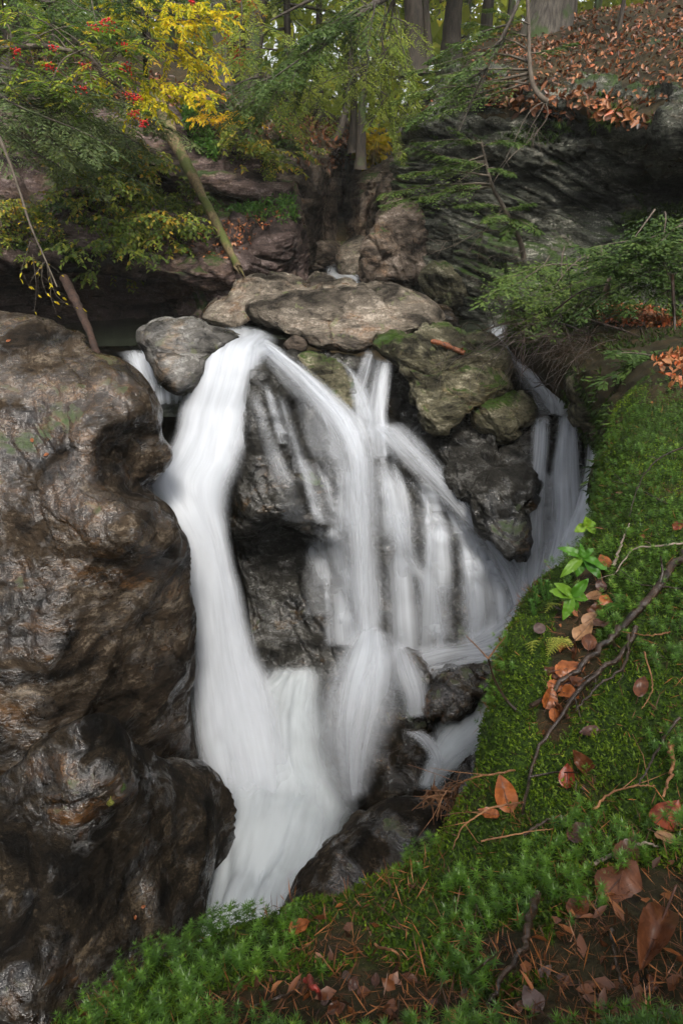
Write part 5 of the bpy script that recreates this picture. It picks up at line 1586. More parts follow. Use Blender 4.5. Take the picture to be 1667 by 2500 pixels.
SPV, SPQ = sphere_pts()
for (x, y, s) in [(265, 58, 1.5), (228, 68, 1), (306, 113, 1), (308, 165, 1.2), (120, 163, 1.1), (131, 116, .8), (40, 125, 1), (207, 157, .8), (200, 218, .9), (318, 232, .9), (335, 240, .8), (328, 277, .9), (350, 300, 1), (470, 6, .6)]:
    mb = MB()
    c = Wp(x, y, 6.75)
    for k in range(int(22 * s)):
        p = c + rt.normal(0, 1, 3) * np.array([0.028, 0.026, 0.018]) * s
        mb.add(SPV * 0.0075 + p, None, SPQ)
    tag(build('berry_cluster', mb, M_berry, root), kind='stuff')
# far berries
root2 = empty('mountain_ash', Wp(560, 60, 11.8))
tag(root2, 'second mountain ash twig with red berries in front of the hemlock trunks', 'tree')
wood, leaf = MB(), MB()
tube(wood, curve_pts([Wp(545, -60, 12), Wp(560, 0, 11.9), Wp(572, 60, 11.8), Wp(585, 160, 11.7)], 12), 0.008, 5)
build('trunk', wood, M_twig, root2)
wood = MB()
for (x, y, s) in [(575, 135, 1.2), (580, 150, 1), (588, 155, .9), (583, 125, .8), (555, 98, .9), (562, 105, .7), (612, 6, 1), (618, 15, .8), (585, 5, .7), (578, 40, .6), (553, 78, .6)]:
    mb = MB()
    c = Wp(x, y, 11.7)
    for k in range(int(16 * s)):
        mb.add(SPV * 0.013 + c + rt.normal(0, 1, 3) * np.array([0.035, 0.03, 0.03]) * s, None, SPQ)
    tag(build('berry_cluster', mb, M_berry, root2), kind='stuff')
    for j in range(4):
        pinnate(leaf, wood, c + rt.normal(0, 0.05, 3), rt.normal(0, 1, 3), 0.2, rt, tone=np.clip(rt.normal(0.8, 0.15), 0, 1))
tag(build('foliage', leaf, M_ash, root2, smooth=False), kind='stuff')
tag(build('twigs', wood, M_twig, root2), kind='stuff')

# ---------------------------------------------------------------- yellow bush beyond the slot
root = empty('yellow_bush', Wp(905, 385, 17.5))
tag(root, 'small bush of orange yellow leaves glowing beyond the slot', 'bush')
leaf, wood = MB(), MB()
for k in range(16):
    a, b = Wp(905 + rt.normal(0, 5), 390, 17.5), Wp(rt.uniform(885, 935), rt.uniform(305, 395), 17.3 + rt.normal(0, .3))
    spray(leaf, wood, [a, (a + b) / 2 + [0, 0, .2], b], rt, n=22, L=0.13, W=0.08, tone=0.7, tv=.15, twigs=6, tl=0.4)
tag(build('foliage', leaf, M_birch, root, smooth=False), kind='stuff')
tag(build('stems', wood, M_bark, root), kind='stuff')

# ---------------------------------------------------------------- unseen trees added round the tripod to break up the sky light
for i, (x, y, rr) in enumerate([(-4.0, -6.5, .22), (0.8, -7.5, .2), (4.6, -5.0, .24), (7.0, -1.0, .2), (8.6, 4.2, .22), (2.4, -11, .2), (-8, -9, .2)]):
    hemlock(0, 0, 0, rr, 'unseen hemlock added round the viewpoint to break up the sky light', rt, base=(x, y, float(ground_z(np.array(x), np.array(y)))), H=12, first=2.5, nb=46, bl=3.0, group='unseen trees added round the viewpoint')

# ================================================================ shrubs and herbs of the far bank
rs = np.random.default_rng(23)


def shrub(px, py, key, label, n=9, size=0.6, L=0.062, W=0.038, tone=0.5, mat=None, tv=.2, spread=1.0, dirn=(0.2, -0.6, 0.5)):
    p, nn = on_surf(key, px, py)
    root = empty('shrub', p)
    tag(root, label, 'shrub')
    leaf, wood = MB(), MB()
    for k in range(n):
        d = unit(np.array(dirn) + rs.normal(0, 0.5 * spread, 3))
        l = size * rs.uniform(0.5, 1.1)
        a = p + rs.normal(0, 0.05, 3) - nn * 0.03
        b = a + d * l
        c = b + np.array([d[0], d[1], -0.25]) * l * 0.5
        spray(leaf, wood, [a, b, c], rs, n=15, L=L, W=W, tone=np.clip(tone + rs.normal(0, .15), 0, 1), tv=tv, twigs=6, tl=size * 0.45, wr=0.006)
    tag(build('foliage', leaf, mat or M_shrub, root, smooth=False), kind='stuff')
    tag(build('stems', wood, M_twig, root), kind='stuff')
    return root


shrub(220, 420, 'left', 'leafy shrub highest on the overhang under the mountain ash', n=10, size=0.7, tone=0.3)
shrub(300, 400, 'left', 'shrub with yellow tips directly left of the fallen log top', n=10, size=0.6, tone=0.65)
shrub(340, 460, 'left', 'shrub pressed against the left side of the fallen log', n=10, size=0.55, tone=0.55)
shrub(250, 500, 'left', 'dense yellow green shrub in the middle of the overhang', n=12, size=0.7, tone=0.6)
shrub(330, 540, 'left', 'bright shrub at the lip above the dark recess, nearest the log', n=12, size=0.55, tone=0.6)
shrub(420, 560, 'left', 'pale green shrub just left of the log on the bare rock', n=11, size=0.55, tone=0.55)
shrub(270, 590, 'left', 'shrub overhanging the dark recess furthest down', n=11, size=0.55, tone=0.5)
shrub(160, 500, 'left', 'shaded shrub at the left of the overhang', n=9, size=0.6, tone=0.35)
shrub(40, 560, 'left', 'low yellow green bush on the dark rock by the left edge', n=12, size=0.5, L=0.05, W=0.03, tone=0.7)
shrub(380, 420, 'left', 'small shrub touching the middle of the log', n=8, size=0.4, tone=0.6)
shrub(450, 500, 'left', 'low leafy shrub right of the log on the ledge', n=9, size=0.4, tone=0.4)
shrub(610, 380, 'left', 'yellowing shrub on the slope under the hooked trunk', n=10, size=0.6, tone=0.7, L=0.075)
shrub(540, 315, 'left', 'small golden shrub below the exposed roots', n=8, size=0.5, tone=0.85, L=0.07, mat=M_birch)
shrub(660, 330, 'left', 'green shrub between the roots and the hooked trunk', n=10, size=0.6, tone=0.4)
shrub(120, 330, 'left', 'shaded shrub behind the hanging grey green sprays', n=10, size=0.7, tone=0.3)

# carpets of small herbs on the ledges
def herbs(key, poly, n, label, L=0.05, W=0.028, tone=0.5, mat=None, h=0.10, up=-0.2):
    mb = MB()
    p, nn = scatter(key, n, poly, rs, up)
    n = len(p)
    if not n:
        return
    cl = fbm(p * 3.0, 2, 3)
    keep = cl > -0.2
    p, nn = p[keep], nn[keep]
    n = len(p)
    p = p + (nn * 0.4 + Z * 0.8) * (h * rs.random((n, 1)))
    add_leaves(mb, p, rs.normal(0, 1, (n, 3)) + [0, -0.5, 0.1], Z + rs.normal(0, 0.4, (n, 3)), L * rs.uniform(.6, 1.3, n), W * rs.uniform(.6, 1.3, n), np.clip(tone + rs.normal(0, .25, n), 0, 1), curl=0.1)
    tag(build('ground_cover', mb, mat or M_herb, smooth=False), label, kind='stuff')


herbs('left', [(440, 270), (475, 270), (540, 380), (525, 400), (480, 380), (445, 320)], 1500, 'green ferny plants hanging on the rock right of the log', h=0.15, L=0.06)
herbs('left', [(500, 480), (600, 490), (720, 495), (725, 545), (640, 550), (560, 525), (490, 520)], 2200, 'bright green plants along the rock ledge')
herbs('left', [(180, 430), (430, 470), (480, 590), (300, 620), (180, 560)], 3000, 'low leafy plants covering the overhang', mat=M_shrub, tone=0.45, L=0.06)
herbs('left', [(540, 350), (640, 360), (700, 420), (660, 450), (560, 400)], 900, 'sparse plants on the slope below the hooked trunk', mat=M_shrub, tone=0.6)
herbs('left', [(0, 500), (120, 520), (160, 600), (0, 620)], 1200, 'small yellow green plants on the dark overhang', mat=M_shrub, tone=0.6, L=0.04)


def tufts(key, poly, n, label, L=0.07, W=0.012, mat=None, tone=0.5, up=-0.5, flow_dir=(0.2, -0.3, -0.5)):
    mb = MB()
    p, nn = scatter(key, n, poly, rs, up)
    n = len(p)
    if not n:
        return
    keep = fbm(p * 2.5, 2, 9) > -0.1
    p, nn = p[keep], nn[keep]
    n = len(p)
    add_leaves(mb, p - nn * 0.01, nn * 0.7 + np.array(flow_dir) + rs.normal(0, .35, (n, 3)), nn + rs.normal(0, .4, (n, 3)), L * rs.uniform(.5, 1.3, n), W * rs.uniform(.7, 1.4, n), np.clip(tone + rs.normal(0, .2, n), 0, 1), shape='strip', curl=.15)
    tag(build('moss', mb, mat, smooth=False), label, kind='stuff')


M_mosst = leaf_mat('hanging_moss', [(0.0, (0.012, 0.030, 0.004)), (0.5, (0.045, 0.085, 0.010)), (1.0, (0.11, 0.17, 0.02))], trans=0.25, rough=0.7)
tufts('left', [(660, 310), (790, 340), (800, 400), (740, 420), (640, 400)], 6000, 'shaggy moss on the bank under the hooked trunk', mat=M_mosst, up=-1)
tufts('left', [(150, 340), (330, 360), (330, 430), (180, 420)], 4000, 'shaggy moss under the hemlock sprays on the overhang', mat=M_mosst)
tufts('left', [(0, 600), (150, 590), (240, 620), (100, 650), (0, 640)], 3500, 'moss on the lip of the dark overhang', mat=M_mosst, tone=.35)
tufts('right', [(1400, 230), (1520, 260), (1600, 300), (1640, 340), (1560, 320), (1420, 300)], 5000, 'bright moss along the lip of the dark cliff under the leaves', mat=M_mosst, tone=.6, up=-1)
tufts('right', [(1050, 320), (1180, 280), (1400, 300), (1400, 340), (1100, 380)], 4000, 'dark moss on the upper layers of the cliff', mat=M_mosst, tone=.3, up=-1)
tufts('right', [(1500, 480), (1667, 460), (1667, 640), (1540, 600)], 6000, 'moss on the shelf at the right edge below the cave', mat=M_mosst, tone=.45, up=-1)

# fallen leaves on slopes
def litter(key, poly, n, label, L=0.10, up=0.1, tone=0.5, tv=0.25, lift=0.015, name='leaf_litter'):
    mb = MB()
    p, nn = scatter(key, n, poly, rs, up)
    n = len(p)
    if not n:
        return
    d = rs.normal(0, 1, (n, 3))
    nr = nn + rs.normal(0, 0.38, (n, 3))
    add_leaves(mb, p + nn * (lift + 0.03 * rs.random((n, 1))), d, nr, L * rs.uniform(.6, 1.2, n), L * 0.5 * rs.uniform(.7, 1.2, n), np.clip(tone + rs.normal(0, tv, n), 0, 1), curl=rs.normal(0, .1), fold=0.25)
    tag(build(name, mb, M_litter, smooth=False), label, kind='stuff')


litter('hill', [(1180, 150), (1250, 130), (1400, 95), (1667, 50), (1900, 0), (1900, 330), (1640, 310), (1500, 310), (1400, 265), (1290, 225), (1200, 240)], 17000, 'carpet of orange brown fallen leaves on the hill', up=-1, L=0.064, tone=.45, tv=.3)
litter('hill', [(1010, 300), (1180, 140), (1300, 60), (1667, 20), (1667, 80), (1300, 150), (1200, 200), (1060, 330)], 4000, 'scattered fallen leaves under the trees on the right hill', up=-1, tone=0.4, L=0.08)
litter('hill', [(1150, 0), (1667, -60), (1667, 110), (1150, 170)], 5000, 'fallen leaves towards the crest of the right hill', up=-1, tone=0.42, L=0.064)
litter('right', [(1180, 200), (1400, 240), (1520, 280), (1640, 330), (1600, 345), (1400, 300), (1200, 270)], 900, 'fallen leaves spilling over the lip of the dark cliff', up=0.0)
litter('hill2', [(-200, 50), (900, 320), (900, 400), (600, 330), (300, 260), (-200, 260)], 4000, 'brown leaves on the floor of the far bank wood', tone=0.3, up=-1)
litter('left', [(240, 480), (480, 560), (640, 520), (700, 520), (560, 640), (430, 620)], 350, 'single fallen leaves dotted on the purple rock', tone=0.75, L=0.06)
litter('bank', [(1440, 730), (1660, 745), (1667, 800), (1540, 800), (1450, 790)], 1300, 'patch of rust red leaves on the brushy bank', L=0.055, tone=0.85, tv=.15, up=-1)
litter('bank', [(1600, 890), (1667, 860), (1667, 960), (1620, 960)], 110, 'rust red leaves above the mossy bank by the right edge', L=0.045, tone=0.85, tv=.15, up=-1)
litter('slot', [(700, 360), (860, 370), (860, 410), (720, 420)], 300, 'brown leaves on the slot edge', tone=0.3, up=-1)
litter('hill', [(995, 320), (1060, 290), (1070, 340), (1000, 370)], 250, 'reddish leaves on the far corner of the dark cliff', tone=0.4, up=-1)

# ================================================================ brush on the right bank
def bank_brush():
    for (lab, items, mat, cat) in [
        ('low hemlock spreading over the bank above the right-hand stream',
         [((rs.uniform(1300, 1600), rs.uniform(590, 730), 6.5 + rs.normal(0, .15)), (rs.uniform(1180, 1520), rs.uniform(660, 800), 5.9 + rs.normal(0, .2)), rs.uniform(.3, .8)) for k in range(22)], M_hem, 'bush'),
        ('dark hemlock sprays along the right edge above the rust red leaves',
         [((rs.uniform(1540, 1780), rs.uniform(500, 700), 5.6), (rs.uniform(1400, 1680), rs.uniform(560, 760), 5.2), rs.uniform(.2, .6)) for k in range(24)], M_hem, 'bush'),
        ('hemlock sprays low in the brush beside the mossy bank',
         [((rs.uniform(1560, 1720), rs.uniform(840, 900), 3.9), (rs.uniform(1480, 1640), rs.uniform(850, 930), 3.7), rs.uniform(.3, .6)) for k in range(5)], M_hem, 'bush')]:
        root = empty('hemlock_bush', Wp(items[0][0][0], items[0][0][1] + 30, items[0][0][2]))
        tag(root, lab, cat)
        leaf, wood = MB(), MB()
        for a, b, tone in items:
            p0, p1 = Wp(*a), Wp(*b)
            d = p1 - p0
            L = np.linalg.norm(d)
            bough(leaf, wood, p0, d + Z * L * 0.15, L, rs, droop=0.2, nt=int(14 + 12 * L), m=7, tl=0.42, nl=0.05, nw=0.017, tone=tone, wr=0.008)
        tag(build('needles', leaf, mat, root, smooth=False), kind='stuff')
        tag(build('branches', wood, M_twig, root), kind='stuff')
    wood = MB()
    root = empty('dead_brush', Wp(1400, 860, 5.3))
    tag(root, 'tangle of bare twigs hanging from the brushy bank over the stream', 'brush')
    for k in range(90):
        x0, y0 = rs.uniform(1230, 1640), rs.uniform(760, 830)
        Y0 = 5.9 - (y0 - 760) / 90.0 + rs.normal(0, .15)
        p0 = Wp(x0, y0, Y0)
        p1 = Wp(x0 - rs.uniform(-60, 200), y0 + rs.uniform(20, 120), Y0 - rs.uniform(0.1, .7))
        dead_twigs(wood, p0, p1 - p0, np.linalg.norm(p1 - p0), rs, n=4, r=0.004, droop=-0.15 if k % 2 else 0.25)
    for c, r in [([(1300, 790, 5.9), (1380, 850, 5.5), (1480, 920, 5.0), (1600, 955, 4.3)], 0.016), ([(1250, 750, 6.0), (1400, 800, 5.6), (1500, 850, 5.2), (1580, 860, 4.9)], 0.012), ([(1420, 775, 5.4), (1530, 810, 5.1), (1610, 850, 4.8), (1640, 890, 4.6)], 0.009),
                 ([(1170, 810, 6.6), (1230, 790, 6.2), (1300, 770, 5.9)], 0.01), ([(1350, 760, 5.7), (1420, 710, 5.6), (1480, 695, 5.6)], 0.010), ([(1640, 670, 5.0), (1645, 780, 4.9), (1650, 860, 4.7), (1667, 950, 4.5)], 0.012), ([(1260, 930, 6.0), (1300, 880, 5.8), (1360, 840, 5.6)], 0.006), ([(1270, 965, 6.0), (1330, 930, 5.8), (1400, 870, 5.6)], 0.006)]:
        A = curve_pts([Wp(*q) for q in c], 20)
        tube(wood, A, np.linspace(r, r * 0.4, 20), 6)
        for i in range(3, 18, 3):
            dead_twigs(wood, A[i], rs.normal(0, 1, 3) + [0, -.3, 0], 0.35, rs, n=3, r=0.004)
    tag(build('twigs', wood, M_stick, root), kind='stuff')


bank_brush()
tufts('bank', [(1200, 740), (1480, 740), (1440, 800), (1300, 840), (1230, 830)], 7000, 'mossy grass hummock on the brushy bank', L=0.11, W=0.012, mat=M_mosst, tone=.5, up=-1)
tufts('bank', [(1400, 780), (1667, 790), (1667, 860), (1500, 900)], 4000, 'dark moss under the brush on the bank', L=0.05, W=0.01, mat=M_mosst, tone=.25, up=-1)

# ================================================================ logs and sticks
def log(name, ctrl, r0, r1, label, mat, cat='log', n=30, sides=12, broken=True, knots=0):
    A = curve_pts([Wp(*c) for c in ctrl], n)
    mb = MB()
    r = np.linspace(r0, r1, n) * (1 + 0.08 * rs.normal(0, 1, n))
    tube(mb, A, r, sides)
    T = unit(A[-1] - A[-2])
    if broken:
        for k in range(5):
            e = A[-1] + rs.normal(0, r1 * 0.4, 3)
            tube(mb, [e - T * r1, e + T * r1 * rs.uniform(1, 4)], [r1 * 0.45, r1 * 0.05], 4)
    v, t, q, rr = mb.arrays()
    v = v + 0.12 * r0 * np.stack([fbm(v * 8, 2, 1), fbm(v * 8 + 3, 2, 2), fbm(v * 8 + 7, 2, 3)], -1)
    o = MB(); o.add(v, t, q)
    for k in range(knots):
        i = int(rs.integers(3, n - 3))
        d = unit(rs.normal(0, 1, 3))
        tube(o, [A[i], A[i] + d * r0 * rs.uniform(1.5, 4)], [r0 * .2, r0 * .06], 5)
    return tag(build(name, o, mat), label, cat)


M_log = bark_mat('mossy_log_bark', (0.055, 0.038, 0.018), (0.24, 0.175, 0.085), moss=0.38, mosscol=(0.06, 0.085, 0.010), scale=0.8)
log('fallen_log', [(383, 235, 11.35), (420, 330, 10.4), (470, 430, 9.65), (525, 540, 9.1), (583, 655, 8.45)], 0.095, 0.045, 'long mossy log leaning down the purple rock slope', M_log, knots=3)
log('dead_stick', [(158, 680, 7.6), (190, 745, 7.2), (215, 800, 6.9), (240, 872, 6.5)], 0.05, 0.03, 'dark dead pole leaning behind the huge boulder', bark_mat('rotten_wood', (0.015, 0.008, 0.006), (0.07, 0.035, 0.022)), cat='stick')
_a, _na = on_surf('mossy', 1056, 832)
_b, _nb = on_surf('mossy', 1128, 862)
_up = np.array([0, -0.02, 0.03])
mb = MB()
tube(mb, curve_pts([_a + _up, _a * .66 + _b * .34 + _up + [0, 0, .012], _a * .33 + _b * .67 + _up + [0, 0, .006], _b + _up], 14), 0.021 * (1 + 0.16 * rs.normal(0, 1, 14)), 10)
tube(mb, [_b + _up - unit(_b - _a) * .05, _b + _up - unit(_b - _a) * .02 + [0, -.02, .05]], [.012, .006], 6)
tag(build('orange_stick', mb, bark_mat('orange_wood', (0.06, 0.02, 0.010), (0.32, 0.10, 0.03), rough=.5, scale=2.0)), 'short orange debarked stick on the moss-patched boulder', 'stick')
log('birch_stub', [(1474, 735, 5.75), (1478, 712, 5.72), (1484, 690, 5.7), (1488, 680, 5.7)], 0.028, 0.018, 'short pale broken stub among the rust red leaves', bark_mat('pale_wood', (0.16, 0.11, 0.08), (0.38, 0.29, 0.22)), cat='stub', n=10)

# hanging half-dead branch in front of the overhang
root = empty('hanging_branch', Wp(0, 320, 5.9))
tag(root, 'thin bare branch with a few yellow leaves hanging at the left edge', 'branch')
wood, leaf = MB(), MB()
A = curve_pts([Wp(-20, 290, 6.0), Wp(10, 360, 5.9), Wp(45, 455, 5.8), Wp(75, 550, 5.7), Wp(110, 630, 5.6), Wp(140, 700, 5.5)], 30)
tube(wood, A, np.linspace(0.014, 0.005, 30), 6)
for (a, b) in [((75, 590), (50, 680)), ((80, 620), (85, 760)), ((110, 640), (70, 700)), ((120, 660), (160, 740)), ((95, 600), (120, 690)), ((130, 690), (140, 770)), ((60, 540), (15, 490)), ((70, 560), (95, 540)), ((105, 640), (115, 720))]:
    c = [Wp(a[0], a[1], 5.65), (Wp(a[0], a[1], 5.65) + Wp(b[0], b[1], 5.5)) / 2 + rs.normal(0, .03, 3), Wp(b[0], b[1], 5.5)]
    spray(leaf, wood, c, rs, n=1, L=0.045, W=0.016, tone=.75, tv=.15, twigs=1, tl=.2, wr=.003)
build('stem', wood, M_twig, root)
tag(build('foliage', leaf, M_birch, root, smooth=False), kind='stuff')

tufts('bank', [(1380, 900), (1500, 900), (1500, 1250), (1420, 1200), (1370, 980)], 4000, 'moss and roots on the steep side of the brushy bank', L=0.06, W=0.012, mat=M_mosst, tone=.3, up=-1)

# ================================================================ foreground ledge
rf = np.random.default_rng(31)
M_star = leaf_mat('haircap_moss', [(0.0, (0.012, 0.032, 0.003)), (0.4, (0.042, 0.105, 0.006)), (0.8, (0.085, 0.18, 0.011)), (1.0, (0.16, 0.26, 0.02))], trans=0.3, rough=0.4, spec=0.5)
M_feather = leaf_mat('feather_moss', [(0.0, (0.009, 0.022, 0.002)), (0.45, (0.052, 0.100, 0.004)), (0.85, (0.125, 0.185, 0.009)), (1.0, (0.22, 0.27, 0.02))], trans=0.25, rough=0.6, spec=0.25)
M_needle = leaf_mat('rusty_conifer_needles', [(0.0, (0.03, 0.012, 0.006)), (0.5, (0.11, 0.04, 0.015)), (1.0, (0.26, 0.10, 0.03))], trans=0.05, rough=0.45)

FULL = [(-200, 2700), (150, 2600), (460, 2290), (720, 2210), (1000, 2110), (1150, 1960), (1180, 1700), (1230, 1500), (1300, 1410), (1430, 1280), (1440, 1080), (1500, 940), (1620, 860), (1800, 850), (1900, 2700)]
x_, y_, z_ = project(ML_G)
a_ = np.linalg.norm(np.cross(np.gradient(ML_G, axis=0), np.gradient(ML_G, axis=1)), axis=-1)


def ledge_scatter(n, power=1.0):
    """more pieces per square metre close to the camera's feet, fewer at the far end"""
    dist = np.linalg.norm(ML_G, axis=-1)
    w = a_ / dist ** power * (x_ > -150) * (x_ < 2450) * (y_ < 2680) * (y_ > 840) * (z_ > 0)
    w = w[:-1, :-1].ravel()
    idx = rf.choice(len(w), n, p=w / w.sum())
    i, j = np.unravel_index(idx, (ML_NU - 1, ML_NV - 1))
    fu, fv = rf.random((n, 1)), rf.random((n, 1))
    p = (ML_G[i, j] * (1 - fu) + ML_G[i + 1, j] * fu) * (1 - fv) + (ML_G[i, j + 1] * (1 - fu) + ML_G[i + 1, j + 1] * fu) * fv
    return p, ML_N[i, j]


def bare(p):
    """pockets of litter without moss: the leaf pocket and the needle carpet nearest the tripod"""
    px, py, _ = project(p)
    f = np.zeros(len(p))
    for (cx, cy, rx, ry) in [(1400, 1600, 75, 150), (1440, 1440, 45, 110), (1560, 2350, 260, 190), (900, 2480, 420, 110), (1600, 2200, 140, 90), (1500, 2480, 330, 100), (1250, 2330, 120, 70), (620, 2460, 160, 50), (1350, 1760, 50, 60)]:
        f = np.maximum(f, 1 - np.hypot((px - cx) / rx, (py - cy) / ry))
    return f + 0.22 * fbm(p * 9, 3, 8) + 0.5 * np.clip(fbm(p * 3.3, 3, 18) - 0.22, 0, 1)


# the ledge is green where moss grows and brown where only litter lies
_lb = bare(ML_G.reshape(-1, 3))
_at = LEDGE.data.attributes.new('bare', 'FLOAT', 'POINT')
_at.data.foreach_set('value', np.ascontiguousarray(_lb, np.float32))
M_soil = M_ledge.copy(); M_soil.name = 'moss_and_soil'
LEDGE.data.materials[0] = M_soil
_n, _l = M_soil.node_tree.nodes, M_soil.node_tree.links
_bs = [q for q in _n if q.type == 'BSDF_PRINCIPLED'][0]
_src = _bs.inputs['Base Color'].links[0].from_socket
_a = _n.new('ShaderNodeAttribute'); _a.attribute_name = 'bare'
_geo = _n.new('ShaderNodeNewGeometry')
_nz = noise_node(_n, _l, _geo.outputs['Position'], 140, 3, .6)
_gr = ramp_out(_n, _l, _nz.outputs[0], [(0.38, (0.006, 0.014, 0.002)), (0.62, (0.034, 0.064, 0.005))])  # moss green, darkened to paint the shade in the gaps between sprigs
_l.new(mixc(_n, _l, ramp_out(_n, _l, _a.outputs['Fac'], [(0.05, g(0)), (0.22, g(1))]), _gr, _src), _bs.inputs['Base Color'])
# feather moss cushion
p, nn = ledge_scatter(106000, 1.4)
k = bare(p) < 0.16
p, nn = p[k], nn[k]
n = len(p)
cush = fbm(p * 5.0, 3, 12)
h = np.clip(0.5 + cush, 0.1, 1)[:, None] * 0.020
mb = MB()
tn_ = np.clip(0.45 + 0.45 * cush + rf.normal(0, .16, n), 0, 1)
s_ = 0.0062 * rf.uniform(.7, 1.5, n)
add_leaves(mb, p + nn * h * rf.random((n, 1)), nn * 0.8 + rf.normal(0, .6, (n, 3)), nn + rf.normal(0, .6, (n, 3)), s_, s_ * 0.5, tn_, shape='tri')
add_leaves(mb, p + nn * h * rf.random((n, 1)), nn * 0.5 + rf.normal(0, .7, (n, 3)), nn + rf.normal(0, .6, (n, 3)), s_, s_ * 0.5, tn_, shape='tri')
tag(build('moss', mb, M_feather, smooth=False), 'fine green moss carpet on the foreground ledge', kind='stuff')

# haircap moss: little stars on stalks
p, nn = ledge_scatter(11500, 1.25)
k = (bare(p) < 0.28) & (fbm(p * 4.0, 2, 44) > -0.25)
p, nn = p[k], nn[k]
n = len(p)
m = 10
up = unit(nn * 0.6 + Z * 0.6 + rf.normal(0, .18, (n, 3)))
hgt = rf.uniform(0.012, 0.038, n)
tip = p + up * hgt[:, None]
tone = np.clip(0.5 + 0.35 * fbm(p * 4, 2, 45) + rf.normal(0, .12, n), 0, 1)
mb = MB()
ref = unit(np.cross(up, [1.0, 0.2, 0.1]))
ref2 = np.cross(up, ref)
for tier, (el, ln, dz) in enumerate([(0.15, 1.0, 0.0), (0.6, 0.8, 0.004), (-0.15, 1.0, -0.008)]):
    for q in range(m if tier < 2 else 7):
        a = 2 * math.pi * (q + 0.4 * tier) / (m if tier < 2 else 7) + rf.normal(0, .12, n)
        d = (np.cos(a)[:, None] * ref + np.sin(a)[:, None] * ref2) * math.cos(el) + up * (math.sin(el) + rf.normal(0, .08, (n, 1)))
        L_ = 0.0115 * ln * rf.uniform(.7, 1.25, n)
        pos = tip + up * dz
        wdt = L_ * 0.16
        d = unit(d)
        s = unit(np.cross(d, up))
        V = np.stack([pos - s * wdt[:, None] * .5, pos + s * wdt[:, None] * .5, pos + d * L_[:, None]], 1)
        mb.add(V.reshape(-1, 3), np.arange(n * 3).reshape(-1, 3), None, np.repeat(np.clip(tone + (0.12 if tier == 1 else -0.1 if tier == 2 else 0), 0, 1), 3))
# stalks
s = ref * 0.0012
V = np.stack([p - s, p + s, tip], 1)
mb.add(V.reshape(-1, 3), np.arange(n * 3).reshape(-1, 3), None, 0.1)
tag(build('haircap_moss', mb, M_star, smooth=False), 'star-shaped green moss sprigs standing on the foreground ledge', kind='stuff')

# rusty needles
p, nn = ledge_scatter(34000, 2.0)
k = (bare(p) > 0.02) | (rf.random(len(p)) < 0.10)
p, nn = p[k], nn[k]
n = len(p)
mb = MB()
add_leaves(mb, p + nn * 0.012 * rf.random((n, 1)), rf.normal(0, 1, (n, 3)) - 0.2 * nn, nn + rf.normal(0, .3, (n, 3)), rf.uniform(0.012, 0.04, n), rf.uniform(0.001, 0.0022, n), rf.random(n), shape='strip')
tag(build('needle_litter', mb, M_needle, smooth=False), 'rusty conifer needles and bits between the moss', kind='stuff')
p, nn = ledge_scatter(2600, 1.5)
k = (bare(p) > 0.10)
p, nn = p[k], nn[k]
n = len(p)
mb = MB()
add_leaves(mb, p + nn * 0.008, rf.normal(0, 1, (n, 3)), nn + rf.normal(0, .5, (n, 3)), rf.uniform(0.008, 0.03, n), rf.uniform(0.006, 0.016, n), np.clip(rf.normal(.35, .25, n), 0, 1))
tag(build('leaf_crumbs', mb, M_litter, smooth=False), 'crumbled bits of brown leaf between the moss', kind='stuff')

# ---------------------------------------------------------------- single fallen leaves
def beech_mat(name, c0, c1, rough=0.36):
    m, nt, N, L = new_mat(name)
    out = N.new('ShaderNodeOutputMaterial'); b = N.new('ShaderNodeBsdfPrincipled')
    L.new(b.outputs[0], out.inputs[0])
    geo = N.new('ShaderNodeTexCoord')
    n1 = noise_node(N, L, geo.outputs['Object'], 35, 5, .6, .4)
    L.new(ramp_out(N, L, n1.outputs[0], [(0.35, c0), (0.65, c1)]), b.inputs['Base Color'])
    b.inputs['Roughness'].default_value = rough
    b.inputs['Specular IOR Level'].default_value = 0.3
    n2 = noise_node(N, L, geo.outputs['Object'], 90, 3, .6)
    bp = N.new('ShaderNodeBump'); bp.inputs['Strength'].default_value = .3; bp.inputs['Distance'].default_value = .003
    L.new(n2.outputs[0], bp.inputs['Height']); L.new(bp.outputs[0], b.inputs['Normal'])
    return m


LM = {'brown': beech_mat('brown_leaf', (0.045, 0.015, 0.006), (0.12, 0.042, 0.017)), 'orange': beech_mat('orange_leaf', (0.12, 0.035, 0.010), (0.32, 0.10, 0.028)),
      'tan': beech_mat('tan_leaf', (0.15, 0.075, 0.035), (0.30, 0.165, 0.08), .5), 'red': beech_mat('red_leaf', (0.10, 0.018, 0.010), (0.30, 0.07, 0.03)),
      'dark': beech_mat('dark_leaf', (0.03, 0.014, 0.010), (0.09, 0.04, 0.028)), 'mauve': beech_mat('mauve_leaf', (0.05, 0.032, 0.028), (0.12, 0.078, 0.068), .45)}


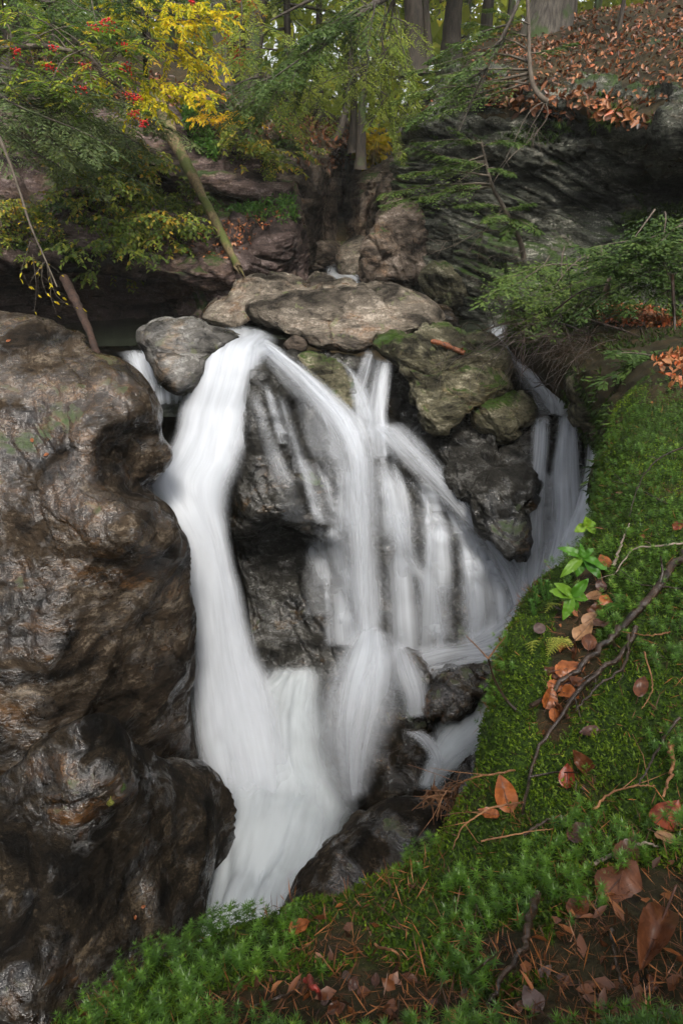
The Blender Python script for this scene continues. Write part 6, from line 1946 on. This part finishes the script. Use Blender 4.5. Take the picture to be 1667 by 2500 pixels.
def leaf_mesh(L, W, curl=0.2, fold=0.15, veins=7, twist=0.0, seed=0):
    """a toothed beech leaf with ribs and a stalk, lying along +X, a real surface with thickness"""
    nu, nv = 17, 9
    t = np.linspace(0, 1, nu)
    prof = np.clip(t, 0, 1) ** 0.62 * np.clip(1 - t, 0, 1) ** 0.95
    prof = prof / prof.max()
    tooth = 1 + 0.05 * np.abs(np.sin(t * veins * math.pi))
    v = np.linspace(-1, 1, nv)
    X = np.broadcast_to(t[:, None] * L, (nu, nv))
    Yy = prof[:, None] * tooth[:, None] * v[None] * W * 0.5
    ribs = 0.012 * L * np.cos((t[:, None] - 0.25 * np.abs(v)[None]) * veins * 2 * math.pi)
    Zz = fold * W * np.abs(v)[None] * prof[:, None] + curl * L * (t[:, None] - 0.5) ** 2 + ribs * np.minimum(1, 2 * np.abs(v))[None] + twist * L * v[None] * (t[:, None] - .4)
    q0 = np.stack([X, Yy, Zz], -1)
    q0[..., 2] += 0.16 * L * fbm(q0 * (3.2 / L) + seed, 3, seed)
    G = q0.reshape(-1, 3)
    V = np.concatenate([G, G - [0, 0, 0.0006]])
    q = grid_quads(nu, nv)
    return V, np.concatenate([q, q[:, ::-1] + nu * nv]), np.stack([np.linspace(-0.28 * L, L * .98, 10), np.zeros(10), np.interp(np.linspace(-.28, .98, 10), [-.28, 0, .5, 1], [curl * .25 * L + .02 * L, curl * .25 * L, 0.0005, curl * .25 * L])], -1)


def put_leaf(px, py, L, mat, label, yaw=0.0, pitch=0.0, roll=0.0, W=None, curl=0.2, fold=0.15, key='ledge', lift=0.012, twist=0.0, name='fallen_leaf', group=None, cat='leaf', face=0.35):
    p, nn = on_surf(key, px, py)
    L = L * 0.78
    W = (W or L * 0.75) * 0.78
    V, Q, S = leaf_mesh(L, W, curl, fold, twist=twist, seed=int(px) % 50)
    mb = MB(); mb.add(V - [L / 2, 0, 0], None, Q)
    v, t, q, r = mb.arrays()
    me = mesh_from('blade', v, t, q, {'rnd': r}); me.materials.append(LM[mat] if mat in LM else mat)
    o = bpy.data.objects.new(name, me); COL.objects.link(o)
    zc = Vector(unit(nn * 0.45 + Z * 0.5 + face * -unit(p))).to_track_quat('Z', 'X')
    from mathutils import Euler
    o.rotation_euler = (zc @ Euler((roll, pitch, yaw), 'XYZ').to_quaternion()).to_euler()
    o.location = tuple(p + nn * lift * 0.8)
    tag(o, label, cat, group)
    sb = MB(); tube(sb, S - [L / 2, 0, -0.0008], np.linspace(0.0012, 0.0004, 10) * L / .08, 4)
    v, t, q, r = sb.arrays()
    ms = mesh_from('midrib', v, t, q, {'rnd': r}); ms.materials.append(LM['dark'])
    c = bpy.data.objects.new('midrib', ms); COL.objects.link(c); c.parent = o
    return o


put_leaf(1530, 2175, 0.092, 'brown', 'largest shiny brown leaf in the needle carpet near the camera', yaw=0.8, W=0.075, curl=-.12, fold=-.14, lift=.02)
put_leaf(1600, 2330, 0.13, 'brown', 'long folded brown leaf pointing down below the largest leaf', yaw=-1.3, W=0.045, curl=.1, fold=.5, lift=.02)
put_leaf(1243, 1968, 0.085, 'orange', 'upright orange brown leaf at the left edge of the moss', yaw=1.2, pitch=-.6, W=.05, lift=.03, curl=.15)
put_leaf(1385, 1905, 0.055, 'red', 'small scarlet leaf tip standing in the moss', yaw=.8, pitch=-.5, W=.035, lift=.02, fold=.4)
put_leaf(1415, 1880, 0.07, 'brown', 'brown leaf folded behind the small scarlet leaf tip', yaw=1.5, pitch=-.7, W=.035, lift=.02, fold=.5)
put_leaf(1640, 1995, 0.075, 'red', 'ribbed dark red leaf at the right edge above the tan leaf', yaw=.2, W=.055, lift=.02, fold=-.2)
put_leaf(1632, 2068, 0.05, 'tan', 'small tan leaf below the ribbed dark red leaf', yaw=-.8, W=.022, lift=.015)
put_leaf(1535, 2098, 0.06, 'brown', 'amber leaf with curled edge behind the largest leaf', yaw=.3, W=.045, lift=.02, curl=.35)
put_leaf(1570, 1690, 0.07, 'brown', 'two-toned brown leaf alone in the open moss', yaw=.4, W=.032, lift=.02, fold=.3)
put_leaf(735, 2285, 0.05, 'orange', 'orange leaf standing on the moss rim above the white pool', yaw=.9, pitch=-.5, W=.03, lift=.02)
put_leaf(1100, 2290, 0.05, 'dark', 'dark leaf sunk in the moss of the front rim', yaw=2.0, W=.03, lift=.01)
put_leaf(1020, 2385, 0.038, 'mauve', 'dull mauve leaf in the needles at bottom centre', yaw=.5, W=.026, lift=.008)
put_leaf(1305, 2455, 0.04, 'mauve', 'grey brown leaf at the bottom beside the dark stick', yaw=2.4, W=.028, lift=.008)
put_leaf(1200, 2000, 0.05, 'orange', 'crumpled orange leaf low on the moss edge', yaw=2.6, W=.03, lift=.015, curl=.5)
put_leaf(1440, 1790, 0.05, 'dark', 'dark leaf under the forked black stick', yaw=2.6, W=.03, lift=.01)
put_leaf(1320, 1540, 0.05, 'mauve', 'pale mauve leaf on the moss point above the pool', yaw=1.0, W=.035, lift=.015)
put_leaf(1425, 1555, 0.085, 'tan', 'broad tan leaf in the leaf pocket under the forked stick', yaw=.3, W=.05, lift=.02)
put_leaf(1395, 1640, 0.085, 'orange', 'bright orange leaf heart of the leaf pocket', yaw=-.6, W=.06, lift=.025, fold=-.1)
put_leaf(1480, 1380, 0.07, 'orange', 'orange leaf behind the upper green plant', yaw=1.3, W=.04, lift=.02)
put_leaf(1645, 1290, 0.06, 'red', 'red brown leaf at the right edge level with the green plants', yaw=-.2, W=.03, lift=.02)
put_leaf(1420, 2040, 0.06, 'dark', 'dark wet leaf shaded in the middle of the moss', yaw=.2, W=.04, lift=.01)
put_leaf(1420, 2230, 0.05, 'brown', 'brown leaf half under the moss above the signature corner'.replace(' above the signature corner', ' left of the largest leaf'), yaw=1.4, W=.035, lift=.012)
pk = [(1372, 1590), (1402, 1600), (1425, 1615), (1380, 1660), (1415, 1680), (1390, 1710), (1365, 1690), (1440, 1580), (1452, 1470), (1470, 1440), (1455, 1500), (1480, 1480), (1340, 1720), (1372, 1740), (1435, 1525), (1465, 1540), (1350, 1640), (1360, 1760)]
for i, (x, y) in enumerate(pk):
    put_leaf(x, y, rf.uniform(.04, .065), ['orange', 'brown', 'tan', 'dark', 'brown', 'orange'][i % 6], 'leaf jumbled in the pocket of fallen leaves under the green plants', yaw=rf.uniform(-3, 3), roll=rf.normal(0, .4), pitch=rf.normal(0, .3),
             W=rf.uniform(.025, .045), lift=.012 + .01 * rf.random(), curl=rf.uniform(-.2, .4), fold=rf.uniform(-.2, .4), group='leaves in the moss pocket')
for i in range(26):
    x, y = rf.uniform(560, 1640), rf.uniform(2380, 2490)
    put_leaf(x, y, rf.uniform(.018, .034), ['brown', 'dark', 'dark', 'mauve', 'brown'][i % 5], 'small broken leaf among the needles along the bottom edge', yaw=rf.uniform(-3, 3), roll=rf.normal(0, .4), W=rf.uniform(.008, .018), lift=.004,
             curl=rf.uniform(-.2, .4), group='broken leaves along the bottom edge')
for (x, y) in [(350, 2205), (335, 2240)]:
    put_leaf(x, y, .035, 'orange', 'tiny orange leaf on the dark dripping rock, the ' + ('upper' if y < 2220 else 'lower') + ' of two', yaw=x, W=.02, key='lowrock', lift=.01)
for (x, y) in [(109, 1105), (82, 1068), (18, 828)]:
    put_leaf(x, y, .05, 'orange', {1105: 'tiny orange leaf in the middle of the huge boulder, lowest of three', 1068: 'tiny orange leaf on the crease across the huge boulder', 828: 'tiny orange leaf near the top of the huge boulder'}[y], yaw=x, W=.03, key='bigrock', lift=.01)

# ---------------------------------------------------------------- sticks on the moss
def stick(pts, r, label, mat=None, lift=0.015, twigs=0, cat='stick', key='ledge', name='fallen_stick', Ys=None):
    A = []
    for i, q in enumerate(pts):
        if len(q) == 3:
            A.append(Wp(*q))
        else:
            p, nn = on_surf(key, *q)
            A.append(p + nn * lift)
    A = curve_pts(A, 26)
    A = A + rf.normal(0, r * 0.35, A.shape)
    mb = MB()
    tube(mb, A, np.linspace(r, r * 0.45, 26), 7)
    for k in range(twigs):
        i = int(rf.integers(4, 24))
        d = unit(unit(A[i + 1] - A[i]) + rf.normal(0, .6, 3))
        l = rf.uniform(.04, .12)
        tube(mb, [A[i], A[i] + d * l * .5, A[i] + d * l + rf.normal(0, .01, 3)], [r * .4, r * .3, r * .12], 5)
    return tag(build(name, mb, mat or M_stick), label, cat)


M_pale = bark_mat('pale_twig_bark', (0.12, 0.09, 0.07), (0.30, 0.24, 0.19), rough=.6)
M_rust = bark_mat('rusty_twig_bark', (0.12, 0.05, 0.02), (0.30, 0.14, 0.06), rough=.5)
M_redt = bark_mat('red_stem_bark', (0.12, 0.015, 0.012), (0.28, 0.04, 0.03), rough=.4)
stick([(1680, 1362), (1621, 1421), (1562, 1491), (1520, 1545), (1480, 1582), (1430, 1645), (1380, 1682), (1300, 1740)], .011, 'thick black branch running from the right edge into the leaf pocket', twigs=3, lift=.02)
stick([(1562, 1553), (1529, 1606), (1480, 1639), (1440, 1688), (1407, 1720), (1366, 1782), (1334, 1830), (1302, 1904), (1286, 2010)], .006, 'long thin black stick curving down the middle of the moss', twigs=5, lift=.02)
stick([(1545, 1570), (1525, 1650), (1470, 1700), (1420, 1760)], .0035, 'short black twig crossing the long thin stick', twigs=2, lift=.025)
stick([(1318, 2223), (1300, 2290), (1286, 2351), (1255, 2430), (1217, 2500)], .0055, 'dark upright stick by the bottom edge', lift=.02)
stick([(1657, 1766), (1620, 1830), (1590, 1890), (1560, 1930)], .003, 'thin dark twig slanting near the right edge', lift=.02)
stick([(1650, 1830), (1640, 1900), (1626, 1973)], .004, 'rusty bent twig by the right edge above the ribbed leaf', mat=M_rust, lift=.02)
stick([(757, 2405), (785, 2450), (820, 2500)], .0035, 'red stem lying at the bottom left of centre', mat=M_redt, lift=.012)
stick([(625, 2480), (720, 2440), (800, 2415), (840, 2412)], .0022, 'slim dark twig along the bottom needles', lift=.012)
stick([(920, 2330), (985, 2380), (960, 2430), (910, 2500)], .0018, 'bent tan grass stem in the needles', mat=M_rust, lift=.015)
stick([(1290, 2060), (1340, 2030), (1385, 2010), (1395, 2030)], .0028, 'small hooked dark twig in the middle of the moss', lift=.015)
stick([(1450, 2135), (1560, 2080), (1620, 2090)], .003, 'grey twig under the amber leaf', mat=M_pale, lift=.015)
stick([(1500, 1395), (1520, 1340), (1535, 1290)], .004, 'lichened grey stick leaning above the green plants', mat=M_pale, lift=.02, twigs=1)
stick([(1667, 1340), (1600, 1345), (1550, 1360), (1490, 1440)], .003, 'pale twig reaching from the right edge to the leaf pocket', mat=M_pale, lift=.02, twigs=2)
stick([(1667, 1450), (1560, 1440), (1470, 1390)], .0022, 'thin brown twig across the upper moss', lift=.025, twigs=2)
stick([(1640, 1560), (1580, 1570), (1500, 1560)], .002, 'fine reddish twig right of the leaf pocket', mat=M_rust, lift=.02)
stick([(1620, 1240), (1540, 1200), (1500, 1180)], .0025, 'thin twig on the upper moss slope', lift=.02, twigs=2)
stick([(1667, 1120), (1600, 1150), (1560, 1210), (1550, 1290)], .003, 'curved bare twig arching over the upper moss', lift=.05, twigs=4)
stick([(1180, 2080), (1290, 2060), (1360, 2050)], .0016, 'straw-coloured stem at the moss edge', mat=M_rust, lift=.02)
stick([(1450, 2000), (1500, 1960), (1560, 1930), (1600, 1925)], .0022, 'thin forked twig in the right half of the moss', mat=M_rust, lift=.02, twigs=3)
stick([(1580, 1620), (1600, 1700), (1570, 1760)], .0018, 'arched straw stem in the open moss', mat=M_rust, lift=.03)
stick([(1050, 2440), (1150, 2400), (1240, 2330)], .002, 'fine brown twig in the needles at bottom centre', lift=.012, twigs=2)
stick([(1500, 2300), (1520, 2400), (1560, 2490)], .003, 'dark twig beside the long folded leaf', lift=.012)
# twig with a forked orange tip reaching over the pool
pe, _ = on_surf('ledge', 1262, 1740)
pb = Wp(1232, 1704, pe[1] + .02)
A_ = [pe, pb, Wp(1205, 1655, pe[1] + .03), Wp(1191, 1608, pe[1] + .03)]
mb = MB()
tube(mb, curve_pts(A_, 14), np.linspace(.0035, .002, 14), 6)
tw_ = tag(build('forked_twig', mb, M_stick), 'thin twig with a forked orange tip reaching out over the lower pool', 'twig')
mb = MB()
tube(mb, curve_pts([A_[-1], Wp(1165, 1580, pe[1] + .03), Wp(1137, 1552, pe[1] + .03)], 8), np.linspace(.0018, .001, 8), 5)
tube(mb, curve_pts([A_[-1], Wp(1212, 1580, pe[1] + .03), Wp(1234, 1553, pe[1] + .03)], 8), np.linspace(.0018, .001, 8), 5)
build('orange_tip', mb, M_rust, tw_)
# dry roots and stems hanging from the moss edge
rt_ = empty('root_tuft', Wp(1110, 1960, 2.9))
tag(rt_, 'brown tuft of dead roots washed onto the rock beside the moss edge', 'roots')
mb = MB()
for k in range(40):
    a = Wp(rf.uniform(1040, 1120), rf.uniform(1915, 1960), 2.95 + rf.normal(0, .06))
    d = unit(rf.normal(0, 1, 3) + [0.1, -0.4, -0.3])
    l = rf.uniform(.06, .22)
    tube(mb, curve_pts([a, a + d * l * .5 + rf.normal(0, .02, 3), a + d * l + [0, 0, -.06]], 7), np.linspace(.009, .002, 7), 5)
build('root_strands', mb, M_rust, rt_)
stick([(1290, 1990), (1210, 2010), (1150, 2050), (1120, 2110)], .002, 'dry stem curving over the moss edge towards the near black rock', mat=M_rust, lift=.03, twigs=4)
stick([(1260, 1925), (1180, 1935), (1110, 1950), (1060, 1990)], .002, 'spray of dry twigs sticking out from the moss edge', mat=M_rust, lift=.04, twigs=7)

# ---------------------------------------------------------------- green plants in the pocket
M_glossy = leaf_mat('glossy_green_leaf', [(0.0, (0.035, 0.12, 0.012)), (0.5, (0.065, 0.19, 0.016)), (1.0, (0.18, 0.30, 0.025))], trans=0.3, rough=.4, spec=.35)
M_fern = leaf_mat('yellow_fern', [(0.0, (0.14, 0.20, 0.02)), (0.5, (0.30, 0.33, 0.05)), (1.0, (0.48, 0.42, 0.10))], trans=0.4)
M_fernG = leaf_mat('green_fern', [(0.0, (0.03, 0.09, 0.015)), (0.5, (0.07, 0.17, 0.025)), (1.0, (0.16, 0.26, 0.04))], trans=0.35)


def whorl(px, py, label, leaves, h=.06, tone=.5, anchor=None, dist_shift=0.0):
    p, nn = on_surf('ledge', *(anchor or (px, py + 40)))
    top = Wd(px, py, np.linalg.norm(p) - .02 + dist_shift)
    root = empty('green_plant', p)
    tag(root, label, 'plant')
    mb = MB()
    tube(mb, curve_pts([p, (p + top) / 2 + [0.005, 0, 0], top], 8), .0016, 5)
    build('stem', mb, M_rust, root)
    dist = np.linalg.norm(top)
    r_, u_ = np.array([1.0, 0, 0]), np.array([0, SP, CP])
    f_ = np.array([0, CP, -SP])
    for (ex, ey, w) in leaves:
        d = (r_ * (ex - px) + u_ * (py - ey)) / FPX * dist
        L = np.linalg.norm(d)
        d = unit(d) * .93 - f_ * rf.uniform(-.15, .35)
        V, Q, S = leaf_mesh(L * 1.06, w / FPX * dist, curl=-.25, fold=.22, veins=5, seed=int(ex) % 40)
        X = unit(d)
        N_ = unit(-f_ * .8 + Z * .7)
        N_ = unit(N_ - (N_ @ X) * X)
        Y_ = np.cross(N_, X)
        W3 = top + V[:, :1] * X + V[:, 1:2] * Y_ + (V[:, 2:] - V[0, 2]) * N_
        m2 = MB(); m2.add(W3, None, Q, np.clip(tone + rf.normal(0, .15), 0, 1))
        build('leaf', m2, M_glossy, root)
    return root


whorl(1396, 1457, 'bright green five-leaved plant at the lower end of the leaf pocket', [(1342, 1445, 27), (1356, 1427, 24), (1429, 1415, 24), (1431, 1463, 22), (1371, 1508, 24), (1396, 1502, 25)], anchor=(1400, 1500))
whorl(1420, 1362, 'taller green plant with drooping leaves in front of the right-hand falls', [(1370, 1338, 22), (1370, 1403, 23), (1416, 1330, 15), (1473, 1393, 20), (1460, 1416, 22), (1408, 1403, 24), (1445, 1340, 15)], anchor=(1450, 1420), tone=.45)
whorl(1430, 1285, 'pale green sprig reaching over the edge above the taller plant', [(1405, 1298, 20), (1425, 1262, 20), (1452, 1278, 18), (1450, 1300, 20)], anchor=(1470, 1290), tone=.9)


def fern(px0, py0, px1, py1, label, w, mat, n=11, lift=.03, key='ledge'):
    p, nn = on_surf(key, px0, py0)
    q, nq = on_surf(key, px1, py1)
    a, b = p + nn * .01, Wd(px1, py1, np.linalg.norm(q) - lift)
    root = empty('fern', a)
    tag(root, label, 'fern')
    A = curve_pts([a, (a + b) / 2 + nn * .012, b], n + 2)
    mb = MB(); tube(mb, A, np.linspace(.0015, .0006, n + 2), 4)
    build('stalk', mb, mat, root)
    dist = np.linalg.norm(a)
    L = w / FPX * dist
    T = unit(np.gradient(A, axis=0))
    for i in range(2, n + 2):
        for sg in (1, -1):
            s = np.cross(T[i], nn) * sg
            t = (i - 2) / n
            l = L * (1.05 - t) * rf.uniform(.85, 1.1)
            m2 = MB()
            k = 5
            f = np.linspace(.1, 1, k)
            d = unit(s + T[i] * .5)
            pts = A[i] + d * (l * f)[:, None] - nn * (l * .15 * f ** 2)[:, None]
            for s2 in (1, -1):
                add_leaves(m2, pts, unit(d * .7 + T[i] * s2 + rf.normal(0, .05, (k, 3))), np.repeat(nn[None], k, 0), l * .30 * (1.2 - f), l * .14, np.clip(.5 + rf.normal(0, .2, k), 0, 1), shape='strip')
            tube(m2, [A[i], A[i] + d * l - nn * l * .15], [.0006, .0003], 3, cap=False)
            build('frond_leaflet', m2, mat, root, smooth=False)


fern(1385, 1555, 1335, 1600, 'yellow fern frond in the leaf pocket', 34, M_fern)
fern(1310, 1565, 1298, 1594, 'small pale fern tip left of the yellow fern', 24, M_fern, n=6)
fern(1530, 1480, 1455, 1512, 'green fern frond beside the thick black branch', 34, M_fernG)
fern(1368, 1480, 1330, 1495, 'little yellowing fern under the five-leaved plant', 20, M_fern, n=7)
fern(1515, 1455, 1500, 1470, 'tiny green fern by the leaf pocket', 18, M_fernG, n=6)
fern(275, 1948, 268, 1968, 'tiny tan fern on the dark dripping rock', 12, M_fern, n=6, key='lowrock')
fern(302, 1938, 303, 1912, 'tiny green sprig on the dark dripping rock', 9, M_fernG, n=5, key='lowrock')
# clubmoss shoots
for i, (x, y, hh) in enumerate([(1308, 1480, 45), (1322, 1465, 45), (1338, 1460, 38), (1298, 1495, 28)]):
    p, nn = on_surf('ledge', x, y)
    top = Wd(x - 4, y - hh, np.linalg.norm(p))
    mb = MB()
    A = curve_pts([p, (p + top) / 2, top], 16)
    tube(mb, A, .0015, 4)
    for k in range(16):
        a = rf.random(7) * 6.28
        d = np.stack([np.cos(a), np.sin(a), np.full(7, .7)], -1)
        add_leaves(mb, np.repeat(A[k][None], 7, 0), d, np.repeat(Z[None], 7, 0), .011, .0026, np.clip(.35 + rf.normal(0, .1, 7), 0, 1), shape='strip')
    tag(build('clubmoss', mb, M_fernG, smooth=False), ['tall bottle-brush clubmoss shoot nearest the falls', 'tall bottle-brush clubmoss shoot, second from the falls', 'bottle-brush clubmoss shoot beside the yellowing fern', 'shortest bottle-brush clubmoss shoot, lowest at the moss edge'][i], 'moss plant', 'clubmoss shoots')

# ================================================================ damp air of the gorge
HX, HY0, HY1, HZ0, HZ1 = 75.0, -56.0, 96.0, -7.0, 15.0
hm, _nt, _N, _L = new_mat('damp_air')
_o = _N.new('ShaderNodeOutputMaterial')
_v = _N.new('ShaderNodeVolumePrincipled')
_v.inputs['Color'].default_value = (0.93, 0.95, 0.90, 1)
_v.inputs['Density'].default_value = 0.0018
_v.inputs['Anisotropy'].default_value = 0.2
_L.new(_v.outputs[0], _o.inputs['Volume'])
hv = np.array([(x, y, z) for z in (HZ0, HZ1) for y in (HY0, HY1) for x in (-HX, HX)])
hq = [(0, 2, 3, 1), (4, 5, 7, 6), (0, 1, 5, 4), (2, 6, 7, 3), (0, 4, 6, 2), (1, 3, 7, 5)]
hme = mesh_from('haze', hv, np.zeros((0, 3), np.int64), np.array(hq), smooth=False)
tag(link('haze', hme, hm, origin=(0, 0, 0)), 'thin damp haze filling the gorge and wood', kind='stuff')
